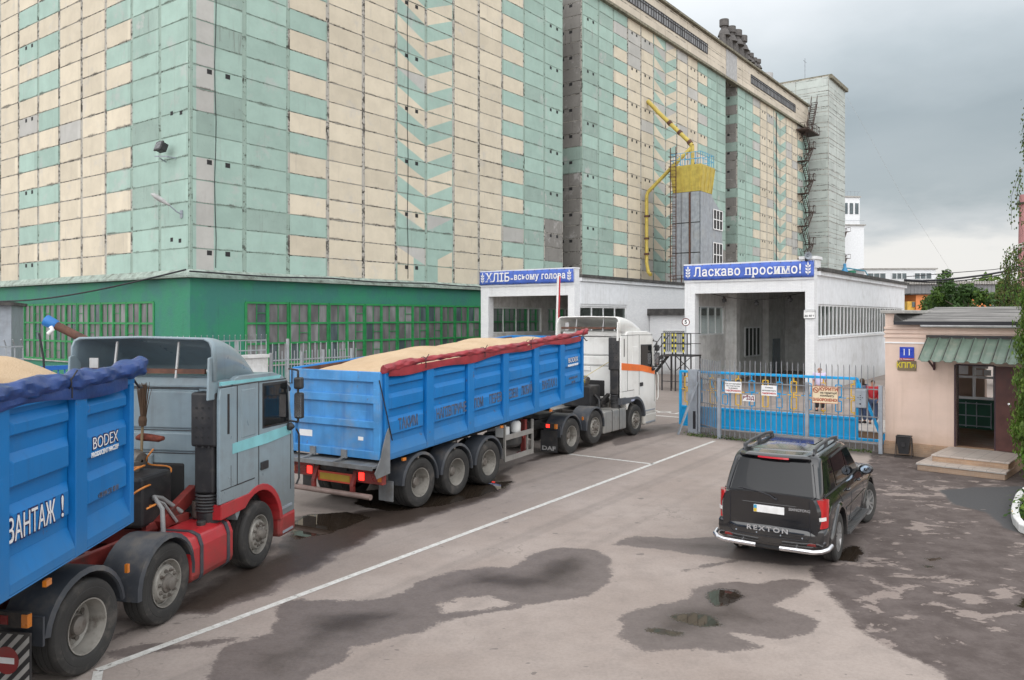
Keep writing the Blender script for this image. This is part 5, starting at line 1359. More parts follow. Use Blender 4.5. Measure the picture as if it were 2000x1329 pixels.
# thuja
rnd = random.Random(31); root = thing("thuja", "tall bright green thuja column in front of the guardhouse at the right edge", "tree", (12.76, 18.6, 0))
b = MB(); cr = MB(); H_ = 7.4
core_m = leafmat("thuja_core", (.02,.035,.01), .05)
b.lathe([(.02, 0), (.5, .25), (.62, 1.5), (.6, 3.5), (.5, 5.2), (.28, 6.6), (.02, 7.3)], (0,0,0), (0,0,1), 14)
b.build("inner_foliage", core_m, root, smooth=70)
def thr(z): return max(.03, .84 * min(1, (z + .35) / 1.0) * (1 - max(0, (z - 2.6) / 4.9) ** 1.5))
for i in range(520):
    z = rnd.uniform(.15, 7.2); a = rnd.uniform(0, 6.28); r_ = thr(z) * rnd.uniform(.78, 1.04); c = Vector((math.cos(a) * r_, math.sin(a) * r_, z)); w = rnd.random()
    for k in range(85):
        p = c + Vector((rnd.gauss(0, .085), rnd.gauss(0, .085), rnd.gauss(0, .13))); out = Vector((math.cos(a), math.sin(a), .5))
        d = (out + Vector((rnd.gauss(0, .6), rnd.gauss(0, .6), rnd.gauss(0, .4)))).normalized(); a2 = Vector((rnd.gauss(0, .35), rnd.gauss(0, .35), 1)).normalized(); e = d.cross(a2).normalized(); s = rnd.uniform(.028, .06)
        cr.face([p - a2 * s, p + e * s * .45, p + a2 * s * 1.2, p - e * s * .45], min(2, int((w * .65 + rnd.random() * .35) * 3)))
cr.build("crown", [L1, L3, leafmat("thuja_fresh", (.10,.20,.03))], root, fixn=False)
MB().tube([(0, 0, 0), (0, 0, .5)], .09, 8).build("trunk", mat("thuja_bark", (.1,.06,.04), .9), root)
# flower bed
root = thing("flower_bed", "flower bed with a whitewashed kerb and small white and yellow flowers at the right edge", "flower bed", (*G(1994, 1000), 0))
o0 = Vector((*G(1994, 1000), 0)); kp = [Vector((*G(u, v), 0)) - o0 for u, v in ((2030, 958), (2004, 966), (1991, 978), (1985, 994), (1982, 1010), (1986, 1025), (1998, 1040), (2030, 1052), (2090, 1058))]
b = MB()
for p, q in zip(kp[:-1], kp[1:]): b.beam(p + Vector((0, 0, .07)), q + Vector((0, 0, .07)), .13, .16)
b.build("kerb", M_WPAINT, root, bevel=.02)
inside = lambda r: (o0 + kp[0].lerp(kp[5], r.random()).lerp(Vector((1.3, -.1, 0)), r.random() ** .8) + Vector((r.gauss(0, .10) + .06, r.gauss(0, .14) + .10, abs(r.gauss(.10, .12)))))
o = leaf_patch("plants", 6500, inside, .05, [L1, L3, L2], 5); o.parent = root; o.matrix_parent_inverse = Matrix.Translation(-o0)
o = leaf_patch("flowers", 130, lambda r: inside(r) + Vector((0, 0, .12)), .035, [M_WHITE, M_WHITE, mat("yellow_petal", (.7,.42,.02), .6)], 6, True); o.parent = root; o.matrix_parent_inverse = Matrix.Translation(-o0)
# far wood and chimney
rnd = random.Random(41); cl_ = [(Vector((rnd.uniform(118, 200), rnd.uniform(215, 240), rnd.uniform(2, 14.5))), 1.0) for i in range(420)]
o = crown(None, cl_, 34, 3.2, .8, [L1, L3, L2], 9); o.name = "far_wood"; kind(o, "stuff"); o["label"] = "far green wood beyond the leafy trees"
x, y = at_px(1998, 150)
root = thing("far_chimney", "thin pink brick factory chimney far off beyond the birch", "chimney", (x, y, 0))
b = MB(); zz = [0, 12, 16, 20, 23, 27]
for i in range(5): b.lathe([(.9 - i * .06, zz[i]), (.84 - i * .06, zz[i + 1])], (0, 0, 0), (0, 0, 1), 14, 0)
b.build("shaft", mat("pink_brick", (.36,.17,.17), .8, dirt=.3), root, smooth=40)
b = MB(); b.lathe([(.7, 25.2), (1.25, 25.2), (1.25, 25.5), (.7, 25.5)], (0,0,0), (0,0,1), 14); b.build("gallery_ring", M_DARKSTEEL, root)
# overhead cables
def at3(u, v, y): return Vector(((u - 1000) / FPX * y, y, HC + (HORIZ - v) / FPX * y))
cable("overhead_cable", "thickest black overhead cable running from the shed roof to the right", [at3(u, v, 46) for u, v in ((1766, 547), (1800, 549), (1840, 547), (1880, 543), (1920, 538), (1960, 531), (2020, 518))], .06, None, "overhead cables by the shed roof")
cable("overhead_cable", "second black overhead cable just under the thickest one", [at3(u, v, 46.6) for u, v in ((1766, 549), (1815, 552), (1860, 550), (1900, 546), (1950, 538), (2020, 522))], .035, None, "overhead cables by the shed roof")
cable("overhead_cable", "thin upper overhead wire sloping up to the right", [at3(u, v, 47) for u, v in ((1768, 541), (1850, 534), (1940, 527), (2020, 515))], .022, None, "overhead cables by the shed roof")
cable("sky_wire", "single thin wire slanting down from the grey tower across the sky", [at3(u, v, 110) for u, v in ((1654, 190), (1700, 270), (1760, 380), (1850, 520), (1900, 600))], .013, M_FLUE)
# ------------------------------------------------------------------ trucks
_wheels = {}
def wheel(parent, style, x, y, side, r=.51, w=.30, z=None, roll=0.0):
    """style: 'dish' (drive and trailer axles) or 'hub' (front and lifted axles). Built once per style, then copied."""
    key = (style, r, w)
    if key not in _wheels:
        b = MB(); h = w / 2; k = r / .51
        tp = [(.285*k, -h*.8), (.33*k, -h), (.44*k, -h*1.02), (.485*k, -h*.93), (r*.985, -h*.78)]
        for g in (-.45, 0, .45): tp += [(r, h*(g - .16)), (r, h*(g - .03)), (r - .014, h*(g - .025)), (r - .014, h*(g + .025)), (r, h*(g + .03)), (r, h*(g + .16))]
        tp += [(r*.985, h*.78), (.485*k, h*.93), (.44*k, h*1.02), (.415*k, h*1.0), (.41*k, h*1.02), (.345*k, h), (.33*k, h*.97), (.285*k, h*.8)]
        b.lathe(tp, (0,0,0), (0,-1,0), 48)
        if style == 'dish': b.lathe([(.285*k, -h - w*1.1), (.44*k, -h - w*1.1), (r, -h - w), (r, -h - .06), (.44*k, -h - .03), (.285*k, -h - .03)], (0,0,0), (0,-1,0), 40)
        o = b.build("wheel", M_RUBBER, None, smooth=30)
        b = MB(); hb = MB()
        if style == 'dish':
            b.lathe([(.29*k, h*.78), (.300*k, h*.95), (.285*k, h*.93), (.272*k, h*.5), (.262*k, -h*.35), (.235*k, -h*.55), (.10*k, -h*.5)], (0,0,0), (0,-1,0), 36)
            for i in range(8):
                a = 2*PI*i/8; hb.lathe([(.001, 0), (.028*k, 0), (.028*k, .012), (.001, .012)], (math.cos(a)*.205*k, h*.535, math.sin(a)*.205*k), (0,-1,0), 10)
            hb.lathe([(.135*k, -h*.52), (.13*k, -h*.15), (.105*k, -h*.05), (.10*k, h*.3), (.075*k, h*.42), (.001, h*.45)], (0,0,0), (0,-1,0), 24)
            for i in range(10):
                a = 2*PI*i/10 + .2; hb.lathe([(.001, .0), (.019*k, 0), (.019*k, .05), (.001, .055)], (math.cos(a)*.155*k, h*.52, math.sin(a)*.155*k), (0,-1,0), 6)
        else:
            b.lathe([(.29*k, h*.78), (.300*k, h*.97), (.288*k, h*.96), (.275*k, h*.45), (.258*k, h*.38), (.235*k, h*.6), (.212*k, h*.92), (.12*k, h*.96)], (0,0,0), (0,-1,0), 36)
            hb.lathe([(.118*k, h*.95), (.112*k, h*1.12), (.085*k, h*1.2), (.075*k, h*1.5), (.05*k, h*1.6), (.001, h*1.62)], (0,0,0), (0,-1,0), 24)
            for i in range(10):
                a = 2*PI*i/10; c = (math.cos(a)*.165*k, -h*.95, math.sin(a)*.165*k)
                hb.lathe([(.026*k, 0), (.026*k, .012), (.016*k, .014), (.016*k, .045), (.001, .048)], c, (0,-1,0), 8)
                a += PI/10; hb.lathe([(.001, 0), (.026*k, 0), (.026*k, .004), (.001, .004)], (math.cos(a)*.238*k, -h*.6, math.sin(a)*.238*k), (math.cos(a)*.6,-.8,math.sin(a)*.6), 8)
        rm = b.build("rim", M_STEELRIM, o, smooth=35); hb.build("hub", M_HUB, o, smooth=35)
        _wheels[key] = o; first = o
    else:
        first = copy_tree(_wheels[key])
    first.parent = parent; first.location = (x, y, r if z is None else z); first.rotation_euler = (0, roll, 0 if side < 0 else PI)
    return first
def arch(b, x, z, r, y0, y1, a0, a1, th=.035, lip=.05, n=14, m=0):
    """mudguard: curved sheet with a rolled lip on the outer edge."""
    A = []
    for i in range(n + 1):
        a = a0 + (a1 - a0) * i / n; c, s_ = math.cos(a), math.sin(a)
        A.append([(x + c*r, y1, z + s_*r), (x + c*(r + th*.2), y0 + (.02 if y0 < y1 else -.02), z + s_*(r + th*.2)), (x + c*(r - lip), y0, z + s_*(r - lip)), (x + c*(r - lip - .01), y0 + (.03 if y0 < y1 else -.03), z + s_*(r - lip - .01)), (x + c*(r - th), y0 + (.05 if y0 < y1 else -.05), z + s_*(r - th)), (x + c*(r - th), y1, z + s_*(r - th))])
    b.rings(A, m)
M_FENDER = mat("mudguard_plastic", (.05,.055,.065), .45, var=.2, dirt=.75, dcol=(.13,.115,.10), ds=2.5)
M_FRAMED = mat("chassis_black", (.03,.028,.027), .7, var=.3, dirt=.7, dcol=(.085,.068,.055), ds=3)
t_ = NT("lamp_red_lit"); t_.set(Base_Color=(.5,.01,.01), Roughness=.2, Emission_Color=(1,.03,.02), Emission_Strength=2.2); M_REDLIT = t_.mat
M_REDLENS = mat("lamp_red", (.20,.012,.012), .25, var=.2, dirt=.5, dcol=(.08,.05,.04), ds=6, coat=.4)
M_AMBER = mat("lamp_amber", (.55,.17,.02), .25, var=.1, coat=.4)
M_ORANGEHOSE = mat("orange_hose", (.60,.21,.04), .45)
M_YELHOSE = mat("yellow_hose", (.52,.40,.08), .45)
M_GREYHOSE = mat("grey_hose", (.25,.25,.25), .5)
def coil(c, q, turns, rad, r=.013):
    c, q = Vector(c), Vector(q); d = q - c; a = d.orthogonal().normalized(); e = d.normalized().cross(a); n = int(turns * 14)
    return [c + d * (i / n) + (a * math.cos(2*PI*i/14) + e * math.sin(2*PI*i/14)) * rad for i in range(n + 1)], r

def tractor(label, loc, heading, sp):
    root = thing("truck_tractor", label, "truck", (*loc, 0), PI/2 - heading, "truck tractors")
    wb, xm, zr, xr, xf, xc = sp['wb'], sp['xm'], sp['zr'], sp['xr'], sp['xf'], sp['xc']   # xc: rear wall of the cab
    PAINT, LOW, BUMP, FRM = sp['paint'], sp['low'], sp['bumper'], sp['frame']
    hw = 1.2; ra = .68; zb = sp.get('zb', 1.22)
    for s_ in (-1, 1):
        wheel(root, 'dish', 0, s_ * 1.07, s_, roll=.3); wheel(root, 'hub', xm, s_ * 1.05, s_, z=.51 + sp.get('lift', 0), roll=.1); wheel(root, 'hub', wb, s_ * 1.05, s_, roll=.5)
    b = MB()
    for y in (-.42, .42): b.box(-1.15, wb + .9, y - .04, y + .04, .72, .98)
    for x in (-1.1, -.5, .5, 1.1, 2.2): b.box(x - .05, x + .05, -.38, .38, .74, .96)
    b.box(1.6, xc + .5, -.9, -.46, .62, .78); b.box(1.6, xc + .5, .46, .9, .62, .78)
    b.beam((xc - .75, -.5, .98), (xc + .1, -.55, 1.35), .12, .2); b.beam((xc - .9, -.38, 1.0), (xc - .25, -.62, 1.02), .1, .12)
    b.build("chassis_frame", FRM, root, bevel=.01)
    b = MB()
    for x in (0, xm, wb): b.tube([(x, -.9, .51), (x, .9, .51)], .09, 10)
    b.lathe([(.02,-.3),(.2,-.25),(.28,0),(.2,.25),(.02,.3)], (0,0,.55), (1,0,0), 14); b.box(-.55, .45, -.45, .45, 1.0, 1.12); b.build("axle", M_FRAMED, root)
    # mudguards
    b = MB()
    for s_ in (-1, 1):
        arch(b, 0, .53, .62, s_ * 1.23, s_ * .66, R(8), R(172)); arch(b, xm, .53 + sp.get('lift', 0), .60, s_ * 1.23, s_ * .66, R(-6), R(186))
        b.box(-.66, -.63, min(s_*1.22, s_*.68), max(s_*1.22, s_*.68), .55, .85)
    b.build_by(lambda c: (c.y > 0, c.x > xm / 2), "mudguard", M_FENDER, root, smooth=40)
    # side tanks
    x0, x1 = sp['tank']; b = MB()
    if sp['tankstyle'] == 'red':
        pr = [(-1.20, .36), (-1.22, .42), (-1.22, .78), (-1.17, .92), (-1.05, .97), (-.62, .97), (-.55, .9), (-.55, .35), (-1.12, .30)]
        b.yz(pr, x0, x1); tk = b.build("fuel_tank", sp['tankm'], root, bevel=.05, seg=3)
        b = MB(); grow = [( y - (.012 if y < -.9 else 0), z + (.012 if z > .6 else -.012)) for y, z in pr]
        for x in (x0 + .16, x1 - .2): b.yz(grow, x, x + .07)
        b.build_by(lambda c: c.x > (x0 + x1) / 2, "strap", M_FENDER, tk); b = MB(); b.lathe([(.001, 0), (.06, 0), (.065, .05), (.05, .06), (.001, .06)], ((x0 + x1) / 2 + .02, -1.0, .97), (0,0,1), 18); b.build("cap", M_BLACK, tk, smooth=40)
    else:
        b.box(x0, x1, -1.2, -.55, .32, 1.0); tk = b.build("fuel_tank", sp['tankm'], root, bevel=.035)
        b = MB()
        for k in (.35, .68): b.box(x0 + (x1 - x0) * k - .01, x0 + (x1 - x0) * k + .01, -1.208, -.56, .31, 1.006)
        b.build("seam", M_DARKSTEEL, tk)
    b = MB(); b.box(x0, x1, .55, 1.2, .32, .98); b.build("fuel_tank", sp['tankm'], root, bevel=.04)
    # cab shell
    def arc(r, a0, a1, n=10): return [(wb + math.cos(a0 + (a1 - a0) * i / n) * r, .51 + math.sin(a0 + (a1 - a0) * i / n) * r) for i in range(n + 1)]
    top = [(xc, zb - .02), (xc, zr - .14), (xc + .06, zr - .03), (xc + .2, zr), (xf - .75, zr - .015), (xf - .42, zr - .10), (xf - .24, zr - .28), (xf - .07, 1.95), (xf - .01, 1.4), (xf, .95)]
    low = [(xf - .02, .62)] + arc(ra + .08, R(8), R(150)) + [(wb - .80, zb - .02)]
    b = MB(); b.xz(top + low, -hw, hw); cab = b.build("cab", PAINT, root, bevel=.07, seg=3)
    # lower skirt over the wheel and the bumper
    b = MB(); pl = [(xr + .02, zb - .22), (xr + .02, zb)] + arc(ra + .10, R(math.degrees(math.asin(min(.99, (zb - .51) / (ra + .10))))) * -1 + PI, R(6)) + arc(ra, R(4), PI - math.asin(min(.99, (zb - .20 - .51) / ra)))
    for s_ in (-1, 1): b.xz(pl, s_ * (hw + .015), s_ * (hw - .28))
    b.build_by(SIDE, "skirt", LOW, root, bevel=.012)
    b = MB(); b.box(wb + .70, xf + .03, -hw - .01, hw + .01, .26, .64); b.build("bumper", BUMP, root, bevel=.06)
    b = MB(); b.box(wb + .76, xf - .1, -hw - .022, -hw + .2, .32, .36); b.box(wb + .74, xf - .12, -hw - .014, -hw + .1, .72, .76); b.build("step", M_GALV, root)
    # wheel well lining
    b = MB(); b.box(xc + .3, xf - .5, -.75, .75, .7, 1.25); b.build("engine_bay", M_FRAMED, root)
    # side fairing behind the door
    b = MB(); pf = [(xr, zb + .0), (xr, zr - .3), (xr + .03, zr - .14), (xc + .05, zr - .14), (xc + .05, zb)]
    for s_ in (-1, 1): b.xz(pf, s_ * (hw + .006), s_ * (hw - .05))
    b.build_by(SIDE, "side_fairing", PAINT, root, bevel=.015)
    # rear wall pressings
    b = MB()
    for y0, y1, z0, z1 in ((-.62, 1.05, zr - .78, zr - .22), (-.62, 1.05, zr - 1.12, zr - .84), (.1, 1.05, zr - 1.34, zr - 1.17)): b.box(xc - .028, xc + .02, y0, y1, z0, z1)
    if sp.get('high'):
        for y0, y1 in ((-1.0, -.82), (-.74, -.56), (-.45, .7), (.78, .95)): b.box(xc - .026, xc + .02, y0, y1, zr - .16 - .42, zr - .2)
    b.build("rear_panel", PAINT, cab, bevel=.045, seg=3)
    b = MB()
    for y0, y1, z0, z1 in ((-.62, 1.05, zr - .78, zr - .22), (-.62, 1.05, zr - 1.12, zr - .84)):
        q = [(xc - .004, y0 - .03, z0 - .03), (xc - .004, y1 + .03, z0 - .03), (xc - .004, y1 + .03, z1 + .03), (xc - .004, y0 - .03, z1 + .03)]; b.tube(q + q[:1], .007, 5)
    b.tube([(xc - .004, -1.1, zr - .17), (xc - .004, 1.1, zr - .17)], .008, 5); b.build("rear_seam", M_DARKSTEEL, cab)
    b = MB(); b.box(xc - .018, xc + .06, -.42, .9, 1.0, zr - (1.29 if not sp.get('high') else 1.62)); b.build("engine_hatch", M_DARKIN, cab, bevel=.04)
    # air intake stack
    b = MB(); y0, y1 = -1.15, -.76; b.box(xr - .03, xr + .26, y0, y1, zr - .98 if not sp.get('high') else zr - 1.25, zr - .20); b.box(xr, xr + .24, y0 + .04, y1 - .04, zr - 1.66 if not sp.get('high') else zr - 2.05, zr - .9)
    st = b.build("intake_stack", M_BLACK, root, bevel=.035)
    b = MB()
    for i in range(5): 
        for q in (.25, .5, .75): b.lathe([(.001, 0), (.018, 0), (.018, .004), (.001, .004)], (xr - .031, y0 + (y1 - y0) * q, zr - .42 - i * .14 * (1 if i < 3 else 1)), (-1, 0, 0), 8)
    b.build("stack_slots", M_DARKIN, st)
    b = MB(); pr = []; zt = (zr - 1.66) if not sp.get('high') else (zr - 2.05)
    for i in range(13): pr.append((.17 + (.012 if i % 2 else -.008), -i * .022))
    pr += [(.165, -.30), (.15, -.5), (.02, -.52)]; b.lathe(pr, (xr + .12, (y0 + y1) / 2, zt), (0, 0, 1), 20); b.build("bellows", M_BLACK, st, smooth=25)
    # panel joints, door, window
    b = MB(); Y = -hw - .0035
    def line(x0, z0, x1, z1, w=.014):
        for s_ in (-1, 1): b.beam((x0, s_ * (hw + .0), z0), (x1, s_ * (hw + .0), z1), w, .012, up=(0, 1, 0))
    wx0, wx1, wz0, wz1 = sp['win']; dx0 = wx0 - .14
    line(dx0, zb, dx0, zr - .13); line(xf - .16, 1.0, xf - .15, 1.95); line(xr + .02, zb + .20, wb - .15, zb + .20); line(dx0, zb + .24, xf - .12, zb + .26) if False else None
    line(xr + .48, zb + .2, xr + .48, zr - .13); line(xr + .30, zb + .52, xr + .30, zb + .2)
    b.box(xr + .20, xr + .255, -hw - .010, -hw + .02, zr - .82, zr - .24); b.box(xr + .20, xr + .255, hw - .02, hw + .010, zr - .82, zr - .24)
    line(dx0, zr - .135, xf - .32, zr - .15); line(xr + .02, zb + .03, wb - .55, zb + .06) if False else None; line(xr, zr - .13, dx0, zr - .13)
    b.build_by(SIDE, "door_seam", M_DARKSTEEL, cab)
    b = MB()
    for s_ in (-1, 1): b.xz([(dx0 - .52, wz0 - .08), (dx0 - .10, wz0 - .08), (dx0 - .10, wz1 - .02), (dx0 - .52, wz1 - .02)], s_ * (hw + .008), s_ * (hw - .02))
    b.build_by(SIDE, "side_panel", PAINT, cab, bevel=.03)
    b = MB()
    for s_ in (-1, 1): b.xz([(wx0 - .03, wz0 - .03), (wx1 + .05, wz0 - .05), (wx1 - .02, wz1 + .01), (wx0 - .03, wz1 + .03)], s_ * (hw + .005), s_ * (hw - .03))
    b.build_by(SIDE, "window_seal", M_BLACK, cab, bevel=.02)
    b = MB()
    for s_ in (-1, 1): b.xz([(wx0, wz0), (wx1, wz0 - .02), (wx1 - .06, wz1 - .02), (wx0, wz1)], s_ * (hw + .010), s_ * (hw - .02))
    b.build_by(SIDE, "side_window", sp['glass'], cab, bevel=.015)
    b = MB(); zq = [(xf - .235, zr - .33), (xf - .055, 1.98)]; b.face([(zq[0][0] + .012, -1.05, zq[0][1]), (zq[1][0] + .012, -1.12, zq[1][1]), (zq[1][0] + .012, 1.12, zq[1][1]), (zq[0][0] + .012, 1.05, zq[0][1])]); b.build("windscreen", M_GLASSD, cab, fixn=False)
    b = MB(); b.box(xf - .005, xf + .018, -.8, .8, .95, 1.75)
    for i in range(5): b.box(xf + .0, xf + .03, -.78, .78, 1.02 + i * .14, 1.08 + i * .14)
    b.build("grille", M_BLACK, cab)
    b = MB()
    for s_ in (-1, 1): b.box(dx0 + .03, dx0 + .22, s_ * hw - .02, s_ * hw + .02, zb + .32, zb + .40) if False else b.box(dx0 + .05, dx0 + .29, s_ * (hw + .012) - .012, s_ * (hw + .012) + .012, sp['hz'] - .02, sp['hz'] + .11)
    b.build_by(SIDE, "door_handle", M_BLACK, cab, bevel=.012)
    b = MB()
    for s_ in (-1, 1): b.xz(sp['stripe'], s_ * (hw + .0125), s_ * (hw - .01))
    b.build_by(SIDE, "stripe", sp['stripem'], cab)
    if not sp.get('high'):
        b = MB()
        for s_ in (-1, 1): b.xz([(xr + .06, zr - .105), (xf - .55, zr - .125), (xf - .50, zr - .075), (xr + .06, zr - .055)], s_ * (hw + .004), s_ * (hw - .04))
        b.build_by(SIDE, "roof_stripe", sp['stripem'], cab)
    # mirrors, visor, grab rail
    for s_ in (-1, 1):
        b = MB(); b.box(wx1 + .06, wx1 + .17, min(s_*1.27, s_*1.42), max(s_*1.27, s_*1.42), wz0 + .02, wz0 + .46); mr = b.build("mirror", M_BLACK, root, bevel=.03)
        b = MB(); b.box(wx1 + .045, wx1 + .06, min(s_*1.285, s_*1.405), max(s_*1.285, s_*1.405), wz0 + .05, wz0 + .43); b.build("mirror_glass", M_CHROME, mr)
        b = MB(); b.box(wx1 + .06, wx1 + .18, min(s_*1.26, s_*1.41), max(s_*1.26, s_*1.41), wz0 + .52, wz0 + .72); b.build("mirror", M_BLACK, root, bevel=.03)
        b = MB()
        for z in (wz0 + .84, wz0 - .04): b.tube([(wx1 + .05, s_*1.18, z + .03), (wx1 + .1, s_*1.33, z)], .018, 6)
        b.tube([(wx1 + .1, s_*1.33, wz0 + .84), (wx1 + .1, s_*1.33, wz0 - .04)], .02, 6); b.lathe([(.001,0),(.06,.01),(.07,.06),(.02,.12)], (wx1 - .02, s_*1.2, wz0 - .1), (0, s_, 0), 12); b.build("mirror_arm", M_BLACK, root, smooth=40)
    b = MB(); b.tube([(xf - .02, -1.24, 2.0), (xf + .02, -1.27, 1.9), (xf + .02, -1.27, 1.15), (xf - .02, -1.24, 1.05)], .017, 6); b.build("grab_rail", PAINT if sp.get('high') else M_BLACK, root, smooth=40)
    b = MB(); b.xz([(xf - .34, zr - .12), (xf + .05, zr - .34), (xf + .02, zr - .40), (xf - .30, zr - .24)], -1.12, 1.12); b.build("sun_visor", M_BLACK, root, bevel=.02)
    # roof spoiler: open at the back
    xs0, xs1 = sp['spo']; zt = sp['ztop']; n = 12; outer = []
    for i in range(n + 1):
        k = i / n; x = xs0 + (xs1 - xs0) * k; z = zr + .05 + (zt - zr - .05) * (1 - (1 - k) ** 2.1); w = 1.0 + .13 * k; rr = .07 + .06 * k
        outer.append([(x, -w - .02, zr - .03), (x, -w, max(z - rr, zr)), (x, -w + rr * .35, z - rr * .3), (x, -w + rr, z), (x, 0, z + .02 * k), (x, w - rr, z), (x, w - rr * .35, z - rr * .3), (x, w, max(z - rr, zr)), (x, w + .02, zr - .03)])
    b = MB(); b.rings(outer, closed=False, caps=False); b.build("roof_spoiler", PAINT, root, smooth=50, solid=.035)
    b = MB()
    for s_ in (-1, 1): b.xz([(xs1 - .10, zr - .30), (xs1 - .07, zr + .30), (xs1 + .04, zr + .32), (xs1 + .16, zr + .2), (xs1 + .18, zr - .30)], s_ * 1.135, s_ * 1.10)
    b.build_by(SIDE, "spoiler_fin", PAINT, root, bevel=.012)
    b = MB(); b.beam((xs1 + .05, -1.0, zr + .10), (xs1 + .05, 1.0, zr + .10), .05, .07); b.build("spoiler_bar", M_RUST, root)
    b = MB()
    for y in (-.55, .45): b.beam((xs1 + .02, y, zr + .0), (xs1 + .1, y, zt - .05), .026)
    b.box(xs1 + .03, xs1 + .05, .72, .86, zr + .02, zr + .28); b.build("spoiler_strut", M_FLUE, root)
    # box and pipes behind the cab
    b = MB(); b.box(xc - 1.05, xc - .35, -.45, .55, 1.02, 1.72); b.build("air_box", M_BLACK, root, bevel=.05)
    b = MB(); b.lathe([(.02, -.14), (.12, -.13), (.15, 0), (.12, .13), (.02, .14)], (xc - .5, .05, 1.86), (.2, 1, .1), 14); b.box(xc - .9, xc - .6, -.1, .25, 1.72, 1.86); b.lathe([(.07, 0), (.08, .06), (.07, .12), (.08, .18), (.07, .24)], (xc - .2, -.75, 1.0), (0,0,1), 12); b.build("air_valve", M_HUB, root, smooth=35)
    hs = MB()
    if not sp.get('high'):
        for c, q, tn, rd in (((xc - .85, -.1, 2.0), (xc - 1.05, -.50, 1.25), 3, .16), ((xc - .35, -.12, 1.98), (xc - .3, -.4, 1.35), 1.5, .13)): p_, r_ = coil(c, q, tn, rd); hs.tube(p_, r_, 6)
        hs.build("air_hose", M_ORANGEHOSE, root, smooth=60)
    else:
        for q in range(2): p_, r_ = coil((xc - .9, -.1 + q * .2, 1.85), (xc - 1.9, -.25 + q * .3, 1.95), 9, .07, .011); hs.tube(p_, r_, 6)
        hs.tube([(xc - .05, -.6, 2.45), (xc - 1.2, -.2, 1.95)], .008, 5); hs.build("air_hose", M_YELHOSE, root, smooth=60)
    hs = MB(); hs.tube([(xc - 1.0, -.75, .95), (xc - .98, -.72, 1.3), (xc - .85, -.5, 1.42), (xc - .6, -.45, 1.35), (xc - .35, -.6, 1.1)], .032, 8); hs.tube([(xc - .95, -.3, 1.5), (xc - .7, -.55, 1.3), (xc - .5, -.62, 1.0)], .022, 6); hs.build("hose", M_GREYHOSE if not sp.get('high') else M_BLACK, root, smooth=60)
    # rear lamps and flaps
    for s_ in (-1, 1):
        ya, yb = sorted((s_ * 1.2, s_ * .66))
        b = MB(); b.box(-.80, -.78, ya, yb, .14, .74); fl = b.build("mudflap", M_BLACK, root, bevel=.004)
        if sp['flap'] == 'striped':
            sb = MB()
            for i in range(-3, 8):
                q = rect_clip([(ya + .01, .16), (yb - .01, .16), (yb - .01, .72), (ya + .01, .72)], lambda y, z, i=i: (y - ya) + (z - .14) - i * .13)
                if len(q) > 2: q = rect_clip(q, lambda y, z, i=i: i * .13 + .065 - (y - ya) - (z - .14))
                if len(q) > 2: sb.face([(-.802, y, z) for y, z in q])
            sb.build("flap_stripe", mat("dirty_white_stripe", (.40,.39,.37), .7, dirt=.6), fl, fixn=False)
            sb = MB(); sb.lathe([(.001, 0), (.14, 0), (.14, .003), (.001, .003)], (-.803, (ya + yb) / 2, .45), (-1, 0, 0), 24); sb.build("flap_disc", mat("red_disc", (.26,.025,.025), .6, dirt=.5), fl)
            sb = MB(); sb.box(-.811, -.807, (ya + yb) / 2 - .09, (ya + yb) / 2 + .09, .42, .48); sb.build("flap_mark", M_WHITE, fl)
        else:
            text("DAF", .16, "lettering", M_FLUE, fl, frame((-.803, (ya + yb) / 2, .24), (0, -1, 0), (0, 0, 1)), .003, .004, sx=1.5)
        b = MB(); b.box(-.84, -.78, ya, yb, .80, .95); lb = b.build("rear_lamp", M_FRAMED, root)
        b = MB(); yc = (ya + yb) / 2; b.box(-.85, -.841, yc - .05, yc + .06, .83, .92); b.build("lamp_glow", sp['lamp'], lb)
        b = MB(); yo = s_ * 1.14; b.box(-.85, -.79, min(yo, yo + s_*.07), max(yo, yo + s_*.07), .81, .94); b.build("indicator", M_AMBER, lb)
        b = MB(); b.box(.62, .66, min(s_*1.2, s_*1.24), max(s_*1.2, s_*1.24), .9, 1.0); b.build("side_marker", M_AMBER, root)
    return root, cab
M_CABB = mat("grey_blue_cab_paint", (.235,.305,.345), .34, var=.05, dirt=.35, dcol=(.15,.16,.16), ds=2.4, coat=.25, streak=.3, scol=(.14,.15,.15), low=(.7, 1.9))
M_CABW = mat("cream_white_cab_paint", (.75,.745,.72), .35, var=.03, dirt=.3, dcol=(.45,.42,.37), ds=1.5, coat=.3, streak=.2, scol=(.4,.37,.33), low=(.5, 1.4))
M_REDP = mat("red_truck_paint", (.40,.022,.028), .38, var=.12, dirt=.45, dcol=(.12,.05,.04), ds=2.5, coat=.2, low=(.2, .8))
M_REDF = mat("red_chassis_paint", (.22,.03,.025), .6, var=.3, dirt=.75, dcol=(.045,.035,.03), ds=4)
M_GREYP = mat("dark_grey_skirt", (.07,.075,.085), .45, var=.1, dirt=.3)
M_ALU = mat("dull_aluminium", (.36,.35,.33), .42, metal=.5, var=.12, dirt=.5, dcol=(.14,.12,.10), ds=2.5, streak=.4)
wb1 = 3.80
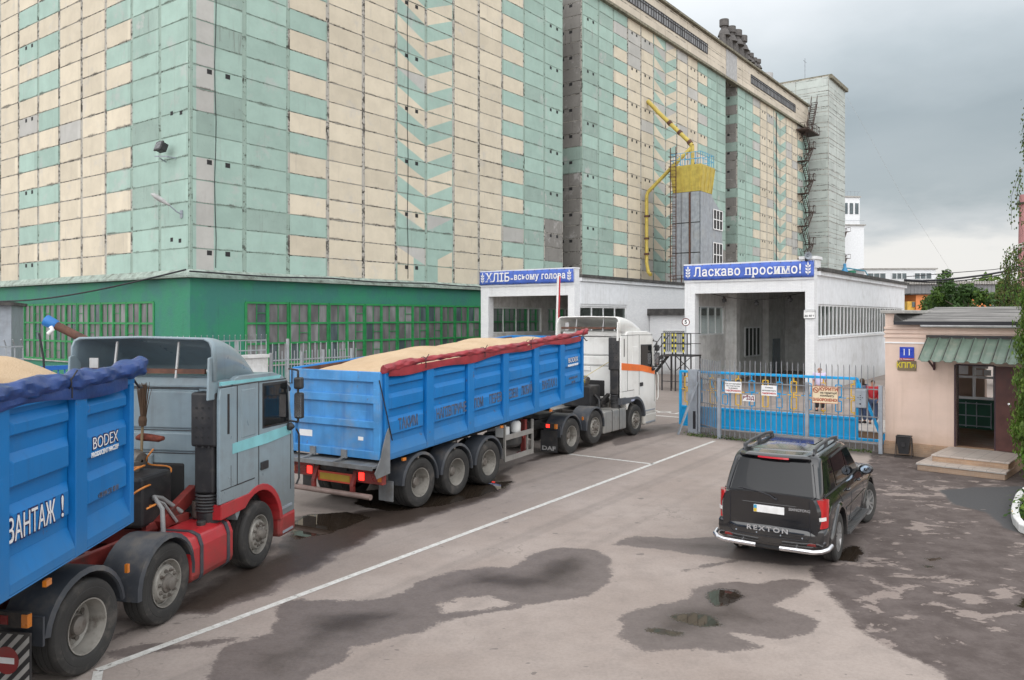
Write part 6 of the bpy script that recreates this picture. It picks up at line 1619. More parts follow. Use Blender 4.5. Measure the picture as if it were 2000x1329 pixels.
T1, cab1 = tractor("grey-blue truck cab with red bumper and skirt, nearest the camera on the left", (-5.85, 9.005), R(10.8),
    dict(wb=wb1, xm=1.45, zr=3.03, xr=2.66, xc=3.02, xf=5.02, zb=1.22, paint=M_CABB, low=M_REDP, bumper=M_REDP, frame=M_REDF, tank=(1.98, 3.02), tankstyle='red', tankm=M_REDP, win=(3.92, 4.78, 2.17, 2.84), hz=1.52,
         glass=M_GLASSD, stripe=[(3.0, 1.90), (4.05, 1.90), (4.86, 1.94), (4.86, 2.09), (4.05, 2.07), (3.0, 2.05)], stripem=mat("turquoise_stripe", (.22,.52,.56), .4), spo=(3.95, 2.58), ztop=3.60, flap='striped', lamp=M_REDLENS))
wb2 = 4.35
T2, cab2 = tractor("tall white truck cab with an orange side stripe, pulling the trailer with the red tarp", (.70, 23.55), R(33.7),
    dict(wb=wb2, xm=1.465, lift=.09, zr=3.46, xr=3.22, xc=3.62, xf=6.0, zb=1.32, high=True, paint=M_CABW, low=M_GREYP, bumper=M_CABW, frame=M_FRAMED, tank=(2.05, 3.62), tankstyle='alu', tankm=M_ALU, win=(4.74, 5.66, 2.24, 2.98), hz=1.62,
         glass=M_GLASSD, stripe=[(3.25, 2.22), (4.85, 2.10), (5.86, 1.94), (5.86, 2.15), (4.85, 2.31), (3.25, 2.45)], stripem=mat("orange_stripe", (.78,.16,.02), .4), spo=(5.15, 3.20), ztop=3.92, flap='plain', lamp=M_REDLIT))
# small grey badge on the white cab's skirt
b = MB(); b.box(3.95, 4.2, -1.222, -1.215, 1.16, 1.22); b.build("badge", mat("pale_badge", (.35,.38,.5), .5), T2)
# broom tied behind the grey-blue cab
root = thing("broom", "twig broom standing upright behind the grey-blue cab", "broom", T1.matrix_basis @ Vector((2.62, .02, 1.75)), T1.rotation_euler.z)
b = MB(); b.tube([(0, 0, 0), (.02, -.02, .95)], .02, 8); b.build("broomstick", mat("stick_wood", (.22,.16,.09), .8), root)
b = MB(); rnd = random.Random(3)
for i in range(60):
    a = rnd.uniform(0, 6.28); r_ = rnd.uniform(0, .11); p = Vector((.02 + math.cos(a) * r_ * .25, -.02 + math.sin(a) * r_ * .25, .62)); b.tube([p, (.02 + math.cos(a) * r_ * .5, -.02 + math.sin(a) * r_ * .5, .85), (.025 + math.cos(a) * r_, -.02 + math.sin(a) * r_, 1.16 + rnd.uniform(-.05, .05))], [.006, .006, .003], 4)
b.lathe([(.05, .58), (.06, .66), (.05, .72)], (.015, -.015, 0), (0, 0, 1), 10); b.build("twigs", mat("broom_twigs", (.085,.05,.03), .9), root)
o = MB().tube([(0, .20, 0), (0, .12, .02), (0, 0, .015), (0, -.16, .0), (0, -.24, .01)], [.03, .06, .055, .05, .03], 8).build("brush", mat("red_brown_bristles", (.16,.04,.025), .95, var=.4, vs=20, bump=.8, bs=90), smooth=50)
o.parent = None; o.location = T1.matrix_basis @ Vector((2.70, -.05, 2.14)); o.rotation_euler = (0, 0, T1.rotation_euler.z); tag(o, "reddish brown brush head hanging crosswise beside the upright broom", "brush")

# ------------------------------------------------------------------ tipper trailers
M_BLUE = mat("blue_trailer_paint", (.006,.165,.46), .45, var=.08, vs=1.2, dirt=.2, dcol=(.06,.17,.33), ds=1.3, streak=.3, scol=(.02,.10,.26), spec=.35, low=(.9, 2.0), bump=.30, bs=1.6, wear=(.11,.055,.03))
M_BLUEL = mat("blue_trailer_paint_worn", (.055,.25,.55), .45, var=.16, vs=2.2, dirt=.55, dcol=(.20,.27,.36), ds=1.6, streak=.5, scol=(.02,.14,.4), wear=(.13,.07,.04), bump=.2, bs=1.6)
M_TRIMG = mat("worn_grey_plate", (.19,.20,.21), .5, metal=.2, var=.2, dirt=.6, dcol=(.12,.10,.08), ds=3, streak=.3)
t_ = NT("grain"); a = t_.noise(.9, 5, .6); g_ = t_.math('ADD', t_.math('MULTIPLY', t_.noise(55, 3, .8), .6), t_.math('MULTIPLY', t_.noise(9, 5, .7), .4)); c_ = t_.mix(t_.ramp(a, .3, .7), (.56,.41,.27), (.66,.51,.35)); c_ = t_.mix(t_.ramp(g_, .3, .7, 0, .35), c_, (.42,.28,.16)); t_.set(Base_Color=c_, Roughness=.9, Specular_IOR_Level=.15); t_.bump(g_, 1.0, .03); M_GRAIN = t_.mat
def trailer(label, loc, heading, z0, slope, tarpm, sp):
    root = thing("tipper_trailer", label, "trailer", (*loc, 0), PI/2 - heading, "blue tipper trailers")
    X0, X1, W_, H_ = -1.15, 7.63, 1.25, sp['H']
    SH = Matrix.Identity(4); SH[2][0] = slope; SH[2][3] = z0 - slope * X0      # body frame: z counted from the body's lower edge
    posts = [.3, 1.83, 3.35, 4.87, 6.32]
    b = MB(SH); t = .05
    for s_ in (-1, 1):
        ya, yb = sorted((s_ * (W_ - .085), s_ * (W_ - .085 - t))); b.box(X0 + .02, X1 - .02, ya, yb, 0, H_)
        ya, yb = sorted((s_ * W_, s_ * (W_ - .085))); e = [X0 + .04] + posts + [X1]
        b.xz([(X0, -.02), (X1, -.02), (X1, .0), (X0, .0)], ya, yb)
        for i in range(len(e) - 1):
            xa, xb = e[i] + (.13 if i else .0), e[i + 1] - (.13 if i < len(e) - 2 else .06)
            def ridge(zb_, zt_, sl):   # pressed rib: sloping top face, sharp underside, chamfered ends
                q0 = s_ * (W_ - .0849); q1 = s_ * (W_ - .022); c = .10
                b.rings([[(xa, q0, zb_ + .0), (xb, q0, zb_), (xb, q0, zt_), (xa, q0, zt_)], [(xa + c, q1, zb_ + .025), (xb - c, q1, zb_ + .025), (xb - c, q1, zt_ - sl), (xa + c, q1, zt_ - sl)]])
            ridge(.44, .80, .09); ridge(.94, 1.27, .09); ridge(1.41, H_ - .12, .09) if H_ > 1.6 else None
            q0 = s_ * (W_ - .0849); q1 = s_ * (W_ - .0)
            b.rings([[(xa, q0, .04), (xb, q0, .04), (xb, q0, .32), (xa, q0, .32)], [(xa, q1, .0), (xb, q1, .0), (xb, q1, .10), (xa, q1, .10)]])
        for x in posts: b.box(x - .125, x + .125, min(s_ * (W_ + .004), s_ * (W_ - .084)), max(s_ * (W_ + .004), s_ * (W_ - .084)), -.015, H_ - .02)
        b.box(X1 - .10, X1 + .01, min(s_ * (W_ + .002), s_ * (W_ - .1)), max(s_ * (W_ + .002), s_ * (W_ - .1)), -.02, H_)
        b.box(X0 - .01, X0 + .10, min(s_ * (W_ + .003), s_ * (W_ - .1)), max(s_ * (W_ + .003), s_ * (W_ - .1)), -.02, H_)
        b.box(X0, X1, min(s_ * (W_ + .012), s_ * (W_ - .12)), max(s_ * (W_ + .012), s_ * (W_ - .12)), H_ - .06, H_ + .015)
    b.box(X0 + .1, X1, -W_ + .14, W_ - .14, .0, .06); b.box(X1 - .06, X1, -W_ + .1, W_ - .1, .05, H_ + .02); b.box(X1 + .0, X1 + .35, -.55, .55, .9, 1.0)
    body = b.build("tipper_body", M_BLUE, root, bevel=.008, seg=1)
    b = MB(SH); b.box(X0 + .12, X1 - .08, -W_ + .137, -W_ + .141, .1, H_ - .01); b.box(X0 + .12, X1 - .08, W_ - .141, W_ - .137, .1, H_ - .01); b.build("inner_lining", M_RUST, body)
    # tailgate
    b = MB(SH)
    b.box(X0 - .07, X0 - .01, -W_ + .06, W_ - .06, .02, H_ - .03)
    for z_a, z_b in ((.02, .18), (.62, .76), (1.10, 1.26), (H_ - .20, H_ + .0)): b.box(X0 - .13, X0 - .069, -W_ + .05, W_ - .05, z_a, z_b)
    for ya, yb in ((-W_ + .04, -W_ + .20), (W_ - .20, W_ - .04)): b.box(X0 - .128, X0 - .066, ya, yb, .02, H_ - .01)
    tg = b.build("tailgate", M_BLUEL, root, bevel=.012)
    b = MB(SH); b.box(X0 - .36, X0 + .05, -W_ + .02, W_ + .02, -.10, -.05); b.box(X0 - .37, X0 - .35, -W_ + .02, W_ + .02, -.13, -.04); b.build("tail_apron", M_TRIMG, root, bevel=.006)
    b = MB(SH)
    for s_ in (-1, 1): b.xz([(X0 + .12, -.27), (X0 + .12, .60), (X0 + .07, .62), (X0 - .01, .50), (X0 - .09, .30), (X0 - .16, .08), (X0 - .26, -.07), (X0 - .34, -.18), (X0 - .28, -.30)], s_ * (W_ + .022), s_ * (W_ + .008))
    b.build_by(SIDE, "corner_plate", M_TRIMG, root, bevel=.004)
    b = MB(SH)
    for y in (-.32, .52): b.box(X0 - .17, X0 - .125, y - .07, y + .07, .0, .16); b.beam((X0 - .15, y, .02), (X0 - .34, y + .1, -.04), .05, .02)
    b.build_by(SIDE, "latch", M_TRIMG, tg)
    b = MB(SH); b.box(X0 - .074, X0 - .07, .62, .98, .34, .47); b.box(X0 - .074, X0 - .07, -.75, -.62, .36, .43); b.build_by(SIDE, "tailgate_plate", M_WHITE, tg)
    b = MB(SH); b.tube([(X0 - .15, -W_ + .03, H_ - .15), (X0 - .02, -W_ - .05, .9), (X0 + .15, -W_ - .03, .42), (X0 + .17, -W_ - .03, .36)], .012, 5); b.tube([(X0 - .15, W_ - .13, H_ - .03), (X0 - .15, W_ - .13, H_ - .3), (X0 - .15, W_ - .03, H_ - .3)], .012, 5); b.build("tarp_cord", M_INK, root)
    # rolled tarp along the right-hand top edge
    rnd = random.Random(sp['seed']); b = MB(SH); n = 60; xa, xb = X0 - .03, X1 + .16; P_ = []; Rr = []
    for i in range(n + 1):
        k = i / n; tie = min(abs(k - q) for q in sp['ties']); R_ = sp['roll'] + .012 * math.sin(k * 17 + 1) + .01 * rnd.uniform(-1, 1) - .03 * max(0, 1 - tie / .018) + (.03 if k > .94 else 0) + (.012 if k < .1 else 0)
        P_.append((xa + (xb - xa) * k, -W_ + .02 + .018 * math.sin(k * 11), H_ + .09 + .012 * math.sin(k * 9) + (.05 * (k - .9) / .1 if k > .9 else 0) - (.05 * (1 - k / .08) if k < .08 else 0))); Rr.append(R_)
    C_ = []      # rumpled roll: radius varies along and around
    for i in range(n * 3 + 1):
        f_ = i / 3; i0 = min(int(f_), n - 1); k = f_ - i0; p_ = Vector(P_[i0]).lerp(Vector(P_[i0 + 1]), k); r_ = Rr[i0] * (1 - k) + Rr[i0 + 1] * k; ring_ = []
        for q in range(20):
            a = 2 * PI * q / 20; w_ = 1 + .26 * (abs(math.sin(1.5 * a + f_ * .55)) - .6) + .16 * (abs(math.sin(2.5 * a - f_ * 1.15 + 1)) - .6) + .06 * math.sin(2 * a + f_ * 2.9) + rnd.uniform(-.025, .025)
            ring_.append((p_.x + .02 * math.sin(a * 2 + f_), p_.y + math.cos(a) * r_ * w_, p_.z + math.sin(a) * r_ * w_ * .92))
        C_.append(ring_)
    b.rings(C_); FL = []
    for i in range(n):
        k0, k1 = i / n, (i + 1) / n; f = lambda k: xa + .1 + (xb - xa - .35) * k; d0 = .095 + .03 * math.sin(k0 * 23) + .03 * math.sin(k0 * 7); d1 = .095 + .03 * math.sin(k1 * 23) + .03 * math.sin(k1 * 7)
        o0 = .022 + .012 * math.sin(k0 * 41)
        FL.append([(f(k0), -W_ - o0, H_ - d0), (f(k0), -W_ - .035 - .01 * math.sin(k0 * 57), H_ - d0 * .4), (f(k0), -W_ - .03, H_ + .04)])
    b.rings(FL, closed=False, caps=False)
    b.build("tarp", tarpm, root, smooth=34)
    b = MB(SH)
    for q in sp['ties']:
        x = xa + (xb - xa) * q; b.lathe([(.075, -.012), (.084, 0), (.075, .012)], (x, -W_ + .02, H_ + .09), (1, 0, 0), 14); b.tube([(x, -W_ - .05, H_ + .12), (x + .05, -W_ - .09, H_ + .22)], .008, 4); b.tube([(x, -W_ - .06, H_ + .05), (x - .04, -W_ - .08, H_ - .06)], .008, 4)
    b.tube([(X1 + .02, -W_ + .02, H_ + .0), (X1 + .12, -W_ - .02, H_ - .12), (X1 + .2, -W_ - .02, H_ - .12)], .015, 6); b.build("tarp_tie", M_INK, root)
    # chassis, axles and wheels
    b = MB()
    for y in (-.55, .55): b.beam((X0 - .05, y, z0 - .18), (X1 - 2.4, y, z0 - .14 + slope * 6), .12, .24)
    for x in (-.9, .6, 1.9, 3.2, 4.5): b.beam((x, -.55, z0 - .16 + slope * x), (x, .55, z0 - .16 + slope * x), .1, .14)
    b.box(X0 - .0, X0 + .2, -1.15, 1.15, .72, .98); b.build("chassis_frame", M_FRAMED, root)
    b = MB()
    for x in (0, 1.31, 2.62): b.tube([(x, -1, .51), (x, 1, .51)], .075, 10); b.beam((x, -.6, .55), (x + .5, -.6, .85), .1, .14); b.beam((x, .6, .55), (x + .5, .6, .85), .1, .14)
    b.build("axle", M_FRAMED, root)
    for x in (0, 1.31, 2.62):
        for s_ in (-1, 1): wheel(root, 'dish', x, s_ * 1.05, s_, w=.36, roll=x * 1.7)
    b = MB()
    for x in (0, 1.31, 2.62):
        for s_ in (-1, 1): arch(b, x, .52, .615, s_ * 1.25, s_ * .8, R(-2), R(178))
    b.build_by(lambda c: (c.y > 0, 0 if c.x < .655 else 1 if c.x < 1.965 else 2), "mudguard", M_FENDER, root, smooth=40)
    b = MB()
    for s_ in (-1, 1):
        for x in (-.1, 1.2, 2.5): b.tube([(x, s_ * .6, 1.05), (x, s_ * 1.24, 1.05)], .03, 8)
    b.build("mudguard_stay", M_HUB, root)
    # rear end: lamp boards, marker plate, bumper tube, flaps
    for s_ in (-1, 1):
        ya, yb = sorted((s_ * .58, s_ * 1.22))
        b = MB(); b.box(X0 - .06, X0 + .06, ya, yb, .66, .92); b.box(X0 - .09, X0 - .05, ya - .01, yb + .01, .90, .935); lb = b.build("rear_lamp", M_REDF, root, bevel=.01)
        b = MB(); yi = s_ * .70; b.box(X0 - .075, X0 - .061, yi - .065, yi + .065, .71, .86); b.build("lamp_glow", sp['lamp'], lb)
        b = MB(); a_, c_ = sorted((s_ * .80, s_ * 1.1)); b.box(X0 - .072, X0 - .061, a_, c_, .71, .86); b.build("lamp_lens", M_REDLENS, lb)
        b = MB(); a_, c_ = sorted((s_ * 1.11, s_ * 1.2)); b.box(X0 - .07, X0 - .061, a_, c_, .72, .85); b.build("indicator", M_AMBER, lb)
        b = MB(); ya, yb = sorted((s_ * .86, s_ * 1.22)); b.box(X0 + .26, X0 + .28, ya, yb, .28, .68); b.build("mudflap", M_BLACK if s_ > 0 else M_TRIMG, root)
        b = MB(); y = s_ * .52; b.beam((X0 + .02, y, .95), (X0 - .14, y, .58), .09, .06); b.beam((X0 - .13, y, .62), (X0 - .12, y, .42), .09, .06); b.build("bumper_arm", M_REDF, root)
    b = MB(); b.tube([(X0 - .14, -1.0, .42), (X0 - .14, 1.12, .42)], .055, 12); b.build("bumper_bar", mat("dirty_pink_steel", (.26,.19,.17), .6, var=.25, dirt=.7, dcol=(.1,.07,.06)), root, smooth=40)
    b = MB(); b.box(X0 - .07, X0 - .045, -.46, .46, .60, .80); mp = b.build("marker_plate", mat("red_marker_edge", (.55,.06,.03), .4, dirt=.3), root)
    b = MB(); b.box(X0 - .078, X0 - .071, -.40, .40, .635, .765); b.build("marker_centre", mat("yellow_marker", (.42,.27,.02), .4, dirt=.3), mp)
    b = MB(); b.box(X0 - .05, X0 + .0, -.3, .25, .84, .95); b.build("plate_holder", M_INK, root)
    # side guard, spare wheel, legs
    b = MB()
    for s_ in (-1, 1):
        for z in (.46, .98): b.beam((3.35, s_ * 1.19, z), (4.75, s_ * 1.19, z + .02), .04, .12)
        for x in (3.37, 4.73): b.beam((x, s_ * 1.19, .42), (x, s_ * 1.19, 1.30), .05, .05)
        b.beam((4.5, s_ * 1.17, .46), (4.5, s_ * 1.17, 1.0), .04)
    b.build_by(SIDE, "side_guard", M_ALU, root)
    b = MB(); b.lathe([(.25, -.14), (.44, -.15), (.5, -.08), (.5, .08), (.44, .15), (.25, .14)], (4.0, -.72, .84), (0, 0, 1), 28); b.build("spare_wheel", M_RUBBER, root, smooth=40)
    b = MB(); b.lathe([(.02, -.02), (.13, 0), (.14, .22), (.1, .28), (.02, .29)], (4.2, -1.0, 1.02), (0, 0, 1), 14); b.build("water_can", M_WPAINT, root, smooth=40); b = MB(); b.box(3.55, 3.85, -1.05, -.8, .95, 1.2); b.build("side_box", M_WPAINT, root, bevel=.02)
    b = MB()
    for s_ in (-1, 1): b.box(4.95, 5.07, s_ * .78 - .06, s_ * .78 + .06, .38, z0 + .1); b.box(4.88, 5.14, s_ * .78 - .14, s_ * .78 + .14, .33, .38); b.beam((4.95, s_ * .8, .75), (4.55, s_ * .8, 1.15), .06)
    b.build_by(SIDE, "landing_leg", M_REDF, root)
    b = MB(); 
    for x in (-.62, 3.1, 5.6): b.box(x, x + .1, -W_ - .01, -W_ + .03, z0 - .12 + slope * (x - X0), z0 - .06 + slope * (x - X0))
    b.build_by(lambda c: round(c.x), "side_marker", M_AMBER, root)
    # lettering
    def side_text(s, size, x, z, m, bold=0, sx=1.0, y=-W_ - .0, depth=.004, fit=None):
        d = Vector((1, 0, slope)); return text(s, size, "lettering", m, body, frame((x, y, z0 + slope * (x - X0) + z), d, Vector((0, 0, 1)).cross(Vector((0, 0, 0))) + Vector((-slope, 0, 1))), depth, bold, sx=sx, fit=fit)
    sp['letters'](side_text, W_)
    # grain
    b = MB(SH); nx_, ny_ = 80, 26; rnd = random.Random(sp['seed'] + 5); ph = [rnd.uniform(0, 6) for _ in range(8)]; g = []
    for i in range(nx_ + 1):
        row = []
        for j in range(ny_ + 1):
            x = X0 + .1 + (X1 - X0 - .2) * i / nx_; y = -W_ + .135 + (2 * W_ - .27) * j / ny_; e = max(abs(y) / (W_ - .13), 0)
            kx = min(1, (x - X0 - .05) / 1.3) * min(1, (X1 - x) / sp['front']); z = H_ - .13 + sp['heap'] * kx ** .7 * (1 - e ** 2.2) + .035 * math.sin(x * 2.3 + ph[0]) * math.sin(y * 2.6 + ph[1]) + .02 * math.sin(x * 5.1 + ph[2] + y * 2) + .012 * math.sin(y * 9 + x * 4 + ph[3])
            row.append((x, y, z))
        g.append(row)
    for i in range(nx_):
        for j in range(ny_): b.face([g[i][j], g[i+1][j], g[i+1][j+1], g[i][j+1]])
    gr = b.build("grain_load", M_GRAIN, None, fixn=False); me = gr.data
    bm = bmesh.new(); bm.from_mesh(me); bmesh.ops.remove_doubles(bm, verts=bm.verts, dist=1e-5); bm.to_mesh(me); bm.free(); me.shade_smooth()
    gr.location = (*loc, 0); gr.rotation_euler = (0, 0, PI/2 - heading); tag(gr, sp['grain'], "grain", "grain loads in the trailers")
    return root
M_WORN = mat("worn_brown_lettering", (.075,.085,.12), .7, var=.5, vs=9, dirt=.8, dcol=(.11,.15,.24), ds=12)
M_NAVY = mat("navy_lettering", (.012,.02,.10), .5)
def letters1(T, W_):
    for dx, dz, m, bo, dp in ((.014, -.014, M_NAVY, .016, .004), (0, 0, M_WHITE, .0, .010)):
        T("ВАНТАЖ", .31, 5.40, .56, m, bo, .62, y=-W_ + .02, depth=dp); T("!", .31, 5.96, .57, m, bo, 1.0, y=-W_ + .02, depth=dp)
    for bo, m, dp in ((.012, M_NAVY, .004), (-.002, M_WHITE, .010)): T("BODEX", .19, 6.92, 1.10, m, bo, 1.0, y=-W_ + .019, depth=dp)
    T("PRODUCENT NACZEP", .074, 6.92, .98, M_WHITE, .002, .9, y=-W_ + .02, depth=.006); T("+38 044 531 02 01", .085, 7.0, .50, M_WORN, .002, .8, y=-W_ + .02, depth=.006)
    T("ПЕРЕВЕЗЕШ", .30, 2.6, .60, M_NAVY, .006, .8, y=-W_ - .006)
def letters2(T, W_):
    y = -W_ + .0205
    for s, x, z, sx in (("ТАКИМ", -.42, .61, .62), ("НАПІВПРИЧЕ", 1.10, .61, 1.12), ("ПОМ", 2.17, .62, .36), ("ПЕРЕВ", 2.90, .62, .54), ("ЕЗЕШ", 3.72, .62, .44), ("ЛЮБИЙ", 4.38, .62, .54), ("ВАНТАЖ !", 5.60, .62, .80)): T(s, .30, x, z, M_WORN, .006, 1.0, y=y, depth=.006, fit=sx)
    for bo, m, dp in ((.012, M_NAVY, .004), (-.001, M_WHITE, .010)): T("BODEX", .19, 7.0, 1.12, m, bo, .95, y=y, depth=dp)
    T("PRODUCENT NACZEP", .074, 7.0, .98, M_WHITE, .004, .85, y=-W_ + .03, depth=.03); T("+38 044 531 02 01", .085, 7.0, .62, M_WORN, .004, .85, y=y, depth=.006); T("044 531", .085, 7.02, .50, M_WORN, .004, .8, y=y, depth=.006)
M_TARPR = mat("red_tarp", (.30,.030,.040), .42, var=.2, vs=3, dirt=.35, dcol=(.10,.03,.03), ds=2.5, bump=.6, bs=9)
M_TARPB = mat("dark_blue_tarp", (.010,.045,.19), .35, var=.25, vs=3, dirt=.3, dcol=(.07,.10,.22), ds=3, bump=.7, bs=8)
TR1 = trailer("blue grain trailer with a dark blue rolled tarp, nearest the camera", (-5.50, 2.107), R(-2.9), 1.36, .006, M_TARPB, dict(H=1.74, ties=(.2, .5, .8), seed=3, lamp=M_REDLENS, letters=letters1, heap=.46, roll=.098, front=1.1, grain="heap of pale grain in the trailer with the dark blue tarp"))
TR2 = trailer("blue grain trailer with a red rolled tarp and worn dark lettering along its side", (-2.93, 17.08), R(30.9), 1.137, .0562, M_TARPR, dict(H=1.72, ties=(.14, .39, .63, .965), seed=8, lamp=M_REDLIT, letters=letters2, heap=.30, roll=.070, front=2.8, grain="long heap of pale grain in the trailer with the red tarp"))
# ------------------------------------------------------------------ black off-roader
M_CARP = mat("black_car_paint", (.0085,.009,.011), .16, var=.1, coat=1.0, dirt=.12, dcol=(.045,.042,.04), ds=1.5, low=(.25, .75))
M_CARPLAS = mat("car_black_plastic", (.02,.02,.022), .5, dirt=.3, dcol=(.06,.055,.05))
M_TINT = NT("tinted_glass").set(Base_Color=(.010,.011,.013), Roughness=.03, Specular_IOR_Level=.42).mat
M_SILVER = mat("silver_paint", (.52,.52,.53), .3, metal=.6)
M_ALLOY = mat("alloy_wheel", (.42,.42,.42), .32, metal=.7, dirt=.4, dcol=(.14,.12,.1), ds=6)
SUV = thing("car", "black off-road estate car with roof rails, seen from behind in front of the gate", "car", (4.545, 13.25, 0), PI/2 - R(32.9))
SUV.scale = (.98, .915, 1.045)
WBC, RW = 2.95, .375
def sec(x):
    """half widths of the lower body at a station: list of (y, z), from sill to belt."""
    t = max(0, (-.72 - x) / .33); f = max(0, (x - 2.9) / .98)
    k = 1 - .13 * t ** 2 - .20 * f ** 1.8
    zt = 1.10 - .0 * t if x < 2.2 else 1.10 - .06 * min(1, (x - 2.2) / .4) - .16 * f ** 1.5
    zb = .33 + .06 * t + .05 * f
    return [(.80 * k, zb), (.875 * k, zb + .06), (.905 * k, .56), (.925 * k, .78), (.915 * k, .92), (.875 * k, zt - .06), (.84 * k, zt - .012), (.76 * k, zt + .012), (.4 * k, zt + .03)]
def ring(x):
    s = sec(x); return [(x, -y, z) for y, z in s] + [(x, 0, s[-1][1] + .006)] + [(x, y, z) for y, z in s[::-1]]
xs_ = [-1.06, -1.04, -1.0, -.93, -.82, -.65, -.45, -.2, .1, .5, 1.0, 1.5, 2.0, 2.4, 2.7, 3.0, 3.3, 3.55, 3.72, 3.82, 3.86]
b = MB(); b.rings([ring(x) for x in xs_])
body = b.build("body", M_CARP, SUV, smooth=42)
cut = MB()
for x in (0, WBC):
    for s_ in (-1, 1): cut.tube([(x, s_ * .62, .375), (x, s_ * 1.2, .375)], .455, 32)
co = cut.build("wheel_cutter", M_INK, SUV)
md = body.modifiers.new("wells", 'BOOLEAN'); md.object = co; md.operation = 'DIFFERENCE'; md.solver = 'EXACT'
baked(body); bpy.data.objects.remove(co)
body.data.shade_smooth(); body.data.set_sharp_from_angle(angle=R(36))
# greenhouse
def gh(z):
    k = (z - 1.09) / .60; k2 = max(0, min(1, k))
    xr = -.985 + .30 * k2 ** 1.15 + (.15 * ((k2 - .82) / .18) ** 2 if k2 > .82 else 0); xf = 2.42 - .92 * k2 - (.22 * ((k2 - .85) / .15) ** 2 if k2 > .85 else 0)
    hw = .845 - .135 * k2 ** 1.15 - (.07 * ((k2 - .85) / .15) ** 2 if k2 > .85 else 0)
    return xr, xf, hw
def side_y(x, z): 
    xr, xf, hw = gh(z); u = (x - xr) / (xf - xr); return hw * (1 - .05 * max(0, (u - .55) / .45) ** 2 - .045 * max(0, (.22 - u) / .22) ** 2)
def rear_x(y, z):
    xr, xf, hw = gh(z); return xr + .10 * (abs(y) / hw) ** 2.6
def gring(z, n=14, m=8):
    xr, xf, hw = gh(z); R_ = []
    for i in range(m + 1): y = -(hw * .93) + 2 * hw * .93 * i / m; R_.append((rear_x(y, z), y, z))
    for i in range(n + 1): x = xr + .14 + (xf - xr - .34) * i / n; R_.append((x, side_y(x, z), z))
    for i in range(m + 1): y = hw * .86 - 2 * hw * .86 * i / m; R_.append((xf - .16 * (abs(y) / hw) ** 2, y, z))
    for i in range(n + 1): x = xf - .20 - (xf - xr - .34) * i / n; R_.append((x, -side_y(x, z), z))
    return R_
zs_ = [1.05, 1.12, 1.2, 1.3, 1.4, 1.5, 1.56, 1.61, 1.645, 1.67, 1.685]
rr = [gring(z) for z in zs_]
cx_ = .45; rr.append([(cx_ + (p[0] - cx_) * .86, p[1] * .80, 1.700) for p in rr[-1]]); rr.append([(cx_ + (p[0] - cx_) * .5, p[1] * .4, 1.712) for p in rr[-2]])
b = MB(); b.rings(rr); cab_ = b.build("cabin", M_CARP, SUV, smooth=40)
def patch(name, m, P, n=10, k=6, parent=None):
    b = MB(); g = [[P(i / n, j / k) for i in range(n + 1)] for j in range(k + 1)]
    for j in range(k):
        for i in range(n): b.face([g[j][i], g[j][i+1], g[j+1][i+1], g[j+1][i]])
    o = b.build(name, m, parent, fixn=False); bm = bmesh.new(); bm.from_mesh(o.data); bmesh.ops.remove_doubles(bm, verts=bm.verts, dist=1e-5); bm.to_mesh(o.data); bm.free(); o.data.shade_smooth(); return o
def rg(u, v):
    w0, w1 = .70, .60; z = 1.10 + .47 * v - (.055 * (1 - (2 * u - 1) ** 2)) * (1 - v); y = (u * 2 - 1) * (w0 + (w1 - w0) * v); return (rear_x(y, z) - .012, y, z)
rgl = patch("rear_window", M_TINT, rg, 14, 8, SUV)
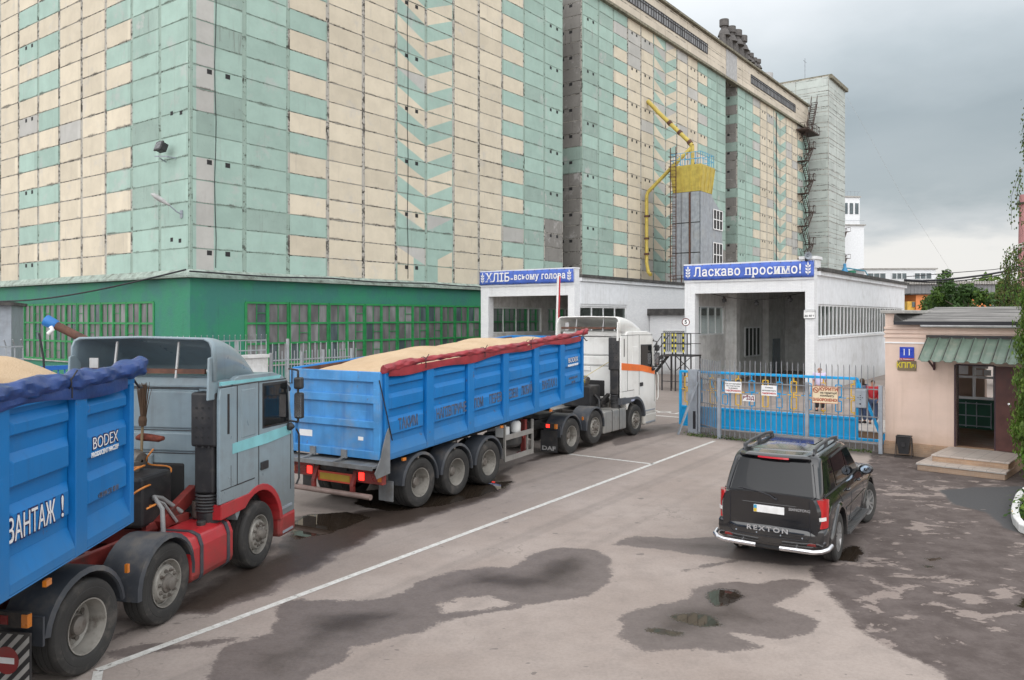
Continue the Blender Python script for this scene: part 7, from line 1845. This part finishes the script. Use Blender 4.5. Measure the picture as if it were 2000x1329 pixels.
for s_ in (-1, 1):
    for nm, (xa, xb, xc_, xd) in (("quarter_window", (-.78, .02, -.03, -.50)), ("side_window", (.12, .98, .93, .03)), ("side_window", (1.08, 2.12, 1.52, 1.03))):
        def sw(u, v, xa=xa, xb=xb, xc_=xc_, xd=xd): z = 1.13 + .43 * v; x = (xa + (xb - xa) * u) * (1 - v) + (xd + (xc_ - xd) * u) * v; return (x, s_ * (side_y(x, z) + .006), z)
        patch(nm, M_TINT, sw, 10, 6, SUV)
    b = MB(); b.tube([(-.80, s_ * (side_y(-.8, 1.1) + .012), 1.105), (.8, s_ * (side_y(.8, 1.1) + .012), 1.105), (2.2, s_ * (side_y(2.2, 1.1) + .012), 1.105)], .012, 6); b.tube([(.05, s_ * (side_y(.05, 1.58) + .014), 1.575), (1.0, s_ * (side_y(1, 1.58) + .016), 1.59), (1.5, s_ * (side_y(1.45, 1.57) + .012), 1.565)], .016, 6); b.build("window_trim", M_CARPLAS, SUV, smooth=40)
    # roof rail
    b = MB(); yy = s_ * .60; b.tube([(-.52, yy, 1.665), (-.40, yy, 1.735), (-.1, yy, 1.765), (.7, yy, 1.775), (1.15, yy, 1.745), (1.32, yy, 1.68)], [.022, .026, .024, .024, .026, .022], 10)
    for x in (-.42, .4, 1.2): b.box(x - .06, x + .06, yy - .02, yy + .02, 1.66, 1.755)
    b.build("roof_rail", mat("dark_grey_rail", (.06,.062,.068), .4), SUV, smooth=45)
    # lights at the rear corners
    def tl(z0, z1):
        b = MB(); q = []
        for z, w_in in ((z0, .70), ((z0 + z1) / 2, .705), (z1, .73)):
            k = (z - .66) / .5; xo = -1.035 + .05 * k
            q.append([(xo + .005, s_ * w_in, z), (xo - .012, s_ * (w_in + .06), z), (xo + .02, s_ * .845, z), (xo + .10, s_ * .893, z), (xo + .20, s_ * .912, z), (xo + .2, s_ * .80, z), (xo + .1, s_ * w_in, z)])
        b.rings(q); return b
    lt = tl(.69, 1.09).build("tail_lamp", mat("car_tail_red", (.42,.008,.010), .12, coat=1.0, var=.15, vs=9), SUV, smooth=35)
    b = MB(); b.rings([[(-1.043, s_ * .72, z), (-1.045, s_ * .80, z), (-1.015, s_ * .85, z), (-.93, s_ * .898, z), (-.93, s_ * .80, z), (-1.0, s_ * .72, z)] for z in (.80, .85)]); b.build("reversing_lens", mat("clear_lens", (.70,.68,.66), .2, coat=.6), lt, smooth=35)
    # mirror, sill step, flares, reflector, guard tube
    b = MB(); b.lathe([(.01, 0), (.09, .012), (.115, .05), (.11, .10), (.07, .16), (.01, .19)], (1.86, s_ * 1.02, 1.13), (1, 0, 0), 16)
    for i, p in enumerate(b.v): b.v[i] = (p[0], s_ * 1.02 + (p[1] - s_ * 1.02) * 1.15, 1.14 + (p[2] - 1.13) * .78)
    mo = b.build("wing_mirror", M_CARP, SUV, smooth=60); b = MB(); b.tube([(1.93, s_ * .82, 1.10), (1.93, s_ * .96, 1.12)], .03, 8); b.build("mirror_foot", M_CARPLAS, mo)
    b = MB(); b.lathe([(.001, -.003), (.082, -.002), (.082, .004), (.001, .004)], (1.866, s_ * 1.02, 1.14), (1, 0, 0), 20)
    for i, p in enumerate(b.v): b.v[i] = (p[0], s_ * 1.02 + (p[1] - s_ * 1.02) * 1.15, 1.14 + (p[2] - 1.14) * .78)
    b.build("mirror_glass", NT("blue_mirror").set(Base_Color=(.30,.38,.48), Metallic=1.0, Roughness=.05).mat, mo)
    b = MB(); b.box(.52, 2.40, min(s_*.84, s_*.99), max(s_*.84, s_*.99), .31, .36); 
    for i in range(16): b.box(.6 + i * .11, .65 + i * .11, min(s_*.86, s_*.97), max(s_*.86, s_*.97), .36, .368)
    b.build("running_board", mat("dark_sill", (.10,.105,.11), .4, metal=.3, dirt=.4), SUV, bevel=.015)
    for x in (0, WBC):
        b = MB(); A = []
        for i in range(23):
            a = R(-8) + R(196) * i / 22; c, q = math.cos(a), math.sin(a); y1 = .905 * (1 if x < 1 else .97)
            A.append([(x + c * .452, s_ * (y1 - .05), .375 + q * .452), (x + c * .455, s_ * (y1 + .045), .375 + q * .455), (x + c * .50, s_ * (y1 + .052), .375 + q * .50), (x + c * .545, s_ * (y1 + .008), .375 + q * .545), (x + c * .54, s_ * (y1 - .06), .375 + q * .54)])
        b.rings(A); b.build("wheel_flare", M_CARP, SUV, smooth=60)
    b = MB(); b.box(-1.062, -1.04, min(s_*.52, s_*.76), max(s_*.52, s_*.76), .43, .475); b.build("reflector", M_REDLENS, SUV, bevel=.008)
    b = MB(); b.tube([(-1.13, s_ * .20, .36), (-1.135, s_ * .74, .37), (-1.11, s_ * .86, .385), (-1.03, s_ * .945, .41), (-.86, s_ * .965, .43)], .036, 12); b.tube([(-1.10, s_ * .45, .37), (-.98, s_ * .45, .40)], .02, 8); b.build("guard_tube", M_CHROME, SUV, smooth=45)
    for x in (.62, 1.62):
        b = MB(); y_ = .925; b.tube([(x, s_ * (y_ - .015), .985), (x + .03, s_ * (y_ + .018), .985), (x + .17, s_ * (y_ + .018), .985), (x + .20, s_ * (y_ - .015), .985)], .016, 8); b.build("door_handle", M_CARP, SUV, smooth=45)
    b = MB(); b.box(.52, 2.38, min(s_*.918, s_*.934), max(s_*.918, s_*.934), .69, .725); b.build("side_strip", M_CARP, SUV, bevel=.006)
    b = MB()
    for x0_, z0_, x1_, z1_ in ((1.0, .42, 1.03, 1.09), (.42, .62, .06, 1.08), (2.12, .42, 2.2, 1.08)): 
        m_ = [(x0_ + (x1_ - x0_) * k / 6, z0_ + (z1_ - z0_) * k / 6) for k in range(7)]
        def yb_(x, z):
            s = sec(x); 
            for (ya, za), (yc, zc) in zip(s[:-1], s[1:]):
                if za <= z <= zc: return ya + (yc - ya) * (z - za) / (zc - za)
            return s[-3][0]
        b.tube([(x, s_ * (yb_(x, z) + .001), z) for x, z in m_], .005, 5)
    b.build("door_gap", M_INK, SUV)
# wheels
b = MB(); h = .122; tp = [(.215, h*.9), (.25, h), (.33, h*1.02), (.362, h*.85), (.375, h*.6)]
for g in (.35, -.35): tp += [(.375, h*(g+.12)), (.366, h*(g+.08)), (.366, h*(g-.08)), (.375, h*(g-.12))]
tp += [(.375, -h*.6), (.362, -h*.85), (.33, -h), (.25, -h), (.215, -h*.9)]; b.lathe(tp, (0,0,0), (0,-1,0), 40)
cw = b.build("wheel", M_RUBBER, SUV, smooth=30); b = MB()
b.lathe([(.222, h*.85), (.226, h*.95), (.21, h*.92), (.195, h*.1), (.06, h*.05), (.001, h*.05)], (0,0,0), (0,-1,0), 32)
for i in range(5):
    for d_ in (-.22, .22):
        a = 2*PI*i/5 + d_; b.beam((math.cos(a) * .05, -h*.75, math.sin(a) * .05), (math.cos(a) * .205, -h*.82, math.sin(a) * .205), .034, .03, up=(0,1,0))
b.lathe([(.065, h*.4), (.062, h*.85), (.001, h*.9)], (0,0,0), (0,-1,0), 16); b.build("rim", M_ALLOY, cw, smooth=35)
cw.location = (0, -.79, .375)
for x, s_, st in ((0, 1, 0), (WBC, -1, R(-16)), (WBC, 1, R(-16))):
    c = copy_tree(cw, SUV); c.location = (x, s_ * .79, .375); c.rotation_euler = (0, .5, (0 if s_ < 0 else PI) + st)
# rear end
b = MB(); q = []
for z, xo, w in ((.36, -1.03, .80), (.42, -1.075, .90), (.56, -1.085, .915), (.64, -1.075, .915), (.67, -1.045, .90)):
    q.append([(xo + .03 * (abs(y) / w) ** 2 + (.16 if abs(y) > w * .97 else .03 if abs(y) > w * .9 else 0), y, z) for y in [w * k for k in (-1, -.96, -.88, -.6, 0, .6, .88, .96, 1)]] + [(xo + .28, w * 1.005, z), (xo + .28, -w * 1.005, z)])
b.rings(q); b.build("bumper", M_CARP, SUV, smooth=38)
b = MB(); b.box(-.99, -.80, -.74, .74, .30, .37); b.build("bumper_valance", M_CARPLAS, SUV)
b = MB()   # tailgate edge
pts = [(-1.062, -.69, .66), (-1.045, -.685, .74), (-1.0, -.72, 1.05)]
for s_ in (-1, 1): b.tube([(-1.075, s_ * .62, .50), (-1.07, s_ * .685, .58), (-1.066, s_ * .66, .69), (-1.064, s_ * .66, .9), (-1.064, s_ * .655, 1.08), (rear_x(.7, 1.12) - .004, s_ * .735, 1.12), (rear_x(.6, 1.55) - .004, s_ * .635, 1.57)], .0055, 5)
b.tube([(-1.075, -.62, .50), (-1.088, 0, .49), (-1.075, .62, .50)], .0055, 5); b.build("tailgate_gap", M_INK, SUV)
b = MB(); b.box(-1.062, -1.03, -.46, .46, .78, .99); b.build("plate_recess", M_CARP, SUV, bevel=.03)
b = MB(); b.box(-1.074, -1.062, -.255, .255, .835, .945); pl_ = b.build("number_plate", M_WHITE, SUV, bevel=.004)
b = MB(); b.box(-1.0765, -1.0735, .20, .25, .89, .94); b.build("plate_blue", mat("plate_blue", (.05,.30,.5), .4), pl_); b = MB(); b.box(-1.0765, -1.0735, .20, .25, .84, .89); b.build("plate_yellow", mat("plate_yellow", (.65,.45,.03), .4), pl_)
text("REXTON", .095, "lettering", M_SILVER, SUV, frame((-1.092, .02, .60), (0, -1, 0), (.06, 0, 1)), .008, .003, sx=1.5, spacing=1.35)
text("SSANGYONG", .055, "lettering", M_SILVER, SUV, frame((-1.066, -.50, .93), (0, -1, 0), (0, 0, 1)), .006, .001, sx=1.05)
b = MB()
for y in (-.55, -.2, .2, .55): b.lathe([(.001, 0), (.012, 0), (.012, .004), (.001, .005)], (-1.086 + .02 * y * y, y, .535), (-1, 0, 0), 10)
b.build("parking_sensor", M_GALV, SUV)
b = MB(); x_ = rear_x(0, 1.1) - .03; b.lathe([(.001, 0), (.025, 0), (.02, .03), (.001, .035)], (-1.058, -.12, 1.05), (-1, 0, 0), 12); b.tube([(-1.085, -.12, 1.05), (-1.075, -.02, 1.10), (x_ - .03, .18, 1.135)], .012, 6); b.tube([(x_ - .03, -.05, 1.115), (x_ - .026, .52, 1.17)], .010, 6); b.build("wiper", M_INK, SUV, smooth=45)
b = MB(); q = []
for x, z, w in ((-.70, 1.60, .60), (-.80, 1.615, .605), (-.815, 1.635, .60), (-.78, 1.652, .59), (-.55, 1.69, .56)): q.append([(x + .09 * (y / w) ** 2, y, z) for y in [w * k / 4 for k in range(-4, 5)]])
bot = [[(p[0] + .02, p[1], p[2] - .012) for p in r_] for r_ in q]
b.rings([r_ for r_ in q], closed=False); b.build("tailgate_spoiler", M_CARP, SUV, smooth=60, solid=.02)
b = MB(); q0 = [(-.832 + .09 * (y / .6) ** 2, y, 1.622) for y in [-.26 + .52 * k / 6 for k in range(7)]]; b.rings([[(p[0], p[1], p[2] - .012) for p in q0] + [(p[0] + .03, p[1], p[2] - .012) for p in q0[::-1]], [(p[0] + .004, p[1], p[2] + .014) for p in q0] + [(p[0] + .04, p[1], p[2] + .014) for p in q0[::-1]]]); b.build("brake_light", mat("brake_red", (.50,.01,.02), .25, coat=.5), SUV)
b = MB()
for z0_, z1_ in ((1.702, 1.708),): b.box(.35, 1.05, -.42, .42, z0_ + .006, z1_ + .006)
b.build("sunroof", M_TINT, SUV, bevel=.003)
b = MB(); b.box(-.9, 3.6, -.6, .6, .26, .5); b.build("underbody", M_FRAMED, SUV)
b = MB(); b.tube([(-.2, .45, .33), (-1.02, .5, .30)], .035, 8); b.build("exhaust", M_HUB, SUV)

# ------------------------------------------------------------------ people
M_SKIN = mat("skin", (.50,.27,.19), .5, var=.08); M_HAIRB = mat("brown_hair", (.055,.03,.018), .6, var=.3, vs=30); M_HAIRG = mat("grey_hair", (.35,.33,.31), .7)
def skinned(name, nodes, edges, m, parent, sub=2, root=0):
    me = bpy.data.meshes.new(name); keys = list(nodes); me.from_pydata([nodes[k][0] for k in keys], [(keys.index(a), keys.index(c)) for a, c in edges], [])
    me.materials.append(m); o = bpy.data.objects.new(name, me); COL.objects.link(o)
    o.modifiers.new("skin", 'SKIN'); lay = me.skin_vertices[0] if me.skin_vertices else None
    if lay is None:
        bm = bmesh.new(); bm.from_mesh(me); bm.verts.layers.skin.verify(); bm.to_mesh(me); bm.free(); lay = me.skin_vertices[0]
    for i, k in enumerate(keys): r_ = nodes[k][1]; lay.data[i].radius = r_ if isinstance(r_, tuple) else (r_, r_); lay.data[i].use_root = (i == root)
    s = o.modifiers.new("sub", 'SUBSURF'); s.levels = sub; s.render_levels = sub
    baked(o); o.data.shade_smooth(); o.parent = parent; return o
def person(label, loc, rz, h, pose, cloth, hair='none', seed=0):
    """faces +y when rz = 0; pose: hands and feet in units of height."""
    root = thing("person", label, "person", loc, rz); k = h
    P = lambda x, y, z: (x * k, y * k, z * k)
    J = dict(pel=(0,0,.53), wai=(0,0,.62), che=(0,.005,.73), nec=(0,-.005,.825), hed=(0,.008,.875), top=(0,.012,.945))
    J.update(pose)
    body = {}; E = []
    def add(n, r): body[n] = (P(*J[n]), tuple(q * k for q in r) if isinstance(r, tuple) else r * k)
    add('pel', (.075, .058)); add('wai', (.07, .055)); add('che', (.082, .06)); add('nec', .031); add('hed', (.040, .046)); add('top', (.036, .042))
    E += [('pel','wai'),('wai','che'),('che','nec'),('nec','hed'),('hed','top')]
    for s, q in (('l', -1), ('r', 1)):
        for n, r in ((s+'sh', .034), (s+'el', .024), (s+'wr', .016), (s+'hd', (.018, .012)), (s+'hip', .05), (s+'kn', .034), (s+'an', .023), (s+'to', .02)): add(n, r)
        E += [('che', s+'sh'), (s+'sh', s+'el'), (s+'el', s+'wr'), (s+'wr', s+'hd'), ('pel', s+'hip'), (s+'hip', s+'kn'), (s+'kn', s+'an'), (s+'an', s+'to')]
    # fingers: four of unequal length and a thumb from the side of the palm
        w, hd = Vector(J[s+'wr']), Vector(J[s+'hd']); d = (hd - w).normalized(); sd_ = d.cross(Vector((q, 0, 0))); sd_ = Vector((0, 1, 0)) if sd_.length < .1 else sd_.normalized(); inn = Vector((-q, 0, 0))
        for i, L in enumerate((.030, .036, .034, .026)):
            a = hd + sd_ * (.010 - .0068 * i); c1 = a + d * L * .55 + inn * .003; c2 = a + d * L + inn * .012
            for nm, p_, r in ((f'{s}f{i}a', c1, .0048), (f'{s}f{i}b', c2, .0038)): J[nm] = tuple(p_); add(nm, r)
            E += [(s+'hd', f'{s}f{i}a'), (f'{s}f{i}a', f'{s}f{i}b')]
        a = w + (hd - w) * .35 + sd_ * .016; J[s+'ta'] = tuple(a + d * .012 + sd_ * .006 + inn * .004); J[s+'tb'] = tuple(a + d * .03 + sd_ * .004 + inn * .01)
        add(s+'ta', .0055); add(s+'tb', .0045); E += [(s+'wr', s+'ta'), (s+'ta', s+'tb')]
    bo = skinned("body", body, E, M_SKIN, root)
    # face
    hx = Vector(P(*J['hed'])); fy = .048 * k; zc = (J['hed'][2] + .026) * k
    b = MB(); b.rings([[(hx.x - .011*k, hx.y + fy*.86, zc - .022*k), (hx.x + .011*k, hx.y + fy*.86, zc - .022*k), (hx.x, hx.y + fy*1.28, zc - .022*k)], [(hx.x - .005*k, hx.y + fy*.9, zc + .006*k), (hx.x + .005*k, hx.y + fy*.9, zc + .006*k), (hx.x, hx.y + fy*1.02, zc + .006*k)]])
    for s in (-1, 1): b.lathe([(.001, -.004*k), (.016*k, 0), (.012*k, .006*k), (.001, .005*k)], (s * .041*k, hx.y + .002*k, zc - .006*k), (s, -.25, 0), 10)
    b.build("nose_and_ears", M_SKIN, bo, smooth=50)
    b = MB()
    for s in (-1, 1): b.lathe([(.001, 0), (.0065*k, 0), (.004*k, .003*k), (.001, .004*k)], (s * .017*k, hx.y + fy*.90, zc + .003*k), (s*.2, 1, 0), 10); b.box(s*.017*k - .011*k, s*.017*k + .011*k, hx.y + fy*.88, hx.y + fy*.95, zc + .013*k, zc + .017*k)
    b.build("eyes", M_INK, bo); b = MB(); b.box(-.014*k, .014*k, hx.y + fy*.80, hx.y + fy*.99, zc - .036*k, zc - .031*k); b.build("mouth", mat("lips", (.30,.09,.08), .5), bo, bevel=.002)
    # clothing follows the skeleton a little outside the skin
    for nm, m, parts, grow in cloth:
        nd = {}; 
        for n, g in parts: p_ = Vector(body[n.split('>')[0]][0])
        ed = []
        for n, g in parts:
            if '>' in n: a, c, f = n.split('>'); f = float(f); p_ = Vector(body[a][0]).lerp(Vector(body[c][0]), f); ra, rc = body[a][1], body[c][1]; ra = ra if isinstance(ra, tuple) else (ra, ra); rc = rc if isinstance(rc, tuple) else (rc, rc); r_ = tuple(x + (y - x) * f for x, y in zip(ra, rc))
            else: p_ = Vector(body[n][0]); r_ = body[n][1]; r_ = r_ if isinstance(r_, tuple) else (r_, r_)
            nd[n] = (tuple(p_), tuple(x * g + .012 * k for x in r_))
        skinned(nm, nd, grow, m, root)
    b = MB()
    for s in ('l', 'r'):
        a, c = Vector(P(*J[s+'an'])), Vector(P(*J[s+'to'])); z0 = 0; d = (c - a); d.z = 0; d.normalize(); n_ = Vector((-d.y, d.x, 0)); A = []
        for f, w, hh in ((-.045, .02, .04), (-.02, .026, .05), (.02, .026, .046), (.06, .029, .03), (.088, .024, .022), (.10, .012, .012)): p_ = a + d * f * k; A.append([(p_ - n_ * w * k)[:2] + (z0,), (p_ + n_ * w * k)[:2] + (z0,), (p_ + n_ * w * .8 * k)[:2] + (hh * k,), (p_ - n_ * w * .8 * k)[:2] + (hh * k,)])
        b.rings(A)
    b.build("shoes", M_INK, root, smooth=60, bevel=.004)
    if hair != 'none':
        b = MB(); prof = hair[1]; o0 = Vector((0, hx.y - .006*k, zc)); n = 16; A = []
        for zz, rx, ry, back in prof: A.append([(math.cos(2*PI*i/n) * rx*k, o0.y + back*k + math.sin(2*PI*i/n) * ry*k, zc + zz*k) for i in range(n)])
        b.rings(A); b.build("hair", hair[0], bo, smooth=60)
    return root
STAND = dict(lsh=(-.108,0,.805), lel=(-.128,-.02,.645), lwr=(-.12,.035,.53), lhd=(-.115,.05,.487), rsh=(.108,0,.805), rel=(.128,-.02,.645), rwr=(.12,.035,.53), rhd=(.115,.05,.487),
             lhip=(-.05,0,.50), lkn=(-.055,.012,.28), lan=(-.058,-.005,.05), lto=(-.066,.06,.02), rhip=(.05,0,.50), rkn=(.055,.012,.28), ran=(.058,-.005,.05), rto=(.066,.06,.02))
TOR = lambda slv: ([('che', 1.06), ('wai', 1.18), ('pel', 1.06), ('lsh', 1.12), ('rsh', 1.12), ('che>nec>0.72', 1.0)] + [(f'lsh>lel>{slv}' if slv < 1 else 'lel', 1.25), (f'rsh>rel>{slv}' if slv < 1 else 'rel', 1.25)] + ([('lel>lwr>.92', 1.3), ('rel>rwr>.92', 1.3)] if slv >= 1 else []))
def TORE(slv):
    l, r = (f'lsh>lel>{slv}', f'rsh>rel>{slv}') if slv < 1 else ('lel', 'rel')
    e = [('che','wai'), ('wai','pel'), ('che','lsh'), ('che','rsh'), ('che','che>nec>0.72'), ('lsh', l), ('rsh', r)]
    return e + ([('lel','lel>lwr>.92'), ('rel','rel>rwr>.92')] if slv >= 1 else [])
LEG = [('pel', .99), ('lhip', 1.02), ('rhip', 1.02), ('lkn', 1.25), ('rkn', 1.25), ('lkn>lan>.96', 1.35), ('rkn>ran>.96', 1.35)]
LEGE = [('pel','lhip'), ('pel','rhip'), ('lhip','lkn'), ('rhip','rkn'), ('lkn','lkn>lan>.96'), ('rkn','rkn>ran>.96')]
M_LAV = mat("lavender_shirt", (.62,.55,.74), .8, var=.06, bump=.2, bs=14); M_TROUS = mat("black_trousers", (.022,.02,.022), .8); M_REDJ = mat("red_jacket", (.50,.018,.030), .6, bump=.2, bs=12); M_JEAN = mat("blue_jeans", (.06,.09,.17), .85, var=.2); M_GREYBL = mat("grey_blue_jacket", (.16,.19,.27), .7, var=.25, vs=8, bump=.2, bs=14)
gx, gy = G(1601, 803)
person("balding man in a lavender shirt and dark trousers standing behind the gate", (gx, gy, 0), R(158), 1.93, dict(STAND, lwr=(-.135,.05,.525), rwr=(.13,.06,.53), rhd=(.12,.09,.495)),
       [("shirt", M_LAV, TOR(.85), TORE(.85)), ("trousers", M_TROUS, LEG, LEGE)], (M_HAIRG, [(-.03,.043,.044,-.008), (-.005,.0445,.047,-.012), (.015,.042,.045,-.018), (.028,.034,.036,-.022)]))
px, py = (706 / FPX * 27.4, 27.4)
person("person in a red jacket and blue jeans facing the camera beside the white pillar", (px - .02, py, .27), R(165), 1.55, dict(STAND, lwr=(-.10,.06,.53), lhd=(-.085,.075,.49)),
       [("jacket", M_REDJ, TOR(1), TORE(1)), ("jeans", M_JEAN, LEG, LEGE)], (M_HAIRB, [(-.02,.041,.040,-.014), (.0,.0445,.044,-.012), (.03,.043,.044,-.008), (.052,.034,.036,-.004), (.062,.012,.014,-.002)]))
px, py = (684 / FPX * 27.5, 27.5)
person("dark haired person in a grey-blue jacket turned away behind the call box", (px, py, .27), R(10), 1.60, dict(STAND, rwr=(.10,.10,.60), rhd=(.08,.14,.60), rel=(.135,0,.65)),
       [("jacket", M_GREYBL, TOR(1), TORE(1)), ("jeans", M_JEAN, LEG, LEGE)], (M_HAIRB, [(-.085,.036,.03,-.022), (-.04,.045,.042,-.016), (.0,.048,.050,-.010), (.03,.046,.050,-.006), (.055,.036,.040,-.002), (.066,.012,.014,-.002)]))
